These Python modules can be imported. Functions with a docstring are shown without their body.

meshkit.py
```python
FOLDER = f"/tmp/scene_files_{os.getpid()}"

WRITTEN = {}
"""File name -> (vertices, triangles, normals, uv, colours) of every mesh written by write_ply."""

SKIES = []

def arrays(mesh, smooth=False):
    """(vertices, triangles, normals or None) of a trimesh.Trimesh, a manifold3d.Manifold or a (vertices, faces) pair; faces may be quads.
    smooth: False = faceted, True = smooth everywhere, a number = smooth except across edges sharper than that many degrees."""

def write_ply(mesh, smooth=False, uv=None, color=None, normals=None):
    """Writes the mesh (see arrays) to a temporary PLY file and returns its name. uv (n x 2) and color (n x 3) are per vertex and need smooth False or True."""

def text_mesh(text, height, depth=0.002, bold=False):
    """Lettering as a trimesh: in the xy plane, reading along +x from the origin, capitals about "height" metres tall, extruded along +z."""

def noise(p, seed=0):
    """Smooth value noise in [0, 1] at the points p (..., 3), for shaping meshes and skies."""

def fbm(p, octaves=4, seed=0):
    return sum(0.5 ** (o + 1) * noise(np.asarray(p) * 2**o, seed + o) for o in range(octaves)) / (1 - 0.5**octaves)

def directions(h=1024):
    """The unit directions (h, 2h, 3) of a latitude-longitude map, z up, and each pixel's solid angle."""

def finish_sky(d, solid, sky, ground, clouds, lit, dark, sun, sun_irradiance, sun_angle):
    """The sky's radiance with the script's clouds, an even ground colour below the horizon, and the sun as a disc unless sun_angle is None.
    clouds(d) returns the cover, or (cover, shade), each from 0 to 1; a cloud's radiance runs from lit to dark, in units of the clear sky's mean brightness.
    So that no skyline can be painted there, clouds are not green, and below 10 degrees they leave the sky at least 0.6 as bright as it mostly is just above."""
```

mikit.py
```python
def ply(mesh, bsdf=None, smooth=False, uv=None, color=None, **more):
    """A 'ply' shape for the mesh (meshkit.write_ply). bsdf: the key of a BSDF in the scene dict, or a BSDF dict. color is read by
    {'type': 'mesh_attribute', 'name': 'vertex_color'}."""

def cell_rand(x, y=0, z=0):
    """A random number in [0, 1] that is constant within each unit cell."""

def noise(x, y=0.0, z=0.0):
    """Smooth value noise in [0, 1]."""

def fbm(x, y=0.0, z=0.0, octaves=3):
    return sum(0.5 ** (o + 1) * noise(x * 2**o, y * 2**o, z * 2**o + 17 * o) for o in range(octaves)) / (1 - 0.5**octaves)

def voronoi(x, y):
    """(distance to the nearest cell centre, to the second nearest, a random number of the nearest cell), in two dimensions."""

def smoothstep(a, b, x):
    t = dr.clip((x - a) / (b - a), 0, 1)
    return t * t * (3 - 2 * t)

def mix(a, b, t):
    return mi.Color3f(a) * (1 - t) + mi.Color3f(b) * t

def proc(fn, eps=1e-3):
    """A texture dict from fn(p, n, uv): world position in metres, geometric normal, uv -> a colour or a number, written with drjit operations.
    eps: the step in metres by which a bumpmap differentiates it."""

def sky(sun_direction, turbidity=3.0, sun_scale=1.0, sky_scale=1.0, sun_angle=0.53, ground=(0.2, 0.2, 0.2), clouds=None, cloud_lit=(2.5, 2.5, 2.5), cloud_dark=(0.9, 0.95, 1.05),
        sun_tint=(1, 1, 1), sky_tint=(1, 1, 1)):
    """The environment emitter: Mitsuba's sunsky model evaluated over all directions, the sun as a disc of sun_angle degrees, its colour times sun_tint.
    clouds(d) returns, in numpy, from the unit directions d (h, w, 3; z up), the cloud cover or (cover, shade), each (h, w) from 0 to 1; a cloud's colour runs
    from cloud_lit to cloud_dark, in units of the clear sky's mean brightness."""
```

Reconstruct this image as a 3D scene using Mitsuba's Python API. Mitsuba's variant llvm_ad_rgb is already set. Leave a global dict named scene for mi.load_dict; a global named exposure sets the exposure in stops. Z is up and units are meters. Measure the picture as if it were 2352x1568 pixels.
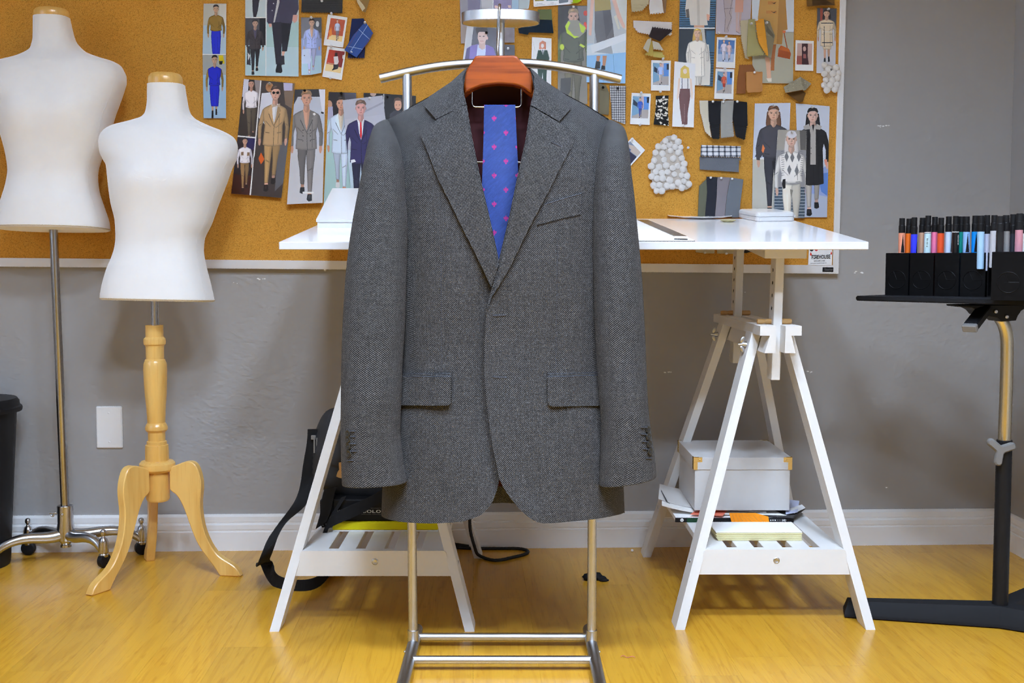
import math, numpy as np, trimesh, shapely, shapely.ops, drjit as dr, mitsuba as mi, mikit, meshkit
from shapely.geometry import Polygon, LineString, Point, box as sbox, MultiPolygon
from mikit import noise, fbm, voronoi, cell_rand, smoothstep, mix, proc
S3 = mi.ScalarTransform4f
# ------------------------------------------------------------------ camera, lights, exposure
F, HC, CX, CY = 2650.0, 0.80, 1176.0, 784.0          # focal length in pixels of the 2352 x 1568 frame, eye height
TH = math.atan(184.0 / F)                            # the camera looks down by 4 degrees
PSI = math.radians(1.97)                             # the room stands turned by this against the view
EY = np.array([0, 0, HC]); FW = np.array([0, math.cos(TH), -math.sin(TH)])
RT = np.array([1.0, 0, 0]); UP = np.cross(RT, FW)
scene, labels, _count = {}, {}, {}
scene['camera'] = {'type': 'perspective', 'fov': math.degrees(2 * math.atan(1176 / F)), 'fov_axis': 'x', 'near_clip': 0.05, 'far_clip': 50,
                   'to_world': S3().look_at(origin=EY.tolist(), target=(EY + FW).tolist(), up=[0, 0, 1])}
exposure = 2.28
RX, RY = np.array([math.cos(PSI), math.sin(PSI), 0]), np.array([-math.sin(PSI), math.cos(PSI), 0])   # the room's axes
WALL, XR, XL, YB, CEIL = 3.19, 1.50, -2.35, -4.4, 2.40
LAMPS = [(x, y, 0.36, 0.36, L) for x in (-0.22, 0.52) for y, L in ((0.05, 34.0), (0.95, 22.0))] + [(0.1, -2.6, 0.50, 0.50, 4.0)]     # recessed square fittings: room x, y, sizes, radiance
LAMPCOL = (0.88, 1.10, 1.42)

def room(x, y, z): return RX * x + RY * y + np.array([0, 0, z])
def ray(px, py): return FW + RT * (px - CX) / F + UP * (CY - py) / F
def at(px, py, Y):                                   # the point seen at a pixel, at distance Y from the eye along the floor
    d = ray(px, py); return EY + d * Y / d[1]
def atz(px, py, z):
    d = ray(px, py); return EY + d * (z - HC) / d[2]
def onroom(px, py, y):                               # ... on the plane y of the room (parallel to the back wall); gives room x, z
    d = ray(px, py); p = EY + d * (y / (d @ RY)); return np.array([p @ RX, p[2]])

# ------------------------------------------------------------------ helpers
def key_of(name):
    k = _count.get(name, 0); _count[name] = k + 1
    return name if k == 0 else f'{name}_{k:03d}'
def thing(name, label=None, cat=None, group=None, kind=None):
    key = key_of(name)
    d = {a: b for a, b in (('label', label), ('category', cat), ('group', group), ('kind', kind)) if b}
    if d: labels[key] = d
    return key
def obj(name, mesh, bsdf, parent=None, label=None, cat=None, group=None, kind=None, smooth=30, color=None, uv=None):
    key = key_of(f'{parent}__{name}' if parent else name)
    d = {a: b for a, b in (('label', label), ('category', cat), ('group', group), ('kind', kind)) if b}
    if d: labels[key] = d
    scene[key] = mikit.ply(mesh, bsdf, smooth, uv, color) if not isinstance(mesh, dict) else mesh
    return key
def TM(v, f): return trimesh.Trimesh(np.asarray(v, float), np.asarray(f, int), process=False)
def cat(*ms): return trimesh.util.concatenate([m for m in ms if m is not None])
def frame(o=(0, 0, 0), yaw=0.0, pitch=0.0, roll=0.0):
    M = trimesh.transformations.euler_matrix(pitch, roll, yaw, 'sxyz'); M[:3, 3] = o; return M
def mv(m, M=None, t=None):
    m = m.copy()
    if t is not None: m.apply_translation(t)
    if M is not None: m.apply_transform(M)
    return m
def box(x0, x1, y0, y1, z0, z1, c=0.0):
    lo, hi = np.minimum([x0, y0, z0], [x1, y1, z1]), np.maximum([x0, y0, z0], [x1, y1, z1])
    if c <= 0:
        m = trimesh.creation.box(extents=hi - lo); m.apply_translation((lo + hi) / 2); return m
    c = min(c, (hi - lo).min() * 0.45); P = []
    for s in np.ndindex(2, 2, 2):
        q = np.where(np.array(s) == 1, hi, lo); d = np.where(np.array(s) == 1, -1, 1) * c
        for k in range(3):
            e = d.copy(); e[k] = 0; P.append(q + e)
    return trimesh.convex.convex_hull(np.array(P))
def extrude(poly, h, axis='z'):                      # polygon in (a, b); extruded along +axis
    poly = poly if hasattr(poly, 'geom_type') else Polygon(poly)
    ms = [trimesh.creation.extrude_polygon(g, h, engine='earcut') for g in getattr(poly, 'geoms', [poly]) if g.area > 1e-12]
    m = trimesh.util.concatenate(ms)
    if axis == 'y': m.vertices = m.vertices[:, [0, 2, 1]]; m.invert()
    if axis == 'x': m.vertices = m.vertices[:, [2, 0, 1]]
    return m
def hexa(P):                                         # 8 corners: bottom 4, top 4
    return trimesh.convex.convex_hull(np.asarray(P, float))
def bar(p0, p1, a, b, up=(0, 0, 1), c=0.0015):       # a box beam from p0 to p1, a wide (across up), b along up
    p0, p1 = np.asarray(p0, float), np.asarray(p1, float); t = p1 - p0; L = np.linalg.norm(t); t /= L
    s = np.cross(t, up); s /= np.linalg.norm(s); u = np.cross(s, t)
    m = box(-a / 2, a / 2, -b / 2, b / 2, 0, L, c); M = np.eye(4); M[:3, 0], M[:3, 1], M[:3, 2], M[:3, 3] = s, u, t, p0
    m.apply_transform(M)
    return m
def tube(pts, r, n=16, caps=True, closed=False):
    p = np.asarray(pts, float); r = np.broadcast_to(np.asarray(r, float), (len(p),))
    t = np.gradient(p, axis=0) if not closed else np.roll(p, -1, 0) - np.roll(p, 1, 0)
    t /= np.linalg.norm(t, axis=1, keepdims=True) + 1e-12
    a = np.cross(t[0], [0, 0, 1.0]) if abs(t[0][2]) < 0.9 else np.cross(t[0], [1.0, 0, 0]); a /= np.linalg.norm(a)
    V = []; ang = np.arange(n) * 2 * np.pi / n
    for i in range(len(p)):
        a = a - t[i] * (a @ t[i]); a /= np.linalg.norm(a); b = np.cross(t[i], a)
        V.append(p[i] + r[i] * (np.cos(ang)[:, None] * a + np.sin(ang)[:, None] * b))
    return loft(V, caps, closed)
def loft(rings, caps=True, closed=False):
    R = np.asarray(rings, float); m, n = R.shape[:2]; V = R.reshape(-1, 3); f = []
    for i in range(m if closed else m - 1):
        j = (i + 1) % m; k = np.arange(n); k2 = (k + 1) % n
        f += [np.stack([i * n + k, i * n + k2, j * n + k2], 1), np.stack([i * n + k, j * n + k2, j * n + k], 1)]
    f = np.vstack(f)
    if caps and not closed:
        V = np.vstack([V, R[0].mean(0), R[-1].mean(0)]); k = np.arange(n); k2 = (k + 1) % n
        f = np.vstack([f, np.stack([k2, k, 0 * k + m * n], 1), np.stack([(m - 1) * n + k, (m - 1) * n + k2, 0 * k + m * n + 1], 1)])
    t = TM(V, f)
    if not closed and caps and t.volume < 0: t.invert()
    if (closed or not caps) and t.volume < 0: t.invert()
    return t
def lathe(prof, n=32, M=None):                       # (radius, height) pairs from bottom to top
    a = np.arange(n) * 2 * np.pi / n
    m = loft([[(max(r, 1e-5) * math.cos(t), max(r, 1e-5) * math.sin(t), z) for t in a] for r, z in prof])
    if M is not None: m.apply_transform(M)
    return m
def ball(c, r, n=2):
    m = trimesh.creation.icosphere(subdivisions=n, radius=r); m.apply_translation(c); return m
def spline(P, n=60):
    from scipy.interpolate import CubicSpline
    P = np.asarray(P, float); t = np.r_[0, np.cumsum(np.linalg.norm(np.diff(P, axis=0), axis=1))]
    return CubicSpline(t, P)(np.linspace(0, t[-1], n))
def smooth_poly(P, n=120, closed=True):
    from scipy.interpolate import splprep, splev
    P = np.asarray(P, float); P = np.vstack([P, P[:1]]) if closed else P
    tck, _ = splprep(P.T, s=0, per=closed, k=3); return np.array(splev(np.linspace(0, 1, n, endpoint=not closed), tck)).T
def mono(xs, ys):
    from scipy.interpolate import PchipInterpolator
    o = np.argsort(xs); return PchipInterpolator(np.asarray(xs, float)[o], np.asarray(ys, float)[o])

# ------------------------------------------------------------------ materials
def mat(key, d): scene[key] = {'type': 'twosided', 'b': d} if d['type'] not in ('twosided', 'dielectric', 'thindielectric', 'bumpmap') else d; return key
def pr(col, rough=0.5, **k):
    return {'type': 'principled', 'base_color': {'type': 'rgb', 'value': list(col)} if not isinstance(col, dict) else col, 'roughness': rough, **k}
def bump(inner, fn, scale=1.0, eps=1e-3):
    return {'type': 'twosided', 'b': {'type': 'bumpmap', 'tex': proc(fn, eps), 'scale': scale, 'n': inner}}
def f_wallb(p, n, uv):
    x = p.x + p.y * 0.7; return 0.0024 * fbm(x * 170, p.z * 170, p.y * 30, 3)
mat('m_wall', bump(pr((0.345, 0.335, 0.330), 0.62, specular=0.35), f_wallb))
mat('m_ceiling', pr((0.60, 0.60, 0.60), 0.9))
mat('m_trim', pr((0.80, 0.80, 0.80), 0.38))
def f_cork(p, n, uv):
    x = p.x * RX[0] + p.y * RX[1]
    d1, d2, w = voronoi(x * 640, p.z * 640); e1, e2, v = voronoi(x * 400 + 3, p.z * 400)
    g = fbm(x * 14, p.z * 14, 2.0, 2)
    c = mix((0.55, 0.240, 0.030), (0.68, 0.355, 0.068), w)
    c = mix(c, mi.Color3f(0.30, 0.115, 0.010), smoothstep(0.80, 0.97, v) * 0.40)
    return c * (0.93 + 0.14 * g)
mat('m_cork', pr(proc(f_cork), 0.85, specular=0.15))
mat('m_alu', pr((0.80, 0.80, 0.81), 0.36, metallic=0.25))
mat('m_white', pr((0.645, 0.635, 0.62), 0.42))
mat('m_desk', pr((0.70, 0.70, 0.71), 0.10, specular=0.45))
mat('m_whitegloss', pr((0.84, 0.85, 0.86), 0.15))
mat('m_paper', pr((0.78, 0.78, 0.775), 0.7))
mat('m_cream', pr((0.62, 0.57, 0.32), 0.6))
mat('m_black', pr((0.0075, 0.0075, 0.0085), 0.45, specular=0.2))
mat('m_blackmatte', pr((0.010, 0.010, 0.011), 0.75))
mat('m_charcoal', pr((0.010, 0.0105, 0.0125), 0.6, specular=0.15))
mat('m_grey', pr((0.16, 0.155, 0.15), 0.55))
mat('m_chrome', {'type': 'roughconductor', 'specular_reflectance': {'type': 'rgb', 'value': [0.60, 0.61, 0.635]}, 'material': 'none', 'alpha': 0.08})
mat('m_steel', {'type': 'roughconductor', 'specular_reflectance': {'type': 'rgb', 'value': [0.57, 0.575, 0.585]}, 'material': 'none', 'alpha': 0.26})
mat('m_zinc', {'type': 'roughconductor', 'specular_reflectance': {'type': 'rgb', 'value': [0.55, 0.56, 0.58]}, 'material': 'none', 'alpha': 0.2})
mat('m_brass', {'type': 'roughconductor', 'specular_reflectance': {'type': 'rgb', 'value': [0.83, 0.60, 0.24]}, 'material': 'none', 'alpha': 0.25})
mat('m_vc', pr({'type': 'mesh_attribute', 'name': 'vertex_color'}, 0.75, specular=0.25))           # plainly coloured cloth and plastic, one colour per piece
mat('m_print', pr({'type': 'mesh_attribute', 'name': 'vertex_color'}, 0.38, specular=0.3))         # printed paper
mat('m_plastic', pr({'type': 'mesh_attribute', 'name': 'vertex_color'}, 0.35))
def srgb(*c):
    c = np.asarray(c[0] if len(c) == 1 else c, float) / 255.0
    return np.where(c < 0.04045, c / 12.92, ((c + 0.055) / 1.055) ** 2.4)
def vobj(name, mesh, col, parent=None, bsdf='m_vc', smooth=True, **k):   # one mesh in one colour
    if smooth not in (True, False):
        v, f, nn = meshkit.arrays(mesh, smooth); key = key_of(f'{parent}__{name}' if parent else name)
        d = {a: b for a, b in k.items() if b and a in ('label', 'group', 'kind')}
        if k.get('cat'): d['category'] = k['cat']
        if d: labels[key] = d
        path = meshkit.write_ply((v, f), False, None, np.tile(np.asarray(col, float), (len(v), 1)), normals=nn)
        scene[key] = {'type': 'ply', 'filename': path, 'face_normals': False, 'bsdf': {'type': 'ref', 'id': bsdf}}
        return key
    v, f, nn = meshkit.arrays(mesh, False)
    return obj(name, TM(v, f), bsdf, parent, smooth=smooth, color=np.tile(np.asarray(col, float), (len(v), 1)), **k)

# ------------------------------------------------------------------ the room
def rbox(x0, x1, y0, y1, z0, z1, c=0):
    m = box(x0, x1, y0, y1, z0, z1, c); m.apply_transform(frame((0, 0, 0), PSI)); return m
fl = thing('floor', kind='structure')
obj('base', rbox(XL - .1, XR + .1, YB - .1, WALL + .1, -0.06, -0.0085), 'm_blackmatte', fl)
rng = np.random.default_rng(4)
def fr(v): v = v & 0xFFFFFFFF; return v
nx = int(math.ceil((XR - XL) / 0.130)) + 1
def plank_cut(i):                                     # joints staggered from row to row
    return (0.37 * i * i + 0.213 * i) % 0.9
far = []; i0 = math.floor(XL / 0.130)
for i in range(i0, math.floor(XR / 0.130) + 1):
    x0, x1 = max(i * 0.130, XL), min((i + 1) * 0.130, XR)
    cuts = [YB] + [c for c in np.arange(-5.4, 3.6, 0.9) + plank_cut(i) if YB + .05 < c < WALL - .05] + [WALL]
    for a, b in zip(cuts[:-1], cuts[1:]):
        m = rbox(x0 + .00012, x1 - .00012, a + .00012, b - .00012, -0.008, 0.0, 0)
        if b > 1.5 and x1 > -1.7: obj('plank', m, 'm_floor', fl, smooth=False)
        else: far.append(m)
def f_floor(p, n, uv):
    x = p.x * RX[0] + p.y * RX[1]; y = p.x * RY[0] + p.y * RY[1]
    i = dr.floor(x / 0.130); c = (0.37 * i * i + 0.213 * i); c = c - 0.9 * dr.floor(c / 0.9)
    j = dr.floor((y - c) / 0.9)
    t = cell_rand(i, j, 7.0)
    w = fbm(x * 13 + t * 31, y * 1.3 + t * 17, t * 9, 3)
    ring = 0.5 + 0.5 * dr.sin((w * 15 + x * 22) * 3.1)
    fine = fbm(x * 520, y * 14, t * 5, 2); fleck = fbm(x * 190, y * 22, t * 3, 2)
    cc = mix((0.505, 0.258, 0.021), (0.395, 0.168, 0.011), smoothstep(0.5, 1.0, ring) * 0.30 + smoothstep(0.5, 0.8, fine) * 0.30 + smoothstep(0.62, 0.8, fleck) * 0.35)
    return cc * (0.93 + 0.12 * t)
mat('m_floor', pr(proc(f_floor), 0.27, specular=0.4, clearcoat=0.25, clearcoat_gloss=0.75))
obj('far_planks', cat(*far), 'm_floor', fl, kind='stuff', smooth=False)
obj('wall_back', rbox(XL, XR + .1, WALL, WALL + .1, -0.02, CEIL), 'm_wall', kind='structure')
rw = np.random.default_rng(12); fk = []
for (cx_, cy_, sp, nn_) in ((2030, 290, 16, 7), (1972, 625, 10, 6), (1535, 854, 12, 4), (1858, 854, 6, 3), (600, 640, 10, 4), (1709, 669, 3, 1), (540, 650, 6, 2), (2035, 1120, 3, 1)):
    for _ in range(nn_):
        q = onroom(cx_ + sp * 2 * (rw.random() - .5), cy_ + 4 * (rw.random() - .5), WALL); r_ = .0010 + .0016 * rw.random(); b_ = trimesh.creation.icosphere(1, 1.0); b_.apply_scale([r_ * 1.5, .0006, r_ * .8]); b_.apply_transform(frame(room(q[0], WALL, q[1]), PSI)); fk.append(b_)
obj('paint_flecks', cat(*fk), 'm_trim', 'wall_back', kind='stuff', smooth=True)
obj('wall_right', rbox(XR, XR + .1, YB, WALL, -0.02, CEIL), 'm_wall', kind='structure')
WY0, WY1, WZ0, WZ1 = 0.70, 2.00, 0.95, 2.05           # a daylit window in the left wall, outside the frame: the left of the room is cool
obj('wall_left', cat(rbox(XL - .1, XL, YB, WY0, -0.02, CEIL), rbox(XL - .1, XL, WY1, WALL, -0.02, CEIL), rbox(XL - .1, XL, WY0, WY1, -0.02, WZ0), rbox(XL - .1, XL, WY0, WY1, WZ1, CEIL)), 'm_wall', kind='structure')
wn = thing('window_1', kind='structure')
obj('frame', cat(rbox(XL - .09, XL + .015, WY0 - .04, WY0 + .03, WZ0 - .04, WZ1 + .04), rbox(XL - .09, XL + .015, WY1 - .03, WY1 + .04, WZ0 - .04, WZ1 + .04), rbox(XL - .09, XL + .015, WY0, WY1, WZ1 - .03, WZ1 + .04), rbox(XL - .09, XL + .03, WY0, WY1, WZ0 - .04, WZ0 + .03), rbox(XL - .06, XL - .02, (WY0 + WY1) / 2 - .02, (WY0 + WY1) / 2 + .02, WZ0, WZ1)), 'm_trim', wn, smooth=False)
wq = TM([room(XL - .07, WY0, WZ0), room(XL - .07, WY1, WZ0), room(XL - .07, WY1, WZ1), room(XL - .07, WY0, WZ1)], [[0, 1, 2], [0, 2, 3]])
if wq.face_normals[0] @ RX < 0: wq.invert()
k = obj('frosted_pane', wq, 'm_ceiling', wn, smooth=False)
scene[k]['emitter'] = {'type': 'area', 'radiance': {'type': 'rgb', 'value': [0.36, 0.50, 0.74]}}
obj('wall_front', rbox(XL - .1, XR + .1, YB - .1, YB, -0.02, CEIL), 'm_wall', kind='structure')
# ceiling with wells for the troffers
cp = sbox(XL - .1, YB - .1, XR + .1, WALL + .1)
for (x, y, a, b, L) in LAMPS: cp = cp.difference(sbox(x - a / 2, y - b / 2, x + a / 2, y + b / 2))
obj('ceiling', mv(extrude(cp, 0.12), frame((0, 0, CEIL), PSI)), 'm_ceiling', kind='structure', smooth=False)
for (x, y, a, b, L) in LAMPS:
    t = thing('ceiling_light', 'recessed square white ceiling light above the workroom floor', 'ceiling light', 'ceiling lights')
    sides = [rbox(x - a/2 - .01, x - a/2, y - b/2 - .01, y + b/2 + .01, CEIL - .001, CEIL + .12), rbox(x + a/2, x + a/2 + .01, y - b/2 - .01, y + b/2 + .01, CEIL - .001, CEIL + .12),
             rbox(x - a/2, x + a/2, y - b/2 - .01, y - b/2, CEIL - .001, CEIL + .12), rbox(x - a/2, x + a/2, y + b/2, y + b/2 + .01, CEIL - .001, CEIL + .12)]
    obj('frame', cat(*sides), 'm_ceiling', t, smooth=False)
    q = TM([room(x - a/2, y - b/2, CEIL + .11), room(x + a/2, y - b/2, CEIL + .11), room(x + a/2, y + b/2, CEIL + .11), room(x - a/2, y + b/2, CEIL + .11)], [[0, 2, 1], [0, 3, 2]])
    k = obj('diffuser', q, 'm_ceiling', t, smooth=False)
    scene[k]['emitter'] = {'type': 'area', 'radiance': {'type': 'rgb', 'value': [L * c for c in LAMPCOL]}}
# baseboards: profile (depth from the wall, height)
BB = [(0, 0), (.016, 0), (.016, .052), (.013, .054), (.013, .057), (.015, .059), (.015, .072), (.0095, .075), (.0095, .078), (.011, .080), (.0105, .094), (.005, .100), (0, .100)]
m = extrude(Polygon([(-d, z) for d, z in BB]), XR - XL, 'x'); m.apply_translation([XL, WALL, 0]); m.apply_transform(frame((0, 0, 0), PSI))
obj('baseboard_back', m, 'm_trim', kind='structure', smooth=20)
m = extrude(Polygon([(-d, z) for d, z in BB]), WALL - YB, 'x'); m.apply_transform(trimesh.transformations.rotation_matrix(-math.pi / 2, [0, 0, 1])); m.apply_translation([XR, WALL, 0]); m.apply_transform(frame((0, 0, 0), PSI))
obj('baseboard_right', m, 'm_trim', kind='structure', smooth=20)
# ------------------------------------------------------------------ cork board on the back wall (it hangs half a degree out of level)
CBY = WALL - 0.020
KT = math.atan(-0.0087)
cb0 = onroom(0, 612, CBY); cb1 = onroom(1925.5, 628.5, CBY)
ub = (cb1 - cb0) / np.linalg.norm(cb1 - cb0); vb = np.array([-ub[1], ub[0]])
BC = cb1                                               # bottom right corner, room (x, z)
def bd(u, v, d=0.0):                                   # point of the board: u to the left of / v above its bottom right corner, d in front of its face
    q = BC - ub * u + vb * v; return room(q[0], CBY - d, q[1])
def prism(poly_uv, d0, d1):                            # board-plane polygon thickened from d0 to d1 in front
    p = poly_uv if hasattr(poly_uv, 'geom_type') else Polygon(poly_uv)
    m = extrude(p, 1.0); V = m.vertices; m.vertices = np.array([bd(a, b, d0 + (d1 - d0) * c) for a, b, c in V]); 
    if m.volume < 0: m.invert()
    return m
BW, BH, FRW = 2.75, 1.22, 0.0235
cork = thing('cork_board', 'large cork pin board in a white aluminium frame on the grey wall', 'cork board')
obj('cork_panel', prism(sbox(0.016, 0.02, BW - .016, BH - .02), -0.012, -0.003), 'm_cork', cork, smooth=False)
def rail(poly):
    return cat(prism(poly, -0.018, 0.0015), prism(Polygon(poly).buffer(-0.0022), 0.0010, 0.0028))
obj('frame_rail', rail([(0, 0), (BW, 0), (BW - FRW, FRW), (0.0165, FRW)]), 'm_alu', cork)
obj('frame_rail', rail([(0, 0), (0.0165, FRW), (0.0165, BH - FRW), (0, BH)]), 'm_alu', cork)
obj('frame_rail', rail([(BW, 0), (BW, BH), (BW - FRW, BH - FRW), (BW - FRW, FRW)]), 'm_alu', cork)
obj('frame_rail', rail([(0, BH), (0.0165, BH - FRW), (BW - FRW, BH - FRW), (BW, BH)]), 'm_alu', cork)
# maker's plate on the lower rail
pl = obj('name_plate', prism(sbox(0.0165, 0.006, 0.0445, 0.0165).buffer(0.001), 0.002, 0.0042), 'm_black', cork, label='small black name plate reading Quartet')
tm = meshkit.text_mesh('Quartet', 0.0052, 0.0004); tm.vertices = np.array([bd(0.041 - x * 0.95, 0.009 + y, 0.0043 + z) for x, y, z in tm.vertices]); 
obj('lettering', tm, 'm_grey', pl, smooth=False)
# ------------------------------------------------------------------ blank switch plate on the wall
a, b = onroom(221, 932.5, WALL), onroom(283, 1028.5, WALL)
wp = thing('wall_plate', 'blank white switch plate screwed to the grey wall behind the small dress form', 'wall plate')
obj('plate', rbox(a[0], b[0], WALL - .007, WALL + .002, b[1], a[1], 0.003), 'm_trim', wp)
for z in (a[1] - .018, b[1] + .018):
    obj('screw', mv(lathe([(0.003, 0), (.003, .0012), (.0018, .0018)], 12), frame(room((a[0] + b[0]) / 2, WALL - .0065, z), PSI, math.pi / 2)), 'm_trim', wp)

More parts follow.
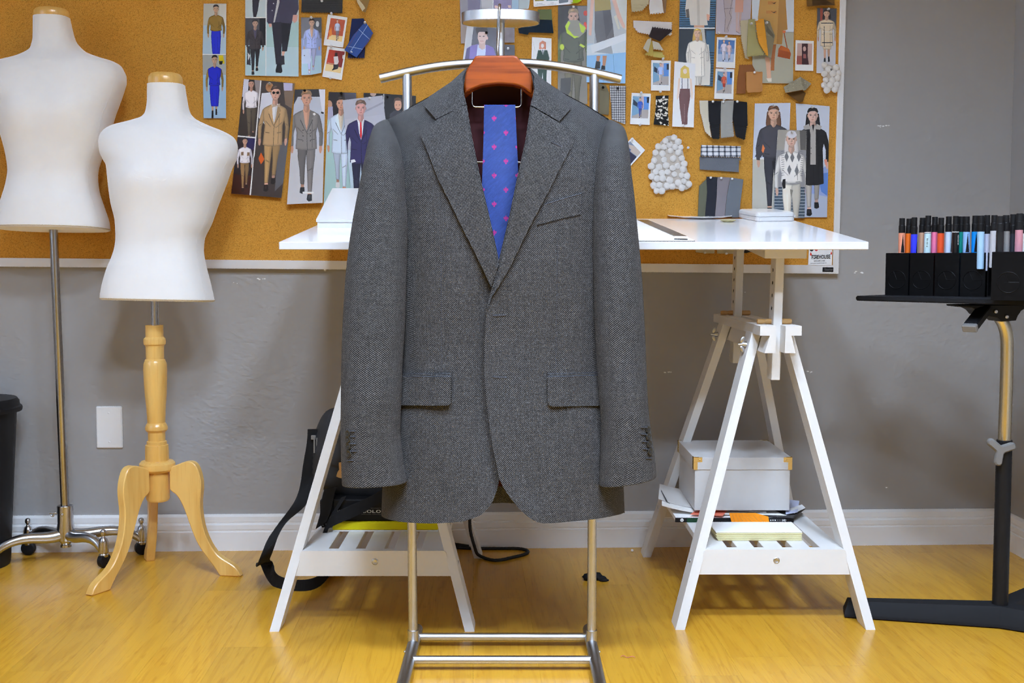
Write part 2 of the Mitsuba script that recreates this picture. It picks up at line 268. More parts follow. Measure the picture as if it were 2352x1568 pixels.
# ------------------------------------------------------------------ trestles and desk
DT = 0.1044                                            # the desk top rises towards the wall
YD = 2.428
DX0, DX1, DDEP = -0.489, 0.7485, 0.715
DZ0 = at(1994, 573.6, YD)[2]; DTH = at(1994, 555.2, YD)[2] - DZ0
def dz(y): return DZ0 + DT * (y - YD)                   # underside of the desk top
def trestle(X, lean, label, seed, SP=0.2075, Y0=2.462):
    t = thing('trestle', label, 'trestle'); r = np.random.default_rng(seed)
    def P(x, y, z): return np.array([X + x + lean * z, Y0 + y, z])
    def shear(m): m = m.copy(); v = m.vertices; v[:, 0] += X + lean * v[:, 2]; v[:, 1] += Y0; m.vertices = v; return m
    ZT = 0.640
    for s in (-1, 1):
        for (y0, y1, nm) in ((0.0, 0.135, 'f'), (0.617, 0.490, 'r')):
            lo, hi = s * SP, s * 0.036; w, d = 0.0104, 0.063
            C = [(lo - w, y0, 0), (lo + w, y0, 0), (lo + w, y0 + d, 0), (lo - w, y0 + d, 0), (hi - w, y1, ZT), (hi + w, y1, ZT), (hi + w, y1 + d, ZT), (hi - w, y1 + d, ZT)]
            lg = obj('leg', shear(hexa(C)), 'm_white', t, smooth=False)
            k = 0.135 / ZT
            zs = 0.137; xs = lo + (hi - lo) * zs / ZT + s * w
            ys = y0 + (y1 - y0) * zs / ZT + 0.03
            obj('screw', shear(mv(lathe([(.0045, 0), (.0045, .001), (.002, .0015)], 12), frame((xs, ys, zs), 0, 0, s * math.pi / 2))), 'm_zinc', lg)
    # the two long top beams with their dovetailed undersides
    for s in (-1, 1):
        pf = [(.0101, .5995), (.034, .5995), (.0236, .638), (.0455, .638), (.0455, .6590), (.0101, .6590)]
        m = extrude(Polygon([(s * a, b) for a, b in pf]).buffer(0), 0.585, 'y'); m.apply_translation([0, 0.055, 0]); obj('top_beam', shear(m), 'm_white', t, smooth=False)
    # two uprights with peg holes, pegs, the sloping bearer
    for (yf, lx) in ((0.105, 0.004), (0.535, 0.0)):
        ztop = dz(Y0 + yf + .024) - .027
        up = obj('upright', shear(box(lx - .00975, lx + .00975, yf, yf + .048, 0.535, ztop, .0012)), 'm_white', t, smooth=False)
        for k in range(5):
            zz = 0.695 + .0285 * k
            if zz < ztop - .02:
                obj('peg_hole', shear(mv(lathe([(.0042, 0), (.0042, .0006), (.0034, .0007), (.0034, -.003), (.0001, -.003)][:3], 14), frame((lx - .0096, yf + .022, zz), 0, 0, -math.pi / 2))), 'm_blackmatte', up)
        prof = [(.0001, -.041), (.0052, -.041), (.0058, -.036), (.0058, -.028), (.0045, -.024), (.0058, -.019), (.0062, 0), (.0062, .033), (.005, .036), (.0001, .036)]
        obj('peg', shear(mv(lathe(prof, 18), frame((lx, yf + .024, .6655), 0, 0, math.pi / 2))), 'm_peg', t)
    m = box(-.046, .046, 0.055, 0.66, -.027, 0, .001); v = m.vertices; v[:, 2] += np.array([dz(Y0 + y) for y in v[:, 1]]) - .0002; v[:, 0] += 0.004; m.vertices = v
    obj('bearer', shear(m), 'm_white', t, smooth=False)
    # wing bolts on the left legs
    for (yy, s) in ((0.150, -1), (0.515, -1), (0.150, 1), (0.515, 1)):
        zz = 0.612; xx = s * (0.0104 + SP + (0.036 - SP) * zz / ZT)
        b = tube([(xx - s * .03, yy, zz), (xx + s * (.020 if s < 0 else .002), yy, zz)], .0028, 10)
        wb = obj('wing_bolt', shear(b), 'm_zinc', t)
        nut = [mv(lathe([(.0065, 0), (.0065, .003), (.005, .010), (.0035, .010)], 14), frame((xx + s * .001, yy, zz), 0, 0, s * math.pi / 2))]
        for k in (-1, 1):
            w = trimesh.creation.icosphere(2, 1.0); w.apply_scale([.0050, .0014, .0080]); w.apply_transform(frame((xx + s * .010, yy, zz + k * .0105), 0, 0, -k * s * .45)); nut.append(w)
        if s > 0: nut = [mv(lathe([(.0062, 0), (.0060, .002), (.004, .0036), (.0001, .0042)], 14), frame((xx, yy, zz), 0, 0, math.pi / 2))]
        obj('wing_nut' if s < 0 else 'bolt_head', shear(cat(*nut)), 'm_zinc', wb)
    # slatted shelf
    ZS, ZB = 0.1695, 0.1137
    def half(z): return SP - (SP - .036) / .64 * z - 0.0104
    for (ya, yb) in ((0.032, 0.052), (0.604, 0.624)):
        pf = Polygon([(-half(ZB), ZB), (half(ZB), ZB), (half(ZS) + .004, ZS - .004), (half(ZS), ZS), (-half(ZS), ZS), (-half(ZS) - .004, ZS - .004)])
        m = extrude(pf, yb - ya, 'y'); m.apply_translation([0, ya, 0]); k = obj('shelf_rail', shear(m), 'm_white', t, smooth=False)
        if ya < .1:
            obj('screw', shear(mv(lathe([(.0072, 0), (.0072, .0012), (.0055, .0022), (.003, .0012)], 18), frame((0.004, ya, (ZS + ZB) / 2 + .004), 0, math.pi / 2))), 'm_zinc', k)
    for k, (xa, xb) in enumerate(((-half(ZS) - .002, -.1005), (-.079, -.0405), (-.020, .0225), (.0435, .0830), (.1045, half(ZS) + .002))):
        obj('shelf_slat', shear(box(xa, xb, .0522, .6038, ZS - .016, ZS - .0005, .001)), 'm_white', t, smooth=False)
    return t
def f_peg(p, n, uv):
    return mix((0.60, 0.36, 0.14), (0.46, 0.25, 0.08), fbm(p.x * 40, p.y * 300, p.z * 300, 2))
mat('m_peg', pr(proc(f_peg), 0.5))
trestle(-0.3035, 0.0, 'white height-adjustable wooden trestle on the left, holding the black bag and yellow pad', 1, 0.2118, 2.450)
trestle(0.5735, 0.022, 'white height-adjustable wooden trestle on the right, holding the white storage box', 2)
dk = box(DX0, DX1, 0, DDEP, 0, DTH, .0015); dk.vertices[:, 2] += DT * dk.vertices[:, 1]; dk.apply_translation([0, YD, DZ0])
obj('desk_top', dk, 'm_desk', label='glossy white table top lying on the two trestles', cat='table top', smooth=False)
DTZ = DZ0 + DTH
DA = math.atan(DT)
def deskpt(px, py, h=0.0):                             # the point of the desk top (or h above it) seen at a pixel
    d = ray(px, py); s = (DTZ + h - HC - DT * YD) / (d[2] - DT * d[1]); return EY + d * s
def on_desk(m, p, yaw=0.0):                            # a mesh modelled on z = 0, put on the sloping desk top at p
    m = m.copy(); m.apply_transform(frame((0, 0, 0), yaw)); m.apply_transform(frame(p, 0, DA)); return m
# ------------------------------------------------------------------ valet stand
YV = atz(1150, 1477, 0.022)[1]
va = thing('valet_stand', 'brushed steel valet stand in front of the desk, carrying the suit jacket', 'valet stand')
xl0, xr0 = at(948.8, 1440, YV)[0], at(1359, 1440, YV)[0]
xl1, xr1 = at(935, 190, YV)[0], at(1364.5, 190, YV)[0]
arc = spline([at(873, 180.5, YV), at(935, 166, YV), at(1010, 152.5, YV), at(1090, 146, YV), at(1150, 144.5, YV), at(1215, 146, YV), at(1290, 154, YV), at(1364, 168, YV), at(1426, 182.5, YV)], 48)
obj('top_bar', cat(tube(arc, .0092, 24)), 'm_steel', va, smooth=40)
for (xa, xb) in ((xl0, xl1), (xr0, xr1)):
    zt = at(935 if xb < 0 else 1364.5, 172, YV)[2]
    obj('post', tube([(xa, YV, .022), (xa + (xb - xa) * .5, YV, zt * .5), (xb, YV, zt)], .0092, 24), 'm_steel', va, smooth=40)
    xs = -0.2 if xb < 0 else 0.1605
    xs = xa
    ft = obj('base_tube', cat(tube([(xs, YV - .30, .0195), (xs, YV, .0195), (xs, YV + .098, .0195)], .0122, 24), tube([(xs, YV, .019), (xs, YV, .050)], .0112, 24)), 'm_steel', va, smooth=40)
    for yy in (-.285, .075): obj('rubber_foot', mv(lathe([(.009, 0), (.0095, .004), (.009, .009)], 16), t=(xs, YV + yy, 0)), 'm_black', ft)
    obj('screw', ball((xs + (-.0125 if xb < 0 else .0125), YV - .047, .0205), .0028, 1), 'm_zinc', ft)
for yy in (1462, 1515):
    p = atz(1150, yy, .0215); obj('cross_bar', tube([(xl0 + .008, p[1], .0215), (xr0 - .008, p[1], .0215)], .0082, 24), 'm_steel', va, smooth=40)
xm = at(1150, 90, YV)[0]
obj('neck_tube', tube([(xm, YV, at(1150, 146, YV)[2]), (xm, YV, at(1150, 32, YV)[2])], .0078, 24), 'm_steel', va, smooth=40)
ta, tb = .0765, .043; zt0 = at(1150, 43, YV - tb)[2]; zt1 = zt0 + .0185
ang = np.linspace(0, 2 * np.pi, 97)[:-1]
def ell(a, b, z): return [(xm + a * math.copysign(abs(math.cos(t)) ** .8, math.cos(t)), YV + b * math.copysign(abs(math.sin(t)) ** .8, math.sin(t)), z) for t in ang]
tray = obj('tray', loft([ell(ta, tb, zt0), ell(ta, tb, zt1), ell(ta - .0014, tb - .0014, zt1), ell(ta - .0014, tb - .0014, zt0 + .003)], closed=True), 'm_steel', va, smooth=35)
obj('tray_bottom', loft([ell(ta - .009, tb - .009, zt0 - .0006), ell(ta - .002, tb - .002, zt0 + .0003), ell(ta - .0014, tb - .0014, zt0 + .003)]), 'm_chrome', tray, smooth=35)

# ------------------------------------------------------------------ wooden suit hanger with trouser bars
def f_cherry(p, n, uv):
    w = fbm(p.x * 6 + 3, p.y * 20, p.z * 60, 3); k = fbm(p.x * 25, p.y * 90, p.z * 420, 2)
    return mix((0.310, 0.058, 0.0035), (0.165, 0.024, 0.0018), smoothstep(0.35, 0.7, w) * 0.7 + smoothstep(0.5, 0.75, k) * 0.25)
mat('m_cherry', pr(proc(f_cherry), 0.30, specular=0.35, clearcoat=0.3, clearcoat_gloss=0.8))
YH = YV - 0.058                                        # mid plane of hanger and jacket
hg = thing('suit_hanger', 'polished cherry wood suit hanger with chrome hook and wire trouser bars, inside the jacket collar', 'hanger')
hp = [(1092, 129.5), (1098, 127.5), (1180, 127), (1187, 129.5), (1225, 170), (1226.5, 176), (1222, 214), (1219, 215), (1200, 202), (1180, 195.5), (1145, 193), (1108, 197), (1090, 204), (1069, 214.5), (1066.5, 213), (1062.5, 177), (1064, 171)]
q = np.array([at(x, y, YH - .020)[[0, 2]] for x, y in hp]); P0 = Polygon(q)
def slab_y(poly, layers, n=None):                      # a rounded slab: layers of (inset, y)
    ms = []
    m = None
    L = [(Polygon(poly.buffer(-i, join_style=1).exterior) if i > 0 else poly, y) for i, y in layers]
    N = 160; R = []
    for g, y in L:
        e = g.exterior; R.append([(*e.interpolate(t, normalized=True).coords[0], y) for t in np.linspace(0, 1, N, endpoint=False)])
    # match ring starts
    A = np.array(R[0]); out = [A]
    for B in R[1:]:
        B = np.array(B); d = [((A[0, :2] - B[k, :2]) ** 2).sum() for k in range(N)]; B = np.roll(B, -int(np.argmin(d)), 0); out.append(B)
    V = [r[:, [0, 2, 1]] for r in out]
    body = loft(V, caps=False)
    def cap(poly, y, flip):
        m = extrude(poly, 1e-6, 'y'); v, f = trimesh.creation.triangulate_polygon(poly, engine='earcut'); v3 = np.c_[v[:, 0], np.full(len(v), y), v[:, 1]]; return TM(v3, f[:, ::-1] if flip else f)
    return cat(body, cap(Polygon(out[0][:, :2]), layers[0][1], False), cap(Polygon(out[-1][:, :2]), layers[-1][1], True))
obj('yoke', slab_y(P0, [(.004, YH - .0235), (.0012, YH - .0222), (0, YH - .019), (0, YH + .004), (.002, YH + .006)]), 'm_cherry', hg, smooth=35)
xh = (q[:, 0].min() + q[:, 0].max()) / 2
for s in (-1, 1):                                      # shoulder arms inside the jacket
    pa = spline([(xh + s * .050, YH - .004, at(1145, 196, YH)[2]), (xh + s * .11, YH - .004, at(1145, 252, YH)[2]), (xh + s * .165, YH - .010, at(1145, 296, YH)[2])], 14)
    obj('arm', tube(pa, np.linspace(.011, .008, 14), 14), 'm_cherry', hg, smooth=40)
hk = [at(1144.5, 130, YH - .006), at(1143.5, 105, YH + .004), at(1145.5, 70, YV - tb - .006), at(1146.5, 25, YV - tb - .0055), at(1147.2, 15, YV - tb - .003), at(1147.5, 11, YV - tb + .004), at(1147.5, 15, YV - tb + .010), at(1147.5, 24, YV - tb + .011)]
obj('hook', tube(spline(hk, 40), .0026, 14), 'm_chrome', hg, smooth=50)
def wire(P, r=.0019): return tube(spline(P, 60) if len(P) > 2 else P, r, 12)
YB1 = YH - .004
def wpts(ps): return [at(x, y, YB1) for x, y in ps]
obj('trouser_bar', tube(wpts([(1084, 200), (1084, 236), (1085, 241), (1087.5, 244.5), (1092, 246), (1190, 246), (1194.5, 244.5), (1197, 241), (1198, 236), (1198, 200)]), .0021, 12), 'm_chrome', hg, smooth=50)
obj('trouser_bar', tube([at(x, y, YB1 + .004) for x, y in [(1056, 228), (1056, 360), (1057, 367), (1060, 371), (1066, 372.5), (1216, 372.5), (1222, 371), (1225, 367), (1226, 360), (1226, 228)]], .0021, 12), 'm_chrome', hg, smooth=50)

# ------------------------------------------------------------------ sheets of cloth: a polygon seen from the front, laid on a depth function
def densify(poly, h):
    e = poly.exterior; L = e.length; c = np.array(e.coords)[:-1]; out = []
    for a, b in zip(c, np.roll(c, -1, 0)):
        k = max(1, int(math.ceil(np.linalg.norm(b - a) / h))); out += [a + (b - a) * t / k for t in range(k)]
    return np.array(out)
def tri(poly, h):
    from scipy.spatial import Delaunay
    poly = poly.buffer(0); poly = max(poly.geoms, key=lambda g: g.area) if poly.geom_type != 'Polygon' else poly
    B = densify(Polygon(poly.exterior), h); x0, z0, x1, z1 = poly.bounds
    X, Z = np.meshgrid(np.arange(x0, x1 + h, h), np.arange(z0, z1 + h, h * .87)); X = X + (np.arange(X.shape[0]) % 2)[:, None] * h / 2
    G = np.c_[X.ravel(), Z.ravel()]; inner = poly.buffer(-h * .55)
    G = G[shapely.contains_xy(inner, G[:, 0], G[:, 1])] if not inner.is_empty else np.zeros((0, 2))
    P = np.vstack([B, G]); T = Delaunay(P).simplices; c = P[T].mean(1)
    T = T[shapely.contains_xy(poly, c[:, 0], c[:, 1])]
    a = P[T]; s = (a[:, 1, 0] - a[:, 0, 0]) * (a[:, 2, 1] - a[:, 0, 1]) - (a[:, 1, 1] - a[:, 0, 1]) * (a[:, 2, 0] - a[:, 0, 0])
    T = T[np.abs(s) > 1e-12]; s = s[np.abs(s) > 1e-12]; T[s < 0] = T[s < 0][:, ::-1]
    return P, T
def edges_of(T):
    e = np.vstack([T[:, [0, 1]], T[:, [1, 2]], T[:, [2, 0]]]); u, inv, n = np.unique(np.sort(e, 1), axis=0, return_inverse=True, return_counts=True)
    return e[n[inv] == 1]
XCM = -0.018
def sheet(poly, depth, thick=.003, h=.005, rot=0.0, back=True, wrap=0.0):
    """(mesh, uv): front side towards the viewer (-y), back side thick behind it, and the edge between"""
    P, T = tri(poly, h); y = depth(P[:, 0], P[:, 1]); A = np.c_[P[:, 0], y, P[:, 1]]
    c, s = math.cos(rot), math.sin(rot); ax = P[:, 0] + wrap * np.sign(P[:, 0] - XCM) * np.maximum(0, y - (YH - .05)); az = P[:, 1] + wrap * np.maximum(0, y - (YH - .06)); U = np.c_[ax * c - az * s, ax * s + az * c]
    V, Fc, UV = [A], [T], [U]; n = len(A)
    if back:
        E = edges_of(T); Bk = A + [0, thick, 0]
        V += [Bk, A[E[:, 0]], A[E[:, 1]], Bk[E[:, 0]], Bk[E[:, 1]]]; UV += [U, U[E[:, 0]], U[E[:, 1]], U[E[:, 0]], U[E[:, 1]]]
        m = len(E); o = 2 * n; k = np.arange(m)
        Fc += [T[:, ::-1] + n, np.stack([o + k, o + 2 * m + k, o + 3 * m + k], 1), np.stack([o + k, o + 3 * m + k, o + m + k], 1)]
    return TM(np.vstack(V), np.vstack(Fc)), np.vstack(UV)
def lift(pix, depth, it=8):                            # pixel outline -> (x, z) outline on the depth surface
    out = []
    for x, y in pix:
        Y = YH - .08
        for _ in range(it):
            p = at(x, y, Y); Y = float(depth(np.array([p[0]]), np.array([p[2]]))[0])
        out.append((p[0], p[2]))
    return np.array(out)

# ------------------------------------------------------------------ the jacket
def f_wool(p, n, uv):
    P = 2 * math.pi / 0.0037
    s = dr.sin(uv.x * P) * dr.sin(uv.y * P)
    yarn = fbm(uv.x * 900, uv.y * 900, 1.0, 2); slub = fbm(uv.x * 40, uv.y * 420, 3.0, 2) * 0.5 + fbm(uv.x * 420, uv.y * 40, 7.0, 2) * 0.5
    w = smoothstep(-0.20, 0.80, s + (yarn - 0.5) * 0.9)
    c = mix((0.010, 0.010, 0.011), (0.150, 0.144, 0.141), w)
    return c * (0.66 + 0.68 * slub)
mat('m_wool', bump(pr(proc(f_wool), 0.85, specular=0.2, sheen=0.25), lambda p, n, uv: 0.00022 * dr.sin(uv.x * 1698) * dr.sin(uv.y * 1698), eps=3e-4))
mat('m_lining', pr((0.036, 0.0045, 0.006), 0.6, specular=0.15))
mat('m_thread', pr((0.035, 0.036, 0.045), 0.7))
XC = -0.018
hwf = mono([0.25, 0.32, 0.45, 0.62, 0.80, 0.95, 1.05, 1.30], [.243, .240, .232, .214, .218, .226, .218, .20])
dff = mono([0.25, 0.40, 0.62, 0.80, 0.95, 1.05, 1.2, 1.3], [.098, .096, .088, .100, .104, .096, .085, .08])
shl = np.array([at(x, y, YH)[[0, 2]] for x, y in ((820, 318), (863, 288), (890, 272), (940, 246), (985, 222), (1037, 187), (1072, 156), (1145, 150), (1218, 156), (1250, 184), (1290, 211), (1350, 243), (1397, 272), (1429, 290), (1470, 322))])
def zsh(x): return np.interp(x, shl[:, 0], shl[:, 1])
def wob(x, z, a=.0022): return a * (meshkit.noise(np.stack([x * 14, z * 6, 0 * x], -1), 3) - .5) * 2
def groove(x, x0, z, z0, z1, w=.0028, d=.0016):
    return d * np.exp(-((x - x0) / w) ** 2) * (1 / (1 + np.exp(-(z - z0) / .004))) * (1 / (1 + np.exp((z - z1) / .004)))
xdl, xdr = at(1014.5, 700, YH - .17)[0], at(1279, 700, YH - .17)[0]
def body_y(x, z):
    x, z = np.asarray(x, float), np.asarray(z, float)
    u = np.clip(np.abs(x - XC) / hwf(z), 0, 1); h = np.clip((zsh(x) - z) / .17, 0, 1)
    g = np.sqrt(np.clip(1 - (1 - h) ** 2, 0, 1))
    y = YH - dff(z) * np.clip(1 - u ** 3.2, 0, 1) ** .6 * g
    y = y + wob(x, z) + groove(x, xdl, z, at(1014, 858, YH - .17)[2], at(1014, 560, YH - .17)[2]) + groove(x, xdr, z, at(1014, 856, YH - .17)[2], at(1014, 540, YH - .17)[2])
    return y
def back_y(x, z):
    x, z = np.asarray(x, float), np.asarray(z, float)
    u = np.clip(np.abs(x - XC) / hwf(z), 0, 1); h = np.clip((zsh(x) - z) / .12, 0, 1)
    return YH + .040 * np.clip(1 - u ** 3, 0, 1) ** .6 * np.sqrt(np.clip(1 - (1 - h) ** 2, 0, 1)) + .001
jk = thing('suit_jacket', 'grey birdseye wool suit jacket with notch lapels, hanging on the steel valet stand', 'jacket')
JK = []
def cloth(name, poly, depth, thick=.0035, h=.005, rot=0., bsdf='m_wool', parent=None, label=None):
    m, uv = sheet(poly, depth, thick, h, rot, wrap=1.0); return obj(name, m, bsdf, parent or jk, smooth=True, uv=uv, label=label)
def L(pix, dep): return Polygon(lift(pix, dep)).buffer(0)
sideL = [(863, 288), (885, 274)]
# back with its lining
zb = at(1150, 1157, YH + .03)[2]
bs = [(float(XC + s * hwf(z)), z) for s in (-1,) for z in np.linspace(zb - .012, 1.06, 24)]
topl = [tuple(p) for p in shl if abs(p[0] - XC) < .205 and p[1] > 1.06]
bs = bs + topl + [(float(XC + hwf(z)), z) for z in np.linspace(1.06, zb - .012, 24)] + [(XC, zb)]
cloth('back', Polygon(bs).buffer(0), back_y, .004, .008)
ln = Polygon(bs).buffer(0).buffer(-.003).difference(sbox(-1, 0, 1, zb + .034))
cloth('lining', ln, lambda x, z: back_y(x, z) - .0042, .002, .008, bsdf='m_lining', label='dark burgundy lining')
# fronts
edgR = LineString(lift([(1136, 640), (1119, 700), (1115, 740), (1113, 793), (1113, 870), (1120, 946), (1131, 1023), (1146.5, 1099), (1165.6, 1133.7), (1192.5, 1168), (1219, 1191)], body_y)); shapely.prepare(edgR)
def edge_d(x, z): return shapely.distance(edgR, shapely.points(np.c_[np.ravel(x), np.ravel(z)])).reshape(np.shape(x))
def under_y(x, z): return body_y(x, z) + .005 + .008 * np.exp(-(edge_d(x, z) / .025) ** 2)
def over_y(x, z): return body_y(x, z) - .007 * np.exp(-(edge_d(x, z) / .030) ** 2)
hemL = [(879, 1187), (893, 1192.5), (913, 1197), (950, 1200.5), (990, 1202), (1030, 1200.5), (1066, 1197), (1104, 1183), (1120, 1168), (1131, 1153), (1141, 1127), (1146.5, 1105), (1151, 1070), (1150, 1000), (1146, 900)]
armL = [(892, 274), (911, 317), (924, 361), (930, 420), (925, 470), (905, 520)]
neckL = [(1142, 594), (1122, 487), (1107, 424), (1085, 317), (1072, 243), (1064, 205), (1072, 158)]
sil = lambda s, za, zb_: [(float(XC + s * hwf(z) * .9995), z) for z in np.linspace(za, zb_, 30)]
pL = [tuple(p) for p in lift([(1150, 640)] + neckL + [(1037, 189), (985, 224), (940, 248), (892, 274)], under_y)]
pL += sil(-1, 1.05, float(lift([(879, 1187)], under_y)[0][1])) + [tuple(p) for p in lift(hemL[1:], under_y)]
cloth('right_front', Polygon(pL).buffer(0), under_y, .0035, .0045)
hemR = [(1113, 793), (1113, 870), (1120, 946), (1131, 1023), (1146.5, 1099), (1155, 1117), (1165.6, 1133.7), (1178, 1151), (1192.5, 1168), (1206, 1181), (1219, 1191), (1234, 1199), (1250, 1202), (1280, 1200.5), (1315, 1197), (1372, 1191), (1410, 1184)]
neckR = [(1218, 158), (1227, 205), (1218, 243), (1207, 320), (1188, 405.6), (1170, 494), (1148, 587), (1136, 640), (1119, 700), (1115, 740)]
pR = [tuple(p) for p in lift(neckR + hemR, over_y)] + sil(1, float(lift([(1432, 1178)], over_y)[0][1]), 1.05) + [tuple(p) for p in lift([(1395, 275), (1350, 245), (1290, 213), (1250, 186)], body_y)]
cloth('left_front', Polygon(pR).buffer(0), over_y, .0035, .0045)
# lapels and collar
def pdist(pix, dep):
    ls = LineString(lift(pix, dep)); shapely.prepare(ls)
    return lambda x, z: shapely.distance(ls, shapely.points(np.c_[x, z]))
def lap(dfn, base=.0055, amp=.011):
    def y(x, z):
        d = dfn(np.asarray(x), np.asarray(z)); return body_y(x, z) - base - amp * np.exp(-d / .035) + .012 * np.clip(1 - d / .008, 0, 1) ** 2
    return y
inL = [(1066, 210), (1072, 240), (1085, 317), (1107, 424), (1122, 487), (1138.5, 561), (1146, 605), (1128, 660)]
lyL = lap(pdist(inL[:-1], body_y))
lapL = [(1072, 239), (1085, 317), (1107, 424), (1122, 487), (1138.5, 561), (1147, 604), (1128, 660), (1118, 637), (1088, 575), (1059, 518), (1034, 466), (1007, 413), (984, 355), (964, 305), (964.5, 301), (1001.6, 275.5)]
ly2 = lambda x, z: lyL(x, z) + .002
cloth('lapel', L(lapL, ly2), ly2, .0035, .0045, rot=.42)
inR = [(1218, 243), (1207, 320), (1188, 405.6), (1170, 494), (1148, 587), (1133, 657), (1119, 705)]
lyR = lap(pdist(inR, body_y))
lapR = [(1218, 244)] + inR[1:] + [(1120.5, 711), (1131, 680), (1150, 650), (1170, 617), (1214, 526), (1262.5, 435), (1290, 380), (1314, 335), (1321.5, 309), (1320.5, 304), (1284.7, 281.5)]
lpR = cloth('lapel', L(lapR, lyR), lyR, .0035, .0045, rot=-.42)
colLin = [(1064, 200), (1066, 222), (1072, 238)]; cyL = lap(pdist([(1074, 158)] + colLin, body_y), .0062, .008)
cloth('collar', L([(1072, 239), (1067, 222), (1063, 202), (1063.5, 176), (1073, 156.5), (1037, 187), (985, 222), (976, 241.5), (977, 246), (1001.6, 273.5)], cyL), cyL, .0035, .0045, rot=.7)
cyR = lap(pdist([(1217, 158), (1226, 200), (1218, 243)], body_y), .0062, .008)
cloth('collar', L([(1217, 156.5), (1226.5, 176), (1227.3, 202), (1223, 222), (1218, 242), (1284.7, 279), (1311, 250), (1312, 245.5), (1304, 221), (1290, 211), (1252, 186)], cyR), cyR, .0035, .0045, rot=-.7)
# pockets
def off(k): return lambda x, z: body_y(x, z) - k
wl = cloth('breast_pocket', L([(1233, 517), (1251, 470.5), (1292, 457), (1336, 444.5), (1333.5, 492.5), (1285, 503)], off(.003)), off(.003), .003, .004, rot=-.25)
for nm, fl_, jt in (('l', [(915, 864), (1036, 864.5), (1036, 921), (1034.5, 926), (1031, 929.5), (1025, 930.5), (915, 929.5)], [(915, 857.5), (1035.5, 858.5), (1035.5, 862.5), (915, 862)]),
                    ('r', [(1257.5, 865.5), (1385, 861.5), (1385, 930.5), (1270, 933), (1264, 932), (1260.5, 929), (1258.5, 924)], [(1258.7, 858), (1385, 854.5), (1385, 859), (1258.7, 863)])):
    cloth('pocket_flap', L(fl_, off(.006)), lambda x, z: body_y(x, z) - .006 + .0025 * np.sin(x * 60), .0045, .004)
    cloth('pocket_jet', L(jt, off(.0022)), off(.0022), .003, .002, rot=.8)
# sleeves
def sleeve(rows, s, lab=None):
    """rows: (y left, x left, y right, x right, centre in front of the mid plane, half depth)"""
    R = []; UVs = []; n = 56
    th = np.arange(n) * 2 * np.pi / n
    rows = np.array(rows, float); t = np.linspace(0, 1, len(rows)); tt = np.r_[np.linspace(0, .12, 22), np.linspace(.12, 1, 90)[1:]]
    from scipy.interpolate import PchipInterpolator
    rr = PchipInterpolator(t, rows)(tt)
    acc = 0
    for i, (yl, xl, yr, xr, cf, hd) in enumerate(rr):
        a, b = at(xl, yl, YH - cf), at(xr, yr, YH - cf); c = (a + b) / 2; hv = (b - a) / 2
        cs = np.sign(np.cos(th)) * np.abs(np.cos(th)) ** .86; sn = np.sign(np.sin(th)) * np.abs(np.sin(th)) ** .86
        ring = c + cs[:, None] * hv + np.stack([0 * th, sn * hd, 0 * th], 1)
        w = meshkit.noise(np.stack([ring[:, 0] * 16, ring[:, 1] * 16, ring[:, 2] * 7], -1), 11 + s) - .5
        ring = ring + np.stack([0 * th, w * .006 * min(1, i / 30), 0 * th], 1)
        R.append(ring)
    R = np.array(R)
    bottom = R[-1].copy()
    inn = [bottom * 1.0]
    cc = bottom.mean(0)
    for k, zz in ((.985, -.0012), (.955, -.0010), (.93, .004), (.91, .035)):
        r = cc + (bottom - cc) * k; r[:, 2] = bottom[:, 2] + zz; inn.append(r)
    R = np.vstack([R, np.array(inn[1:])])
    R = np.concatenate([R, R[:, :1]], 1); m, nn = R.shape[:2]
    per = np.r_[0, np.cumsum(np.linalg.norm(np.diff(R[40], axis=0), axis=1))]
    kf = int(np.argmin(R[60, :, 1])); al = -np.r_[0, np.cumsum(np.linalg.norm(np.diff(R[:, kf], axis=0), axis=1))]; UV = np.stack([np.tile(per, (m, 1)), np.tile(al[:, None], (1, nn))], -1).reshape(-1, 2)
    f = []
    for i in range(m - 1):
        k = np.arange(nn - 1); a, b, c2, d = i * nn + k, i * nn + k + 1, (i + 1) * nn + k + 1, (i + 1) * nn + k
        f += [np.stack([a, c2, b], 1), np.stack([a, d, c2], 1)]
    M = TM(R.reshape(-1, 3), np.vstack(f))
    # face outwards
    ctr = R[50].mean(0); fc = M.triangles_center; 
    k = np.argmin(np.linalg.norm(fc - (ctr + [0, -.05, 0]), axis=1))
    if M.face_normals[k][1] > 0: M = TM(M.vertices, M.faces[:, ::-1])
    V0 = R.reshape(-1, 3); acc = np.zeros_like(V0); fn = np.cross(V0[M.faces[:, 1]] - V0[M.faces[:, 0]], V0[M.faces[:, 2]] - V0[M.faces[:, 0]])
    for k in range(3): np.add.at(acc, M.faces[:, k], fn)
    acc = acc.reshape(m, nn, 3); sm = acc[:, 0] + acc[:, -1]; acc[:, 0] = sm; acc[:, -1] = sm; acc = acc.reshape(-1, 3); acc /= np.linalg.norm(acc, axis=1, keepdims=True) + 1e-20
    path = meshkit.write_ply((M.vertices, M.faces), False, UV, None, normals=acc)
    key = key_of(jk + '__sleeve'); scene[key] = {'type': 'ply', 'filename': path, 'face_normals': False, 'bsdf': {'type': 'ref', 'id': 'm_wool'}}
    if lab: labels[key] = {'label': lab}
    return key, R
rowsL = [(285, 868, 275, 891, .018, .020), (292, 860, 293, 900, .028, .036), (305, 854.5, 317, 911, .036, .046), (330, 847, 345, 921, .044, .054), (376, 837, 395, 929.5, .052, .058),
         (440, 824, 450, 933, .058, .058), (520, 809, 524, 936.5, .062, .057), (640, 794, 640, 933, .064, .055), (735, 788, 735, 930, .064, .053), (831, 785, 831, 924.5, .064, .052), (908, 784, 908, 922, .066, .052),
         (984, 783, 990, 919, .066, .051), (1050, 784, 1050, 925.5, .066, .050), (1111, 786, 1104, 934.5, .066, .049)]
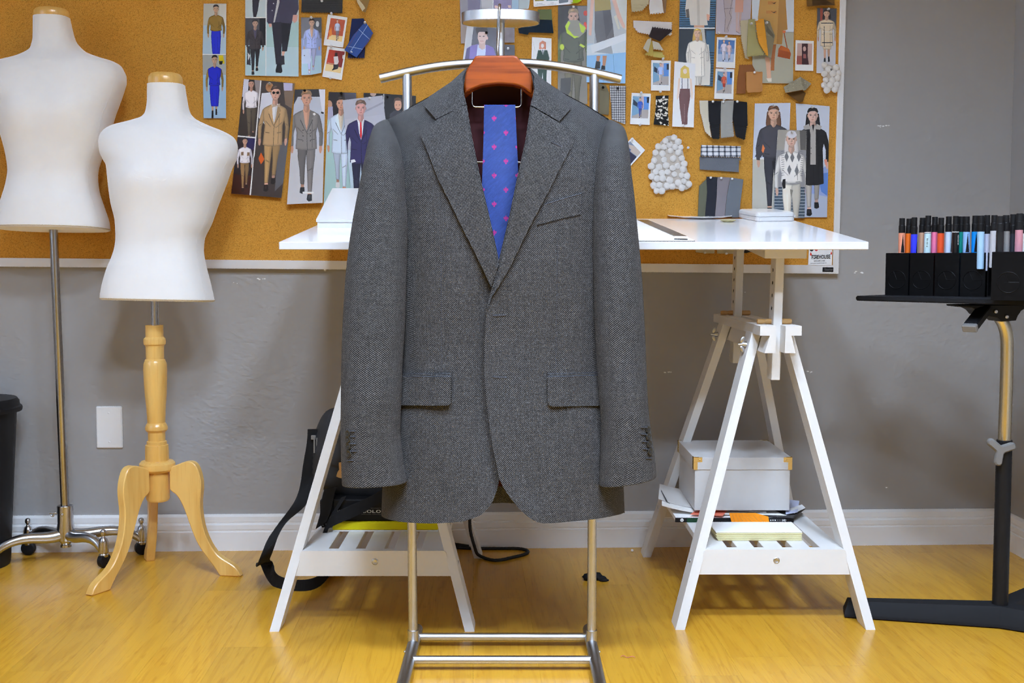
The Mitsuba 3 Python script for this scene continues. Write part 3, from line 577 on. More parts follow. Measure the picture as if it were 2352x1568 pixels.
skL, RL = sleeve(rowsL, -1)
rowsR = [(276, 1399, 288, 1424, .018, .020), (292, 1389, 296, 1433, .028, .036), (317, 1382, 317, 1440, .036, .046), (345, 1374, 345, 1444.5, .044, .054), (394, 1365.5, 394, 1449, .052, .058),
         (450, 1361.5, 450, 1456, .058, .058), (524, 1360, 524, 1463, .062, .057), (640, 1363, 640, 1474, .064, .055), (735, 1366, 735, 1479.5, .064, .053), (831, 1371, 831, 1484, .064, .052), (908, 1376, 908, 1487, .066, .052),
         (984, 1381, 984, 1494, .066, .051), (1045, 1379, 1045, 1503, .066, .050), (1112, 1376, 1092, 1506.5, .066, .049)]
skR, RR = sleeve(rowsR, 1)
def on_sleeve(R, px, py):                              # the front of a sleeve at a pixel
    d = ray(px, py); V = R.reshape(-1, 3); t = (V - EY) @ d / (d @ d); e = np.linalg.norm(EY + t[:, None] * d - V, axis=1); e = e + (t * d[1] - (YH - .05)) * .3
    k = np.argmin(e); return EY + d * t[k]
mat('m_button', pr((0.022, 0.020, 0.016), 0.25))
def button(p, r, parent, yaw):
    prof = [(.0001, 0), (r * .9, 0), (r, .0009), (r, .0020), (r * .9, .0026), (r * .78, .0022), (.0001, .0018)]
    b = obj('button', mv(lathe(prof, 24), frame(p, yaw, math.pi / 2)), 'm_button', parent)
    obj('thread', mv(cat(box(-.0012, .0012, -.0004, .0004, .0015, .0026), box(-.0004, .0004, -.0012, .0012, .0015, .0026)), frame(p, yaw, math.pi / 2)), 'm_thread', b, smooth=False)
for R, sk, pts, yaw, sg in ((RL, skL, [(800, 995), (800, 1008), (801, 1024), (802.5, 1041)], -.75, 1), (RR, skR, [(1487, 986), (1488, 1002), (1490, 1019), (1492, 1036)], .75, -1)):
    for k, (x, y) in enumerate(pts):
        p = on_sleeve(R, x, y); button(p + [0, -.0015, 0], .0066, sk, yaw)
    for x, y in [(p[0] + sg * 8, p[1] - 5) for p in pts] + [(pts[-1][0] + sg * 2, pts[-1][1] + 16)]:
        a, b = on_sleeve(R, x - 7, y), on_sleeve(R, x + 8, y)
        obj('buttonhole', tube([a + [0, -.001, 0], (a + b) / 2 + [0, -.0022, 0], b + [0, -.001, 0]], .0010, 8), 'm_thread', sk, smooth=50)
def hole(x0, y0, x1, y1, dep, parent):
    P = lift([(x0 + (x1 - x0) * t, y0 + (y1 - y0) * t) for t in np.linspace(0, 1, 6)], dep); Y = dep(P[:, 0], P[:, 1])
    c = np.c_[P[:, 0], Y - .0006, P[:, 1]]
    m = cat(tube(c + [0, 0, .0009], .0010, 8), tube(c - [0, 0, .0009], .0010, 8), ball(c[0], .0018, 1))
    obj('buttonhole', m, 'm_thread', parent, smooth=50)
def stitch(pix, dep, r=.0008, name='seam'):
    P = lift(pix, dep); ls = LineString(P); q = np.array([ls.interpolate(t, normalized=True).coords[0] for t in np.linspace(0, 1, 30)]); obj(name, tube(np.c_[q[:, 0], dep(q[:, 0], q[:, 1]) - .0001, q[:, 1]], r, 6), 'm_thread', jk, smooth=50)
stitch([(1250, 470.5), (1292, 456.8), (1337, 444)], off(.003), .0011, 'pocket_mouth'); stitch([(1336.5, 444), (1334, 493)], off(.002), .0006, 'pocket_mouth'); stitch([(1233, 518.5), (1285, 504.5), (1334, 494)], off(.0005), .0009, 'pocket_mouth')
stitch([(915, 863.2), (1036, 863.8)], off(.0035), .0011, 'pocket_mouth'); stitch([(1258, 864.6), (1385, 860.4)], off(.0035), .0011, 'pocket_mouth')
stitch([(915, 857), (1035.5, 858)], off(.0005), .0007, 'pocket_mouth'); stitch([(1258.7, 857.5), (1385, 854)], off(.0005), .0007, 'pocket_mouth')
stitch([(1013, 562), (1014, 700), (1014.5, 856)], lambda x, z: under_y(x, z), .0006, 'dart_seam'); stitch([(1281, 540), (1279, 690), (1277, 855)], over_y, .0006, 'dart_seam')
hole(1134, 725, 1162, 723.5, over_y, jk); hole(1134, 866, 1164, 867.5, over_y, jk); hole(1268, 327, 1290, 337.5, lyR, lpR)

# ------------------------------------------------------------------ the tie over the upper trouser bar
tp0 = at(1148, 246, YB1); 
def f_tie(p, n, uv):
    # staggered fleur motifs: two columns, rows every 0.0269 m
    cx, cy = 0.02265, 0.0546
    def motif(ox, oy):
        u = (uv.x - ox) - 2 * cx * 0 ; v = uv.y - oy
        v = v - cy * dr.round(v / cy); u = u - 2 * cx * dr.round(u / (2 * cx))
        u = u + 0.0
        petal = smoothstep(1.0, 0.7, dr.square(u / 0.0016) + dr.square((v - 0.0008) / 0.0052))
        s = dr.abs(u) - 0.0030
        side = smoothstep(1.0, 0.6, dr.square(s / 0.0018) + dr.square((v - 0.0003 - 0.35 * s) / 0.0030))
        foot = smoothstep(1.0, 0.6, dr.square(u / 0.0021) + dr.square((v + 0.0042) / 0.0014))
        return dr.maximum(dr.maximum(petal, side), foot)
    m = dr.maximum(motif(0.0, 0.0), motif(cx, cy / 2))
    wv = dr.sin((uv.x + uv.y) * 4200) * 0.5 + 0.5; k = fbm(uv.x * 500, uv.y * 500, 1.0, 2); sl = fbm((uv.x + uv.y) * 60, (uv.x - uv.y) * 420, 2.0, 2)
    base = mix((0.010, 0.030, 0.155), (0.024, 0.062, 0.265), wv * 0.45 + k * 0.3 + (sl - 0.5) * 0.7)
    return mix(base, mi.Color3f(0.42, 0.010, 0.17), m * 0.9)
mat('m_tie', pr(proc(f_tie), 0.7, sheen=0.3))
tie = thing('necktie', 'royal blue tie with pink fleur motifs hanging from the hanger bar inside the jacket', 'tie')
yt = YB1 - .0055
def tie_y(x, z):
    e = np.abs(x - (tp0[0] - .001)) / .034; return yt - .004 * np.clip(1 - e ** 2, 0, 1) + .0015 * np.sin(z * 25) - .012 * np.clip((tp0[2] - .05 - z) / .35, 0, 1)
fb = lift([(1112, 243), (1183.5, 243), (1186, 300), (1189.5, 370), (1192, 450), (1196, 560), (1197, 620), (1150, 668), (1101, 620), (1104, 520), (1107.5, 410), (1110.5, 320)], tie_y)
m, uv = sheet(Polygon(fb), tie_y, .003, .005); ux = at(1135, 272, yt)
uv = np.c_[uv[:, 0] - ux[0], uv[:, 1] - ux[2]]
obj('front_blade', m, 'm_tie', tie, smooth=True, uv=uv)
r0, r1 = at(1112, 246, YB1)[0], at(1183.5, 246, YB1)[0]
th = np.linspace(-.1, np.pi + .1, 14); pr_ = [(-math.cos(t) * .0054, math.sin(t) * .0054) for t in th]
V, UVl = [], []
for x in np.linspace(r0, r1, 12):
    for k, (a, b) in enumerate(pr_): V.append((x, YB1 + a, tp0[2] + b - .001)); UVl.append((x - ux[0], tp0[2] + .0025 + .0054 * th[k] - ux[2]))
f = []
for i in range(11):
    for k in range(13): a = i * 14 + k; f += [[a, a + 14, a + 15], [a, a + 15, a + 1]]
obj('fold', TM(V, f), 'm_tie', tie, smooth=True, uv=np.array(UVl))
bbp = [(r0 + .006, tp0[2]), (r1 - .006, tp0[2]), (r1 - .014, tp0[2] - .30), ((r0 + r1) / 2, tp0[2] - .335), (r0 + .014, tp0[2] - .30)]
m, uv = sheet(Polygon(bbp), lambda x, z: YB1 + .0052 + 0 * x, .002, .01)
obj('back_blade', m, 'm_tie', tie, smooth=True, uv=uv + .013)
# ------------------------------------------------------------------ dress forms
def f_canvas(p, n, uv): return 0.00016 * dr.sin(p.x * 3600) * dr.sin(p.z * 3600) + 0.00025 * fbm(p.x * 120, p.y * 120, p.z * 120, 2)
mat('m_canvas', bump(pr((0.82, 0.82, 0.815), 0.85, specular=0.2), f_canvas))
def f_maple(p, n, uv):
    w = fbm(p.x * 30, p.y * 30, p.z * 4, 3); k = fbm(p.x * 260, p.y * 260, p.z * 10, 2)
    return mix((0.74, 0.46, 0.135), (0.62, 0.33, 0.070), smoothstep(0.35, 0.7, w) * 0.7 + smoothstep(0.5, 0.8, k) * 0.3)
mat('m_hem', pr((0.52, 0.43, 0.28), 0.8))
mat('m_maple', pr(proc(f_maple), 0.28, specular=0.5, clearcoat=0.6, clearcoat_gloss=0.85))
mat('m_oldsteel', {'type': 'roughconductor', 'specular_reflectance': {'type': 'rgb', 'value': [0.46, 0.46, 0.47]}, 'material': 'none', 'alpha': 0.10})
def torso(t, Y, Lr, Rr, hd, y0, y1, bust, tilt, tilty, sharp=.80):
    Lf, Rf, Hf = mono(*zip(*Lr)), mono(*zip(*Rr)), mono(*zip(*hd))
    n = 96; th = np.arange(n) * 2 * np.pi / n; ys = []
    yy = y0
    ds = .0
    # denser rows where the outline runs flat
    fine = np.linspace(y0, y1, 900); w = np.r_[0, np.cumsum(np.hypot(np.diff(fine), np.diff(Rf(fine))))]
    ys = np.interp(np.linspace(0, w[-1], 130), w, fine)
    R = []
    for y in ys:
        a, b = at(Lf(y), y, Y), at(Rf(y), y, Y); c = (a + b) / 2; hw = (b - a)[0] / 2; h = float(Hf(y))
        cs = np.sign(np.cos(th)) * np.abs(np.cos(th)) ** sharp; sn = np.sign(np.sin(th)) * np.abs(np.sin(th)) ** sharp
        x = cs * hw; yv = sn * h
        for (bx, by, br, ba) in bust:
            g = ba * np.exp(-((x - bx) / br) ** 2 - ((y - by) / 42.) ** 2) * (sn < 0) * np.minimum(1, np.abs(sn) * 2); yv = yv - g
        k = (y - y0) / (y1 - y0)
        z = c[2] - (yv * tilt + x * tilty) * max(0, (k - .55) / .45)
        R.append(np.stack([c[0] + x, Y + yv, z], 1))
    R = np.array(R); last = R[-1]; cc = last.mean(0)
    ends = [cc + (last - cc) * k + [0, 0, d] for k, d in ((.992, -.0035), (.975, -.0050), (.6, -.0050))]
    first = R[0]; c0 = first.mean(0)
    R = np.concatenate([R, np.array(ends)]); key = obj('torso', loft(R), 'm_canvas', t, smooth=50)
    for kk in (91, 53): scene[key_of(key + '__side_seam')] = mikit.ply(tube(R[34:130, kk], .0004, 6), 'm_canvas', True)
    scene[key_of(key + '__hem')] = mikit.ply(tube(last + [0, 0, -.0012], .0013, 6, closed=True), 'm_hem', True)
    return key
def neck_cap(t, Y, x0, x1, y0, y1, h0):
    a, b = at(x0, y1, Y), at(x1, y1, Y); c = (a + b) / 2; r = (b - a)[0] / 2; H = at(x0, y0, Y)[2] - a[2]
    prof = [(r * .97, -.001), (r, .002), (r, H * .45), (r * .96, H * .68), (r * .86, H * .86), (r * .72, H * .93), (r * .70, H * .90), (r * .42, H * .88), (r * .40, H * .98), (0, H * 1.0)]
    m = lathe(prof, 48); m.apply_scale([1, h0 / r, 1]); m.apply_translation(c); obj('neck_cap', m, 'm_maple', t, smooth=40)
# large form on a rolling steel base
cast = [atz(66, 1274, 0), atz(326, 1273, 0), atz(239, 1303, 0), atz(-14, 1309, 0)]
hub = (cast[0] + cast[1] + cast[2] + cast[3]) / 4; hub[0] = at(152, 1256, hub[1])[0]
YA = hub[1] - .02
f1 = thing('dress_form', 'larger white canvas dress form on a wheeled steel stand, at the left edge', 'dress form')
LA = [(39, 80), (89, 80), (105, 77), (114, 74), (123, 62), (134, 36), (143, 0), (150, -22), (160, -38), (172, -46), (185, -48), (200, -42), (215, -30), (230, -14), (246, 0), (304, 11), (357, 23), (393, 27), (411, 25), (457, 14), (493, 0), (511, -5), (525, -7)]
RA = [(39, 157), (64, 162.5), (93, 171), (106, 181), (118, 195), (132, 228.6), (143, 264), (150, 274.5), (161, 281), (175, 286), (187, 286), (200, 282), (229, 271), (264, 257), (314, 243), (357, 228.6), (386, 219.6), (404, 218), (436, 221), (471, 232), (511, 244.6), (525, 246)]
HA = [(39, .043), (93, .048), (118, .056), (132, .066), (150, .082), (185, .098), (230, .108), (290, .112), (357, .098), (404, .090), (471, .102), (525, .106)]
torso(f1, YA, LA, RA, HA, 40, 523, [(-.062, 262, .055, .016), (.062, 262, .055, .016)], .05, .012)
neck_cap(f1, YA, 79, 157.5, 18.5, 40, .043)
pt, pb = at(122, 517, YA), at(150, 1175, hub[1]); pt[1] += .0
obj('pole', tube([pb, (pb + pt) / 2, pt + [0, 0, .02]], .0108, 24), 'm_oldsteel', f1, smooth=50)
HB = thing(f1 + '__base'); hz = at(150, 1160, hub[1])[2]; h0 = at(150, 1255, hub[1])[2]
scene[HB] = mikit.ply(mv(lathe([(.0145, h0), (.0145, h0 + .006), (.012, h0 + .007), (.014, h0 + .012), (.021, h0 + .02), (.023, h0 + .045), (.0205, h0 + .065), (.0205, hz - .002), (.019, hz), (.0001, hz)], 32), t=(hub[0], hub[1], 0)), 'm_chrome', 45)
for k, c in enumerate(cast):
    d = c - hub; d[2] = 0; Ld = np.linalg.norm(d); e = d / Ld
    q = [hub + e * .012 + [0, 0, h0 + .034], hub + e * Ld * .28 + [0, 0, h0 + .030], hub + e * Ld * .5 + [0, 0, h0 + .033], hub + e * Ld * .75 + [0, 0, h0 + .028], hub + e * (Ld - .006) + [0, 0, h0 + .006]]
    m = tube(spline(q, 26), np.linspace(.0165, .0105, 26), 20); obj('arm', m, 'm_chrome', HB, smooth=50)
    cs = obj('caster', mv(lathe([(.0001, .028), (.011, .029), (.0125, .034), (.0125, .036), (.011, .038), (.0125, .042), (.0125, .068), (.010, .076), (.005, .081), (.0038, .083), (.0045, .086), (.0072, .090), (.0078, .0945), (.0066, .099), (.0035, .1015), (.0001, .102)], 28), t=(c[0], c[1], 0)), 'm_chrome', HB, smooth=45)
    w = lathe([(.0001, -.009), (.015, -.009), (.0185, -.0065), (.0195, 0), (.0185, .0065), (.015, .009), (.0001, .009)], 28)
    scene[key_of(f1 + '__wheel')] = mikit.ply(mv(w, frame((c[0], c[1], .0195), .6 * k, math.pi / 2)), 'm_black', 40)
obj('wing_screw', cat(mv(lathe([(.0025, 0), (.0025, .02)], 10), frame((hub[0] - .02, hub[1] - .004, hz - .020), 0, 0, -math.pi / 2)), tube(spline([(hub[0] - .037, hub[1] - .004, hz - .026), (hub[0] - .030, hub[1] - .004, hz - .027), (hub[0] - .026, hub[1] - .004, hz - .019), (hub[0] - .021, hub[1] - .004, hz - .021)], 14), .0022, 8), ball((hub[0], hub[1] - .0225, hz - .021), .0032, 1)), 'm_chrome', f1, smooth=50)
# small form on a turned maple stand
fs = [atz(203, 1368, 0), atz(556, 1322, 0), atz(340, 1281, 0)]
XB, YB_ = at(363, 1150, 2.93)[0], 2.93
f2 = thing('dress_form', 'smaller white canvas dress form on a turned light wood post with three curved legs', 'dress form')
LB = [(194.6, 341), (228.6, 341), (257, 337.5), (270, 328.6), (278.6, 303.6), (291, 257), (303.6, 239), (314, 233), (325, 231), (350, 234), (366, 241), (382, 250), (407, 253.6), (464, 261), (514, 271), (546, 272), (566, 270), (586, 265), (619, 252), (678, 238), (690, 237)]
RB = [(194.6, 422.5), (225, 427), (257, 434), (271, 446), (286, 475), (302, 514), (309, 527), (316, 536), (325, 541), (336, 543.6), (361, 541), (389, 528.6), (418, 518), (464, 500), (514, 482), (550, 466), (573, 464), (606, 469), (646, 479), (690, 489)]
HBf = [(194, .045), (230, .047), (260, .052), (278, .060), (300, .076), (335, .092), (380, .100), (430, .104), (514, .092), (560, .086), (640, .100), (690, .106)]
torso(f2, YB_, LB, RB, HBf, 195, 686, [(-.055, 412, .05, .015), (.055, 412, .05, .015)], .03, .022)
neck_cap(f2, YB_, 342, 418.5, 167, 195, .045)
# the side seam and the armhole plate line
obj('rod', tube([(XB + .002, YB_, at(365, 750, YB_)[2]), (XB + .002, YB_, at(365, 690, YB_)[2] + .02)], .0095, 20), 'm_chrome', f2, smooth=50)
def zz(y): return at(363, y, YB_)[2]
PX = 2.93 / 2650
prof = [(746.5, 19.5), (747, 20), (773, 20), (775, 22), (778, 24.5), (784, 25.2), (790, 24.5), (793, 21.5), (796, 20.8), (799, 20.5), (824, 20.3), (826, 23), (829, 23.2), (833, 25.5), (846, 26.6), (870, 26.2), (905, 24.5), (940, 21.5), (970, 20), (974, 23), (980, 25.3), (986, 25.2), (990, 22), (992, 19.5), (1011, 19.5), (1013, 22.5), (1020, 22.8), (1021, 25.6), (1026, 26.2), (1056, 27), (1058, 36), (1063, 40.5), (1070, 41), (1076, 40), (1081, 35), (1082, 27.5), (1143, 27.0), (1149, 24), (1152, 14), (1152.5, 0)]
obj('post', mv(lathe([(r * PX, zz(y)) for y, r in prof[::-1]] + [(0, zz(746.5))], 48), t=(XB, YB_, 0)), 'm_maple', f2, smooth=28)
lz = [(1503, 310), (1560, 290), (1640, 262), (1700, 254), (1750, 270), (1790, 330), (1812, 400), (1818, 480), (1806, 620), (1815, 720), (1840, 830), (1900, 955), (2000, 1065), (2130, 1135), (2190, 1195), (2205, 1222), (2190, 1230), (2000, 1230), (1905, 1110), (1790, 970), (1710, 810), (1660, 690), (1610, 595), (1570, 545), (1530, 520), (1505, 500)]
lr = np.array([at(x / 3.794, 1000 + y / 3.794, YB_)[[0, 2]] for x, y in lz]); lr[:, 0] -= XB; lr[:, 1] -= lr[:, 1].min()
Rf_ = lr[:, 0].max()
lsm = Polygon(np.vstack([lr[:1], smooth_poly(lr[1:15], 60, False), lr[15:17], smooth_poly(lr[17:25], 40, False), lr[25:]])).buffer(0)
for k, c in enumerate(fs):
    d = c - np.array([XB, YB_, 0]); ang = math.atan2(d[1], d[0]); sc = (np.linalg.norm(d[:2])) / Rf_
    lay = [(.0025, -.0112), (0, -.0090), (0, .0090), (.0025, .0112)]
    m = slab_y(lsm, lay); v = m.vertices; v[:, 0] = np.where(v[:, 0] > .026, .026 + (v[:, 0] - .026) * (sc * Rf_ - .026) / (Rf_ - .026), v[:, 0]); m.vertices = v
    m.apply_transform(frame((XB, YB_, 0), ang)); obj('leg', m, 'm_maple', f2, smooth=30)

# ------------------------------------------------------------------ waste bin at the left edge
bz = 2.995; bx0 = at(42, 935, bz); rad = .135; BX = bx0[0] - rad; zt = bx0[2]
bn = thing('waste_bin', 'tall black plastic waste bin with a lid cut by the left edge', 'waste bin')
obj('body', mv(lathe([(.0001, 0), (rad * .69, 0), (rad * .705, .006), (rad * .89, zt - .02), (rad * .89, zt + .003)], 48), t=(BX, bz, 0)), 'm_black', bn, smooth=40)
obj('lid', mv(lathe([(rad * .90, zt - .014), (rad * .99, zt - .012), (rad, zt - .004), (rad * .99, zt), (rad * .955, zt + .002), (rad * .945, zt + .014), (rad * .90, zt + .022), (rad * .5, zt + .0245), (.0001, zt + .025)], 64), t=(BX, bz, 0)), 'm_black', bn, smooth=40)

# ------------------------------------------------------------------ black tilting side table on the right, with the marker racks
ts = thing('side_table', 'black adjustable side table on a single pole in the right corner, carrying the marker racks', 'side table')
TA = np.array([at(1954, 690, 2.60)[0], 2.60]); TR = math.radians(-48); td = np.array([math.cos(TR), math.sin(TR)]); tn = np.array([-td[1], td[0]])
TZ0 = at(1954, 690, 2.60)[2]; TZ1 = TZ0 + .0105
tp = Polygon([TA, TA + td * .52, TA + td * .52 + tn * .36, TA + tn * .36]).buffer(-.03).buffer(.03)
m = mv(extrude(Polygon(tp.buffer(-.002)), .0105), t=(0, 0, TZ0)); m2 = mv(extrude(tp, .0065), t=(0, 0, TZ0 + .002))
obj('table_top', cat(m, m2), 'm_charcoal', ts, smooth=30)
pbt = atz(2297, 1388, .045); pbx, pby = pbt[0], pbt[1]
ptop = at(2307, 1010, pby)
obj('pole_sleeve', tube([(pbx, pby, .03), (pbx + (ptop[0] - pbx) * .5, pby, ptop[2] * .5), ptop], [.0168, .0166, .0164], 28), 'm_black', ts, smooth=50)
mat('m_pole', {'type': 'roughconductor', 'specular_reflectance': {'type': 'rgb', 'value': [0.68, 0.62, 0.48]}, 'material': 'none', 'alpha': 0.16})
ip = [ptop - [0, 0, .05], at(2309, 950, pby), at(2312, 860, pby), at(2313, 800, pby), at(2311, 765, pby), at(2304, 742, pby), at(2292, 724, pby)]
obj('pole', tube(spline(ip, 40), .0134, 28), 'm_pole', ts, smooth=50)
kp = at(2297, 1033, pby - .024)
tri3 = shapely.unary_union([LineString([(0, 0), (.026 * math.cos(a), .026 * math.sin(a))]).buffer(.0085) for a in (math.radians(140), math.radians(18), math.radians(262))]).buffer(.006).buffer(-.006)
obj('clamp_knob', mv(slab_y(tri3, [(.003, -.006), (0, -.003), (0, .004), (.002, .006)]), t=kp), 'm_grey', ts, smooth=35)
hx = at(2275, 712, pby)
pl_ = [(2187, 699), (2352, 699), (2352, 705), (2340, 706), (2330, 712), (2322, 724), (2318, 734), (2285, 737), (2275, 728), (2240, 722), (2232, 712), (2218, 705), (2187, 703)]
obj('tilt_bracket', slab_y(Polygon([at(x, y, pby)[[0, 2]] for x, y in pl_]), [(.001, pby - .035), (0, pby - .033), (0, pby + .033), (.001, pby + .035)]), 'm_black', ts, smooth=30)
lv = [at(2225, 716, pby - .02), at(2226, 752, pby - .055)]
lever = obj('tilt_lever', bar(at(2262, 708, pby - .03), at(2228, 752, pby - .085), .030, .016, c=.002), 'm_black', ts, smooth=False)
obj('lever_tip', bar(at(2230, 749, pby - .082), at(2226, 756, pby - .090), .0305, .0165, c=.002), 'm_grey', lever, smooth=False)
for k, (x, y) in enumerate(((2287, 715), (2312, 727))): obj('bolt', mv(lathe([(.0042, 0), (.0042, .003), (.003, .004), (.0001, .004)], 12), frame(at(x, y, pby - .036), 0, math.pi / 2)), 'm_zinc', ts)
jn = np.array([pbx, pby])
for tgt in (np.array([atz(1948, 1402, .02)[0], 2.568, 0]), None, None):
    if tgt is not None: e = np.array([tgt[0], tgt[1]])
    elif 'leg_done' not in globals(): leg_done = 1; e = jn + np.array([.30, -.205])
    else: e = jn + np.array([.26, .26])
    d = e - jn; Ld = np.linalg.norm(d); d /= Ld; s = np.array([-d[1], d[0]])
    P = []
    for (tt_, w0, w1, h) in ((0, .034, .022, .047), (Ld, .024, .015, .037)):
        for sg in (-1, 1): P += [(*(jn + d * tt_ + s * sg * w0), .003), (*(jn + d * tt_ + s * sg * w0), .012), (*(jn + d * (tt_ - (.008 if tt_ else 0)) + s * sg * w1), h)]
    obj('foot', hexa(P), 'm_charcoal', ts, smooth=25)
# marker racks: open black boxes with a round emboss on the face
def rack(p, yaw, label, w=.0535, d=.16, h=.0965, plain=False):
    t = thing('marker_rack', label, 'marker rack', None)
    M = frame((p[0], p[1], TZ1), yaw)
    wl_ = [box(-w/2, w/2, 0, .003, 0, h, .0008), box(-w/2, w/2, d - .003, d, 0, h, .0008), box(-w/2, -w/2 + .002, 0, d, 0, h, .0005), box(w/2 - .002, w/2, 0, d, 0, h, .0005), box(-w/2, w/2, 0, d, 0, .003)]
    if plain: wl_ = [box(-w/2, w/2, .02, .022, .028, .030, 0), box(-w/2, w/2, d - .003, d, 0, h, .0008), box(-w/2, -w/2 + .002, 0, d, 0, h, .0005), box(w/2 - .002, w/2, 0, d, 0, h, .0005), box(-w/2, w/2, 0, d, 0, .003), box(-w/2, w/2, .02, .022, 0, .034)]
    obj('body', mv(cat(*wl_), M), 'm_rack', t, smooth=False)
    if not plain:
        a = np.linspace(0, 2 * np.pi, 41)[:-1]; c = (0, 0, .036); r = .0205
        ring = tube([(r * math.cos(x), 0, c[2] + r * math.sin(x)) for x in a], .0011, 8, closed=True)
        sp = [tube([(0, 0, c[2]), (r * math.cos(x), 0, c[2] + r * math.sin(x))], .0009, 6) for x in (0.0, 1.95)]
        obj('emboss', mv(cat(ring, *sp), M), 'm_rack', t, smooth=50)
    return t
mat('m_rack', pr((0.0045, 0.0045, 0.005), 0.30, specular=0.12))
rk = [(2057, 680), (2109, 682), (2162, 684.5), (2215, 687)]
lab = ['leftmost black marker rack of the row on the side table', 'second black marker rack from the left on the side table', 'third black marker rack from the left on the side table', 'black marker rack just left of the gap with the low grey markers']
step = .0566; r0_ = atz(2031, 677.5, TZ1)
P0r = np.array([r0_[0], r0_[1]]) ; rd = np.array([math.cos(math.radians(-40)), math.sin(math.radians(-40))])
for k in range(4):
    c = P0r + rd * (step * (k + .5)); rack(c, math.radians(-40), lab[k])
c = P0r + rd * (step * 4.42); rack(c, math.radians(-40), 'open-fronted black rack in the gap, holding the low grey markers', w=.042, plain=True)
c5 = atz(2315, 690, TZ1); rack(c5, math.radians(-27), 'large black marker rack facing the room at the right edge', w=.0635, d=.10)
MK = [(2072.3, 501, 535, (238, 158, 130), 1, 'salmon'), (2088, 502, 536, (240, 118, 38), 0, 'orange'), (2100.6, 499, 538, (52, 62, 240), 2, 'ultramarine blue'), (2119, 500, 534, (196, 158, 132), 2, 'tan'), (2132, 495, 536, (200, 232, 240), 3, 'pale cyan'),
      (2147.7, 498, 533, (243, 128, 172), 0, 'pink'), (2162, 500, 535.5, (230, 84, 42), 0, 'red-orange'), (2179.6, 497, 532.5, (205, 225, 252), 2, 'ice blue'), (2196, 496, 533, (14, 14, 16), 4, 'black lettered'), (2209, 497, 532.5, (4, 142, 132), 0, 'teal'),
      (2221, 497, 532.5, (146, 190, 244), 1, 'light blue'), (2240.6, 495, 532, (6, 152, 245), 1, 'bright azure'), (2254, 495, 532, (170, 208, 238), 0, 'pale blue low-set'), (2268, 494, 537, (188, 192, 212), 0, 'lavender grey low-set'), (2284, 494, 530, (192, 192, 198), 0, 'cool grey low-set'),
      (2298, 496, 533, (20, 20, 22), 0, 'black'), (2311.5, 494, 531, (126, 126, 126), 0, 'mid grey'), (2327.6, 492, 536.5, (38, 42, 50), 0, 'charcoal'), (2342, 490, 528, (190, 132, 144), 0, 'dusty mauve'), (2353, 491, 536, (215, 215, 215), 0, 'light grey')]
rngm = np.random.default_rng(8)
for i, (x, yt_, yl, col, style, nm) in enumerate(MK):
    low = i in (12, 13, 14)
    fr_ = (x - 2031) / (2240 - 2031)
    Y = P0r[1] + rd[1] * step * 4 * fr_ + (.035 if not low else .008) + .02 * (i % 2)
    if i >= 15: Y = c5[1] + .03 + .012 * (i % 3)
    a = at(x, yt_, Y); b = at(x, yl, Y); zb_ = TZ1 + .0035 if not low else at(x, (618, 622, 615)[i - 12], Y)[2]
    lx_ = (rngm.random() - .5) * .03
    t = thing('marker', f'{nm} art marker with a black cap standing in the marker racks', 'marker', 'markers in the racks')
    r = .0074; zl = b[2]; H = a[2]
    Mx = frame((a[0], Y, 0)); Mx[0, 2] = lx_; Mx[0, 3] -= lx_ * zl
    vobj('barrel', mv(lathe([(.0001, zb_), (r * .85, zb_), (r, zb_ + .002), (r, zl), (.0001, zl)], 24), Mx), srgb(col), t, 'm_plastic', smooth=40)
    obj('cap', mv(lathe([(.0001, zl), (r * .96, zl), (r * .98, zl + .016), (r * .93, zl + .0175), (r * .86, zl + .0180), (r * .84, H - .001), (r * .78, H), (r * .4, H), (r * .38, H - .002), (.0001, H - .002)], 24), Mx), 'm_black', t, smooth=40)
    if style in (1, 2):
        an = np.linspace(-1, 1, 9); P = []; f = []
        for k, (z_, w_) in enumerate(((zl - .004, .03), (zl - .045, .55))):
            for q_ in an: P.append((math.sin(q_ * w_ + (.0 if style == 1 else .9)) * (r + .0002), -math.cos(q_ * w_ + (.0 if style == 1 else .9)) * (r + .0002), z_))
        for k in range(8): f += [[k, k + 9, k + 10], [k, k + 10, k + 1]]
        obj('wedge_print', mv(TM(P, f), Mx), 'm_black', t, smooth=True)
    if style == 3:
        for k in range(7): obj('printed_bar', mv(box(-.0045, -.0012, -r - .0004, -r + .001, zl - .012 - .0028 * k, zl - .0130 - .0028 * k + .0004 * (k % 3)), Mx), 'm_black', t, smooth=False)
        obj('ring', mv(lathe([(r * 1.0, zl + .001), (r * 1.01, zl + .0025), (r * .97, zl + .003)], 20), Mx), 'm_paper', t)
    if style == 4:
        tm = meshkit.text_mesh('PRISMACOLOR', .0022, .0002); tm.apply_transform(frame((0, 0, 0), -math.pi / 2)); v = tm.vertices; tm.vertices = np.c_[v[:, 0] + .0018, -r - .0004 - v[:, 2] + .0 * v[:, 0], zl - .006 + v[:, 1]]
        obj('lettering', mv(tm, Mx), 'm_paper', t, smooth=False)
        obj('ring', mv(lathe([(r * 1.0, zl - .001), (r * 1.01, zl + .0005), (r * .97, zl + .001)], 20), Mx), 'm_paper', t)
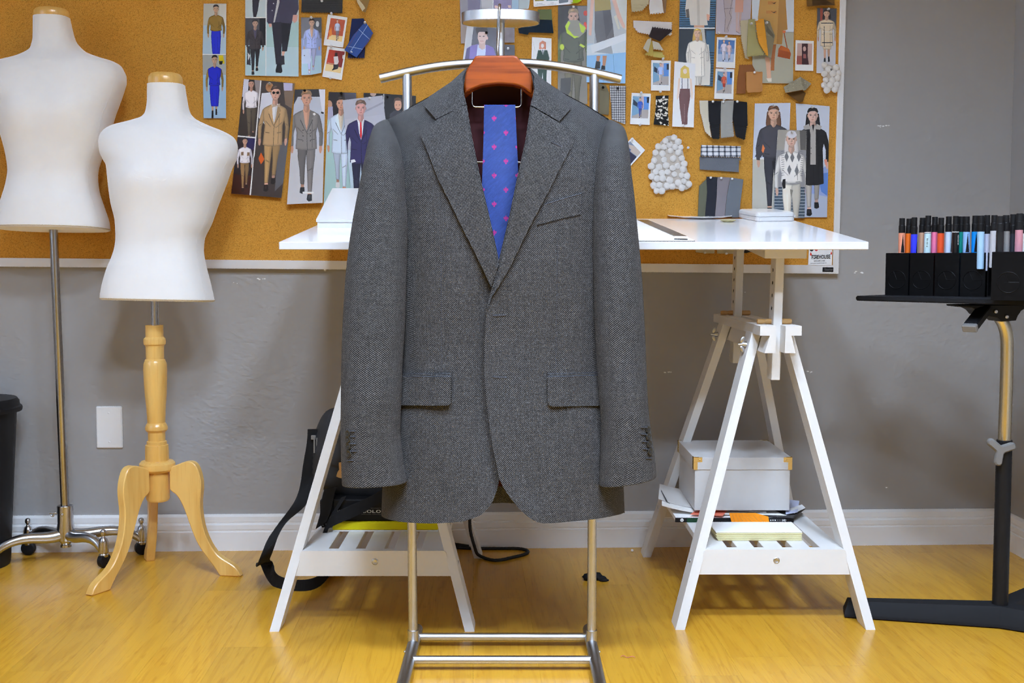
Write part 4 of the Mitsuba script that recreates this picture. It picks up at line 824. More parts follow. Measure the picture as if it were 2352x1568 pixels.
# ------------------------------------------------------------------ things on the desk
YW = YD
lb = thing('light_box', 'white tilted light box on the left end of the white desk, behind the jacket sleeve', 'light box')
p0 = deskpt(729, 523.5); w_ = .27
q1 = at(726, 507, p0[1] - .004); q2 = at(763.5, 432, p0[1] + .22)
base = hexa([(p0[0], p0[1], p0[2]), (p0[0] + w_, p0[1], p0[2]), (p0[0], p0[1], q1[2]), (p0[0] + w_, p0[1], q1[2]), (p0[0], p0[1] + .20, dz(p0[1] + .2) + DTH), (p0[0] + w_, p0[1] + .20, dz(p0[1] + .2) + DTH), (p0[0], p0[1] + .20, q2[2] - .02), (p0[0] + w_, p0[1] + .20, q2[2] - .02)])
obj('body', base, 'm_whitegloss', lb, smooth=False)
th_ = .010
lid = hexa([(q1[0], q1[1], q1[2] - .003), (q1[0] + w_ + .006, q1[1], q1[2] - .003), (q1[0], q1[1] - .001, q1[2] + .003), (q1[0] + w_ + .006, q1[1] - .001, q1[2] + .003), (q2[0], q2[1], q2[2] - .006), (q2[0] + w_ - .02, q2[1], q2[2] - .006), (q2[0], q2[1], q2[2]), (q2[0] + w_ - .02, q2[1], q2[2])])
obj('lid', lid, 'm_whitegloss', lb, smooth=False)
# drawing pad, ruler
A, B_, C_ = deskpt(1594, 551.5, .003), deskpt(1490, 504.5, .003), deskpt(1400, 551.5, .003)
pv = (B_ - A); C2 = A + (C_ - A) / np.linalg.norm(C_ - A) * .24
def plate4(a, b, c, h):                                # parallelogram a, b, c (b and c next to a) with thickness h upwards
    n_ = np.cross(c - a, b - a); n_ /= np.linalg.norm(n_); n_ = n_ if n_[2] > 0 else -n_
    return hexa([a, b, c, b + c - a, a + n_ * h, b + n_ * h, c + n_ * h, b + c - a + n_ * h])
dp = thing('drawing_pad', 'white drawing paper lying on the right half of the desk beside the jacket', 'paper pad')
nrm = np.array([0, -math.sin(DA), math.cos(DA)])
obj('backing', plate4(A - nrm * .003 - (C2 - A) * .01, B_ - nrm * .003 - (C2 - A) * .01, C2 - nrm * .003, .0016), 'm_grey', dp, smooth=False)
obj('sheet', plate4(A - nrm * .0013, B_ - nrm * .0013, C2 - nrm * .0013, .0016), 'm_paper', dp, smooth=False)
rl = thing('ruler', 'steel ruler lying along the right edge of the white drawing pad', 'ruler')
r1_, r2_, r3_ = deskpt(1579, 543.5, .0036), deskpt(1488, 505.3, .0036), deskpt(1549, 543, .0036)
obj('blade', plate4(r1_, r2_, r1_ + (r3_ - r1_), .001), 'm_zinc', rl, smooth=False)
e0 = deskpt(1579, 543.5, .0036); e1 = deskpt(1579, 550.5, .0036)
obj('end_stop', plate4(e1, e0, e1 + (r3_ - r1_), .0012), 'm_whitegloss', rl, smooth=False)
obj('end_edge', plate4(e1 + nrm * .0005 - np.array([0, .002, 0]), e1 + nrm * .0005, e1 + (r3_ - r1_) + nrm * .0005 - np.array([0, .002, 0]), .0016), 'm_black', rl, smooth=False)
# scalloped palette plate and small dish
pc = deskpt(1607, 499.5); rp = 73 * (pc[1]) / 2650
pt_ = thing('palette_plate', 'white scalloped porcelain palette plate on the desk', 'plate')
a = np.linspace(0, 2 * np.pi, 121)[:-1]; R = []
for r, z, sc in ((a_, .0004 + (b_ - .0004) * .45, c_) for a_, b_, c_ in ((.02, .0005, 0), (rp * .62, .0005, 0), (rp * .66, .002, 0), (rp * .80, .005, .004), (rp * .97, .0105, .012), (rp, .0125, .014), (rp * .985, .0132, .014), (rp * .93, .0120, .010), (rp * .72, .0100, 0), (rp * .70, .0075, 0), (rp * .30, .0075, 0), (rp * .27, .0095, 0), (rp * .24, .0060, 0), (.003, .0055, 0))):
    R.append([(r * (1 + sc * math.cos(10 * t)) * math.cos(t), r * (1 + sc * math.cos(10 * t)) * math.sin(t), z + .0008 * (sc > .009) * math.cos(10 * t)) for t in a])
obj('dish', on_desk(loft(R), pc), 'm_whitegloss', pt_, smooth=40)
for k in range(10):
    t = 2 * math.pi * (k + .3) / 10; w1 = trimesh.creation.icosphere(2, 1.0); w1.apply_scale([.0105, .008, .0009]); w1.apply_transform(frame((rp * .82 * math.cos(t), rp * .82 * math.sin(t), .0050), t))
    obj('well', on_desk(w1, pc), 'm_desk', pt_, smooth=50)
dc = deskpt(1672, 509.5)
obj('small_dish', on_desk(lathe([(.0001, 0), (.011, 0), (.0125, .001), (.020, .0042), (.0212, .0055), (.0205, .0058), (.012, .0025), (.0001, .002)], 40), dc), 'm_cream', label='small cream round dish on the desk beside the palette plate', cat='dish', smooth=40)
# rounded white case
c0, c1, c3 = deskpt(1738, 509), deskpt(1827, 508), deskpt(1694, 500)
ex = c1 - c0; ey_ = c3 - c0; wx = np.linalg.norm(ex); wy = np.linalg.norm(ey_) * 1.0
cs_ = thing('white_case', 'white rounded plastic case with a middle seam on the right end of the desk', 'case')
plan = Polygon([(0, 0), (wx, 0), (wx, wy), (0, wy)]); plan = plan.buffer(-.012).buffer(.012)
def case_half(z0, z1, top):
    L_ = [(.0035, z0), (.0005, z0 + .002), (0, z0 + .004), (0, z1)] if not top else [(0, z0), (0, z1 - .006), (.002, z1 - .002), (.006, z1)]
    m = slab_y(plan, [(i, z) for i, z in L_]); m.vertices = m.vertices[:, [0, 2, 1]]; m.invert()
    v = m.vertices; ux, uy = ex / wx, ey_ / np.linalg.norm(ey_); m.vertices = c0 + v[:, :1] * ux + v[:, 1:2] * uy + v[:, 2:] * nrm
    return m
obj('lower_shell', case_half(0, .0118, False), 'm_whitegloss', cs_, smooth=40)
obj('lid', case_half(.0126, .0245, True), 'm_whitegloss', cs_, smooth=40)
m = mv(box(wx - .002, wx + .003, .008, .022, .009, .016, .001)); v = m.vertices; m.vertices = c0 + v[:, :1] * ex / wx + v[:, 1:2] * ey_ / np.linalg.norm(ey_) + v[:, 2:] * nrm
obj('clasp', m, 'm_whitegloss', cs_, smooth=False)

# ------------------------------------------------------------------ left trestle: pad, black case, shoulder bag
ZS = 0.1692
yp = atz(885, 1220.5, ZS)
x0_, x1_ = at(763, 1210, yp[1])[0], at(1006, 1210, yp[1])[0]
yl_ = thing('sketch_pad', 'thick bright yellow sketch pad on the slatted shelf of the left trestle', 'pad')
obj('pages', box(x0_ + .001, x1_, yp[1] + .001, yp[1] + .29, ZS, ZS + .0035), 'm_paper', yl_, smooth=False)
vobj('cover', box(x0_, x1_, yp[1], yp[1] + .29, ZS + .0036, ZS + .0215, .002), srgb(228, 214, 18), yl_, smooth=False)
yc = yp[1] + .012; zc = ZS + .0217
bcx0, bcx1 = at(735, 1170, yc)[0], at(1000, 1170, yc)[0]
bc = thing('marker_case', 'flat black lettered marker case lying on the yellow sketch pad', 'case')
zc1 = at(735, 1147, yc)[2]
mb = box(bcx0 + .03, bcx1, yc, yc + .22, zc, zc1, .003)
obj('shell', mb, 'm_black', bc, smooth=False)
obj('end_cap', box(bcx0, bcx0 + .031, yc - .002, yc + .222, zc, zc1 + .001, .004), 'm_charcoal', bc, smooth=False)
tm = meshkit.text_mesh('PRISMACOLOR', .0062, .0003, True); wt = tm.bounds[1][0]; xs0, xa = at(767, 1174, yc)[0], at(885, 1174, yc)[0]; tm.vertices[:, 0] *= (xa - xs0) / wt; wt = xa - xs0
tm.vertices = np.c_[xa - wt + tm.vertices[:, 0] + .0005, yc - .0002 - tm.vertices[:, 2], at(886, 1177, yc)[2] + tm.vertices[:, 1]]; tm.invert()
obj('lettering', tm, 'm_paper', bc, smooth=False)
for yy in (1167, 1181): obj('printed_line', box(at(830, yy, yc)[0], xa, yc - .0004, yc, at(830, yy, yc)[2], at(830, yy, yc)[2] + .0007), 'm_grey', bc, smooth=False)
bg = thing('shoulder_bag', 'black fabric shoulder bag slumped behind the left trestle leg, strap trailing on the floor', 'bag')
yb_ = yc + .10
cl_ = [(748, 1126), (724, 1112), (716, 1060), (722, 1000), (733, 968), (752, 942), (800, 936), (900, 940), (960, 960), (965, 1060), (960, 1126)]
pg = Polygon([at(x, y, yb_)[[0, 2]] for x, y in cl_]); pg = Polygon(smooth_poly(np.array(pg.exterior.coords)[:-1], 90))
def bulge(x, z): 
    d = shapely.distance(pg.exterior, shapely.points(np.c_[x, z])); return yb_ - .065 * np.sqrt(np.clip(1 - (1 - np.clip(d / .06, 0, 1)) ** 2, 0, 1)) + .008 * (meshkit.noise(np.stack([x * 40, z * 30, 0 * x], -1), 5) - .5)
P, T_ = tri(pg, .008); yv = bulge(P[:, 0], P[:, 1]); A_ = np.c_[P[:, 0], yv, P[:, 1]]; Bk = np.c_[P[:, 0], 2 * yb_ - yv, P[:, 1]]
obj('pouch', TM(np.vstack([A_, Bk]), np.vstack([T_, T_[:, ::-1] + len(P)])), 'm_bag', bg, smooth=60)
mat('m_bag', pr((0.022, 0.022, 0.024), 0.7, specular=0.3))
mat('m_strap', pr((0.007, 0.007, 0.008), 0.8, specular=0.25))
fl_ = Polygon([at(x, y, yb_ - .07)[[0, 2]] for x, y in [(735, 985), (760, 962), (800, 958), (880, 962), (880, 1060), (790, 1075), (748, 1062), (732, 1020)]]).buffer(-.01).buffer(.01)
m, _ = sheet(fl_, lambda x, z: bulge(x, z) - .004, .005, .008); obj('flap', m, 'm_bag', bg, smooth=True)
def ribbon(pts, w, side, thick=.0022):
    p = spline(pts, 70); sd = np.asarray(side, float); s = np.stack([np.interp(np.linspace(0, len(sd) - 1, 70), np.arange(len(sd)), sd[:, k]) for k in range(3)], 1); s /= np.linalg.norm(s, axis=1, keepdims=True); t = np.gradient(p, axis=0); t /= np.linalg.norm(t, axis=1, keepdims=True); n_ = np.cross(t, s); n_ /= np.linalg.norm(n_, axis=1, keepdims=True)
    return loft([[a - b * w / 2 - c * thick / 2, a + b * w / 2 - c * thick / 2, a + b * w / 2 + c * thick / 2, a - b * w / 2 + c * thick / 2] for a, b, c in zip(p, s, n_)])
ys_ = yb_ - .03
sp_ = [at(724, 985, ys_), at(720, 1030, ys_), at(713, 1070, ys_), at(706, 1115, ys_), at(690, 1155, ys_ - .02), at(655, 1195, ys_ - .03), at(628, 1232, ys_ - .05), at(616, 1262, ys_ - .06), atz(614, 1298, .035), atz(625, 1324, .020), atz(660, 1344, .012), atz(705, 1346, .012), atz(735, 1335, .012), atz(752, 1318, .012), atz(790, 1300, .010)]
sd_ = [(1, .2, 0)] * 2 + [(1, .3, .1)] * 2 + [(.8, .3, .5)] * 3 + [(1, .2, .1), (.9, -.3, .1), (.4, -.3, .85), (.1, -.2, 1), (0, -.25, 1), (.1, -.2, 1), (.1, -.2, 1), (.1, -.1, 1)]
obj('strap', ribbon(sp_, .036, sd_), 'm_strap', bg, smooth=30)
obj('buckle', cat(box(at(716, 1003, ys_)[0], at(727, 1003, ys_)[0], ys_ - .012, ys_ - .006, at(720, 1008, ys_)[2], at(720, 998, ys_)[2], .001), tube([at(722, 1005, ys_ - .012), at(722, 1040, ys_ - .014)], .0022, 8), tube([at(728, 1005, ys_ - .012), at(727, 1042, ys_ - .014)], .0015, 8)), 'm_grey', bg)
# tangled strap end and fringe over the black case
obj('hanging_strap', ribbon([at(905, 1122, yc - .02), at(870, 1142, yc - .022), at(826, 1166, yc - .024), at(784, 1184, yc - .026), at(752, 1203, yc - .028)], .044, [(.45, 0, .9)] * 5), 'm_strap', bg, smooth=30)
k2 = [at(760, 1120, yc - .01), at(752, 1150, yc - .010), at(748, 1175, yc - .012), at(742, 1195, yc - .016), at(738, 1206, yc - .02)]
obj('loose_strap', cat(ribbon(k2, .03, [(1, 0, .2), (1, 0, .3), (.9, -.1, .4), (.8, 0, .4), (.8, 0, .5)]), ribbon([at(790, 1140, yc - .008), at(775, 1165, yc - .012), at(758, 1195, yc - .020), at(745, 1228, yc - .022)], .012, [(1, 0, .3)] * 4)), 'm_strap', bg, smooth=30)
rr_ = np.random.default_rng(2); fr_m = []
for k in range(14):
    a = at(733 + 25 * rr_.random(), 1193, yc - .014 + .01 * rr_.random()); b = a + np.array([(rr_.random() - .5) * .02, -.006 * rr_.random(), -.012 - .008 * rr_.random()]); fr_m.append(tube([a, (a + b) / 2 + [0, -.004, 0], b], .0018, 5))
obj('fringe', cat(*fr_m), 'm_strap', bg, kind='stuff', smooth=50)
tg = Polygon([(778, 1062), (785, 1061), (785, 1098), (779, 1097), (772, 1094), (775, 1084), (779, 1078)]); tg = Polygon([at(x, y, yb_ - .082)[[0, 2]] for x, y in tg.exterior.coords])
m, _ = sheet(tg, lambda x, z: yb_ - .082 + 0 * x, .0008, .01); vobj('paper_scrap', TM(m.vertices, m.faces), srgb(190, 150, 100), None, label='torn tan paper scrap sticking out of the black bag beside the sleeve cuff', cat='paper scrap', smooth=False)
# black cable
cz = .0045
cb_ = spline([at(1078, 1150, 3.02), at(1079, 1190, 3.02), at(1081, 1222, 3.01), at(1089, 1252, 3.0), atz(1106, 1278, .006), atz(1135, 1286, cz), atz(1175, 1280, cz), atz(1206, 1272, cz), atz(1213, 1266, cz), atz(1203, 1261, cz), atz(1160, 1259, cz), atz(1110, 1259, cz), atz(1070, 1258, cz), atz(1040, 1255, cz)], 110)
cbl = thing('power_cable', 'black power cable looping on the floor behind the left trestle', 'cable')
up_ = spline([at(1078, 900, 3.03), at(1078, 1000, 3.03), at(1078, 1150, 3.02)], 20)
obj('cord', tube(cb_, .0042, 12), 'm_blackmatte', cbl, smooth=50)
obj('plug', mv(slab_y(Polygon([(-.03, 0), (.03, 0), (.028, .012), (-.01, .018), (-.03, .014)]), [(.003, -.012), (0, -.008), (0, .008), (.003, .012)]), t=atz(1054, 1259, .0)), 'm_blackmatte', cbl, smooth=30)
# ------------------------------------------------------------------ right trestle: paper ream box, magazines, storage box, folded paper
yr_ = atz(1600, 1199, ZS)[1]
xr0_, xr1_ = at(1551, 1195, yr_)[0], at(1823, 1192, yr_)[0]
rm = thing('paper_pack', 'flat black and white pack of printer paper under the magazines on the right trestle shelf', 'paper pack')
zr = ZS + .0102
obj('pack', box(xr0_ + .002, xr1_ - .002, yr_ + .001, yr_ + .21, ZS, zr), 'm_paper', rm, smooth=False)
obj('front_band', box(xr0_, xr1_, yr_ - .0006, yr_ + .003, ZS, zr + .0004, .0004), 'm_black', rm, smooth=False)
lg = shapely.affinity.scale(Point(0, 0).buffer(.0042, 24), 1, 1)
lx0 = xr0_ + .016; lm = extrude(lg, .0006, 'y'); lm.apply_translation([lx0, yr_ - .0011, ZS + .0055]); lgk = obj('round_emblem', lm, 'm_paper', rm, smooth=False)
tm = meshkit.text_mesh('hp', .0036, .0003); tm.vertices = np.c_[lx0 - .0029 + tm.vertices[:, 0] * .9, yr_ - .0012 - tm.vertices[:, 2], ZS + .0042 + tm.vertices[:, 1]]; tm.invert(); obj('lettering', tm, 'm_black', lgk, smooth=False)
vobj('green_band', box(lx0 + .012, lx0 + .04, yr_ - .0012, yr_ - .0004, ZS + .0003, zr), srgb(22, 58, 36), rm, smooth=False)
def star(c, r): return Polygon([(c[0] + (r if i % 2 == 0 else r * .42) * math.sin(i * math.pi / 5), c[1] + (r if i % 2 == 0 else r * .42) * math.cos(i * math.pi / 5)) for i in range(10)])
for k in range(3):
    s_ = extrude(star((at(1770 + 5.2 * k, 1191, yr_)[0], ZS + .0052), .0024), .0005, 'y'); s_.apply_translation([0, yr_ - .0012, 0]); obj('star', s_, 'm_paper', rm, smooth=False)
for k in range(2):
    s_ = extrude(star((at(1786 + 5.2 * k, 1191, yr_)[0], ZS + .0052), .0022), .0005, 'y'); s_.apply_translation([0, yr_ - .0012, 0]); obj('star', s_, 'm_grey', rm, smooth=False)
tm = meshkit.text_mesh('50', .0040, .0003, True); tm.vertices = np.c_[at(1795.5, 1191, yr_)[0] + tm.vertices[:, 0], yr_ - .0009 - tm.vertices[:, 2], ZS + .0032 + tm.vertices[:, 1]]; tm.invert(); obj('count_lettering', tm, 'm_paper', rm, smooth=False)
s_ = extrude(Point(at(1803, 1191, yr_)[0], ZS + .0052).buffer(.0024, 12).difference(Point(at(1803, 1191, yr_)[0], ZS + .0052).buffer(.0017, 12)), .0005, 'y'); s_.apply_translation([0, yr_ - .0012, 0]); obj('ring_mark', s_, 'm_paper', rm, smooth=False)
# sheets and magazines between the pack and the box
def paper(name, corners, label, cat_, col, bend=0.0, th_=.0012, nu=14, bsdf='m_vc', edge=None, group=None):
    """a bent sheet: corners a (front left), b (front right), c (back right), d (back left)"""
    a, b, c, d = [np.asarray(x, float) for x in corners]; V = []
    U = np.linspace(0, 1, nu)
    for v_ in (0, .5, 1):
        for u in U:
            p = (a * (1 - u) + b * u) * (1 - v_) + (d * (1 - u) + c * u) * v_; p = p + [0, 0, bend * max(0, (.38 - u) / .38) ** 2]; V.append(p)
    V = np.array(V); f = []
    for j in range(2):
        for i in range(nu - 1): k = j * nu + i; f += [[k, k + 1, k + nu + 1], [k, k + nu + 1, k + nu]]
    f = np.array(f); E = edges_of(f); n0 = len(V); W = V - [0, 0, th_]; k = np.arange(len(E)); o = 2 * n0
    VV = np.vstack([V, W, V[E[:, 0]], V[E[:, 1]], W[E[:, 0]], W[E[:, 1]]]); m_ = len(E)
    FF = np.vstack([f, f[:, ::-1] + n0, np.stack([o + k, o + 2 * m_ + k, o + 3 * m_ + k], 1), np.stack([o + k, o + 3 * m_ + k, o + m_ + k], 1)])
    return vobj(name, TM(VV, FF), srgb(col), None, bsdf, smooth=True, label=label, cat=cat_, group=group)
z1 = zr + .0008
paper('magazine', [atz(1520, 1172, z1 + .008), atz(1815, 1184, z1 + .005), atz(1800, 1140, z1 + .005), atz(1520, 1128, z1 + .012)], 'white magazine with its left edge curling up beneath the storage box', 'magazine', (222, 220, 216), .016, .004)
paper('printed_sheet', [atz(1512, 1160, z1 + .013), atz(1760, 1176, z1 + .0095), atz(1760, 1130, z1 + .0095), atz(1515, 1125, z1 + .016)], 'creased light grey sheet curling up left of the storage box', 'paper sheet', (196, 192, 188), .017, .0012)
paper('dark_sheet', [atz(1530, 1154, z1 + .0215), atz(1560, 1162, z1 + .0135), atz(1550, 1134, z1 + .0138), atz(1518, 1130, z1 + .026)], 'small dark grey photo print lying on the papers left of the storage box', 'photo print', (70, 70, 72), .006, .0008)
paper('red_sheet', [atz(1585, 1181, z1 + .0052), atz(1660, 1184, z1 + .0052), atz(1672, 1170, z1 + .0100), atz(1600, 1170, z1 + .0100)], 'coral red sheet peeping out beneath the storage box', 'paper sheet', (222, 120, 96), 0, .0006)
paper('dark_magazine', [atz(1735, 1181, z1 + .0050), atz(1822, 1186, z1 + .0050), atz(1850, 1165, z1 + .0060), atz(1762, 1150, z1 + .0060)], 'dark edged magazine sticking out to the right of the storage box', 'magazine', (60, 58, 58), 0, .004)
paper('blue_sheet', [atz(1805, 1180, z1 + .0085), atz(1832, 1175, z1 + .0120), atz(1836, 1150, z1 + .014), atz(1800, 1145, z1 + .0105)], 'pale blue leaflet leaning on the right side of the storage box', 'leaflet', (176, 182, 205), 0, .0015)
paper('loose_sheet', [atz(1824, 1178, z1 + .0100), atz(1850, 1166, z1 + .0140), atz(1842, 1158, z1 + .015), atz(1812, 1168, z1 + .0110)], 'loose grey paper corner pointing right beside the storage box', 'paper sheet', (205, 205, 205), 0, .0008)
# storage box
zx = z1 + .0145; yx = 2.775
sx0, sx1 = at(1595, 1172, yx)[0], at(1813.5, 1168, yx)[0]; zxt = at(1595, 1050, yx)[2]; dx = .265
sb = thing('storage_box', 'white cardboard storage box with brass lid corners on the right trestle shelf', 'storage box')
obj('box_body', box(sx0, sx1, yx, yx + dx, zx, zxt - .006, .0012), 'm_card', sb, smooth=False)
mat('m_card', pr((0.52, 0.51, 0.505), 0.55))
def ring_poly(a): return sbox(sx0 - .003, yx - .003, sx1 + .003, yx + dx + .003)
zl0 = at(1595, 1078, yx)[2]
ldm = cat(box(sx0 - .003, sx1 + .003, yx - .003, yx - .001, zl0, zxt, .0005), box(sx0 - .003, sx1 + .003, yx + dx + .001, yx + dx + .003, zl0, zxt, .0005), box(sx0 - .003, sx0 - .001, yx - .003, yx + dx + .003, zl0, zxt, .0005), box(sx1 + .001, sx1 + .003, yx - .003, yx + dx + .003, zl0, zxt, .0005), box(sx0 - .003, sx1 + .003, yx - .003, yx + dx + .003, zxt - .0025, zxt, .0008))
ld = obj('lid', ldm, 'm_card', sb, smooth=False)
for (xx, yy, sx_, sy_) in ((sx0 - .003, yx - .003, 1, 1), (sx1 + .003, yx - .003, -1, 1), (sx0 - .003, yx + dx + .003, 1, -1), (sx1 + .003, yx + dx + .003, -1, -1)):
    ml = cat(box(xx - sx_ * .0008, xx + sx_ * .020, yy - sy_ * .0008, yy + sy_ * .0004, zxt - .011, zxt + .0006), box(xx - sx_ * .0008, xx + sx_ * .009, yy - sy_ * .0008, yy + sy_ * .0004, zl0, zxt - .0111), box(xx - sx_ * .0008, xx + sx_ * .0004, yy - sy_ * .0008, yy + sy_ * .018, zl0, zxt + .0006), box(xx - sx_ * .0008, xx + sx_ * .012, yy - sy_ * .0008, yy + sy_ * .006, zxt - .0002, zxt + .0006))
    ck = obj('metal_corner', ml, 'm_brass', ld, smooth=False)
    scene[key_of(ld + '__rivet')] = mikit.ply(ball((xx + sx_ * .0145, yy - sy_ * .001, zxt - .0055), .0022, 2), 'm_brass', 40)
# cream folded paper in a stack, orange note
yf_ = atz(1745, 1242, ZS)[1]
fx0, fx1 = at(1648, 1240, yf_)[0], at(1843, 1240, yf_)[0]
fp = thing('folded_paper_stack', 'stack of cream pattern paper on the front of the right trestle shelf', 'paper stack')
zz_ = ZS; rs = np.random.default_rng(5)
for k in range(7):
    h_ = .0030; j = rs.random(2) * .004 - .002
    m = box(fx0 + j[0] - .0006 * k, fx1 + j[0] * .4, yf_ + abs(j[1]), yf_ + .098 + j[1], zz_ + .0002, zz_ + h_, .0009); obj('sheet', m, 'm_paper' if k == 6 else 'm_cream', fp, smooth=False); zz_ += h_
nt = thing('orange_note', 'orange lined note resting on the front edge of the magazines beneath the storage box', 'note')
A1, B1, C1, D1 = at(1680, 1198, yr_ - .008), at(1767, 1201, yr_ - .008), at(1765, 1186, yr_ - .007), at(1735, 1177.5, yr_ - .006)
E1 = at(1675, 1177.5, yr_ - .006)
nv = np.array([A1, B1, C1, D1, E1]); m = TM(np.vstack([nv, nv + [0, .0008, -.0004]]), [[0, 1, 2], [0, 2, 3], [0, 3, 4], [7, 6, 5], [8, 7, 5], [9, 8, 5], [0, 5, 6], [0, 6, 1], [1, 6, 7], [1, 7, 2], [2, 7, 8], [2, 8, 3], [3, 8, 9], [3, 9, 4], [4, 9, 5], [4, 5, 0]])
vobj('note_sheet', m, srgb(250, 150, 28), nt, smooth=False)
for k in range(8):
    u = (k + .8) / 9; a = A1 * (1 - u) + B1 * u; b = E1 * (1 - u) + (D1 + (C1 - D1) * max(0, u - .66) * 2.5) * u; b = a + (b - a) * .8; obj('ruled_line', tube([a + [0, -.0006, .0006], b + [0, -.0006, .0006]], .0003, 5), 'm_peg', nt, smooth=50)
# ------------------------------------------------------------------ bits on the floor
bl = atz(1365, 1325, .008)
pts = []
rb = np.random.default_rng(7); ms = []
for k, (dx_, dy_, r_, sx_) in enumerate(((-.014, 0, .012, 1.3), (.004, .004, .012, 1.5), (.018, -.002, .008, 1.6), (.024, -.012, .005, 2.4))):
    s_ = trimesh.creation.icosphere(2, 1.0); v = s_.vertices * (1 + .35 * (meshkit.noise(s_.vertices * 2.5 + k, k)[:, None] - .5)); s_.vertices = v * [r_ * sx_, r_, r_ * .8]; s_.apply_translation([bl[0] + dx_, bl[1] + dy_, r_ * .74]); ms.append(s_)
obj('fabric_scrap', cat(*ms), 'm_strap', label='crumpled black fabric scrap on the floor behind the right valet post', cat='fabric scrap', smooth=40)
b = atz(1452, 1264, .0035); obj('bead', ball((b[0], b[1], .0038), .0038, 2), 'm_whitegloss', label='small white bead on the floor in front of the baseboard left of the right trestle', cat='bead', smooth=50)
c = atz(1440, 1510, .001); obj('thread_snip', tube(spline([c + [-.012, .004, .0008], c + [-.005, .006, .002], c + [0, 0, .0008], c + [.006, .001, .0015], c + [.016, -.002, .0008]], 24), .0006, 6), 'm_thread2', label='tiny pink thread snippet on the floor right of the valet base', cat='thread', smooth=50)
mat('m_thread2', pr((0.45, 0.12, 0.10), 0.7))
# ------------------------------------------------------------------ printed paper and cloth pinned to the cork
def flat(poly, colr): return (poly if hasattr(poly, 'geom_type') else Polygon(poly).buffer(0), colr)
def ell2(x, y, a, b, rot=0, n=20):
    t = np.arange(n) * 2 * np.pi / n; c, s = math.cos(rot), math.sin(rot); return Polygon([(x + a * math.cos(k) * c - b * math.sin(k) * s, y + a * math.cos(k) * s + b * math.sin(k) * c) for k in t])
def rct(x0, y0, x1, y1): return Polygon([(x0, y0), (x1, y0), (x1, y1), (x0, y1)])
def dk_(c, k): return tuple(np.clip(np.asarray(c, float) * k, 0, 255))
def parts_of(g):
    return [p for p in (getattr(g, 'geoms', [g]) if not g.is_empty else []) if p.geom_type == 'Polygon' and p.area > .05]
def pinned(key, quad, layers, bg, d0=.001, curl=.004, roll=0.0, thick=.0005, bsdf='m_print', back=(225, 225, 222), strips=7):
    """A sheet on the board. quad: its outline in the picture; layers: printed areas, later ones on top; it leaves the board by curl towards its lower edge."""
    Q = (quad if hasattr(quad, 'geom_type') else Polygon(quad)).buffer(0); x0, y0, x1, y1 = Q.bounds; todo = Q; out = []
    for g, c in layers[::-1]:
        g = g.intersection(todo)
        if not g.is_empty: out.append((g, c)); todo = todo.difference(g)
    out.append((todo, bg)); yc = np.linspace(y0 - 1, y1 + 1, strips + 1); V, Fc, C = [], [], []; n = 0
    def lift3(P, extra=0.0):
        r = []
        for x, y in P:
            s = (y - y0) / (y1 - y0); u = (x - x0) / (x1 - x0) - .5; q = onroom(x, y, CBY - .002); r.append(room(q[0], CBY - (d0 + curl * s * s + roll * (4 * u * u) * (.3 + .7 * s)) - extra, q[1]))
        return np.array(r)
    for g, c in out:
        for a, b in zip(yc[:-1], yc[1:]):
            for p in parts_of(g.intersection(sbox(x0 - 1, a, x1 + 1, b)) if curl or roll else g):
                try: v, f = trimesh.creation.triangulate_polygon(p, engine='earcut')
                except Exception: continue
                if len(f) == 0: continue
                W = lift3(v); nn = np.cross(W[f[:, 1]] - W[f[:, 0]], W[f[:, 2]] - W[f[:, 0]]); fl = nn @ RY > 0; f = np.where(fl[:, None], f[:, ::-1], f)
                V.append(W); Fc.append(f + n); C.append(np.tile(srgb(c), (len(W), 1))); n += len(W)
            if not (curl or roll): break
    # back and edges
    for p in parts_of(Q):
        e = np.array(p.segmentize(12).exterior.coords)[:-1]; A = lift3(e); B = lift3(e, -thick); k = np.arange(len(e)); k2 = (k + 1) % len(e)
        V += [A, B]; Fc += [np.stack([n + k, n + k2, n + len(e) + k2], 1), np.stack([n + k, n + len(e) + k2, n + len(e) + k], 1)]; C.append(np.tile(srgb(back), (2 * len(e), 1))); n += 2 * len(e)
    m = TM(np.vstack(V), np.vstack(Fc)); path = meshkit.write_ply((m.vertices, m.faces), False, None, np.vstack(C))
    scene[key] = {'type': 'ply', 'filename': path, 'face_normals': True, 'bsdf': {'type': 'ref', 'id': bsdf}}
def photo(quad, layers, bg, label, name='photo_cutout', cat_='photo cutout', group=None, **k):
    key = thing(name, label, cat_, group); pinned(key, quad, layers, bg, **k); return key
SK = (222, 178, 152)
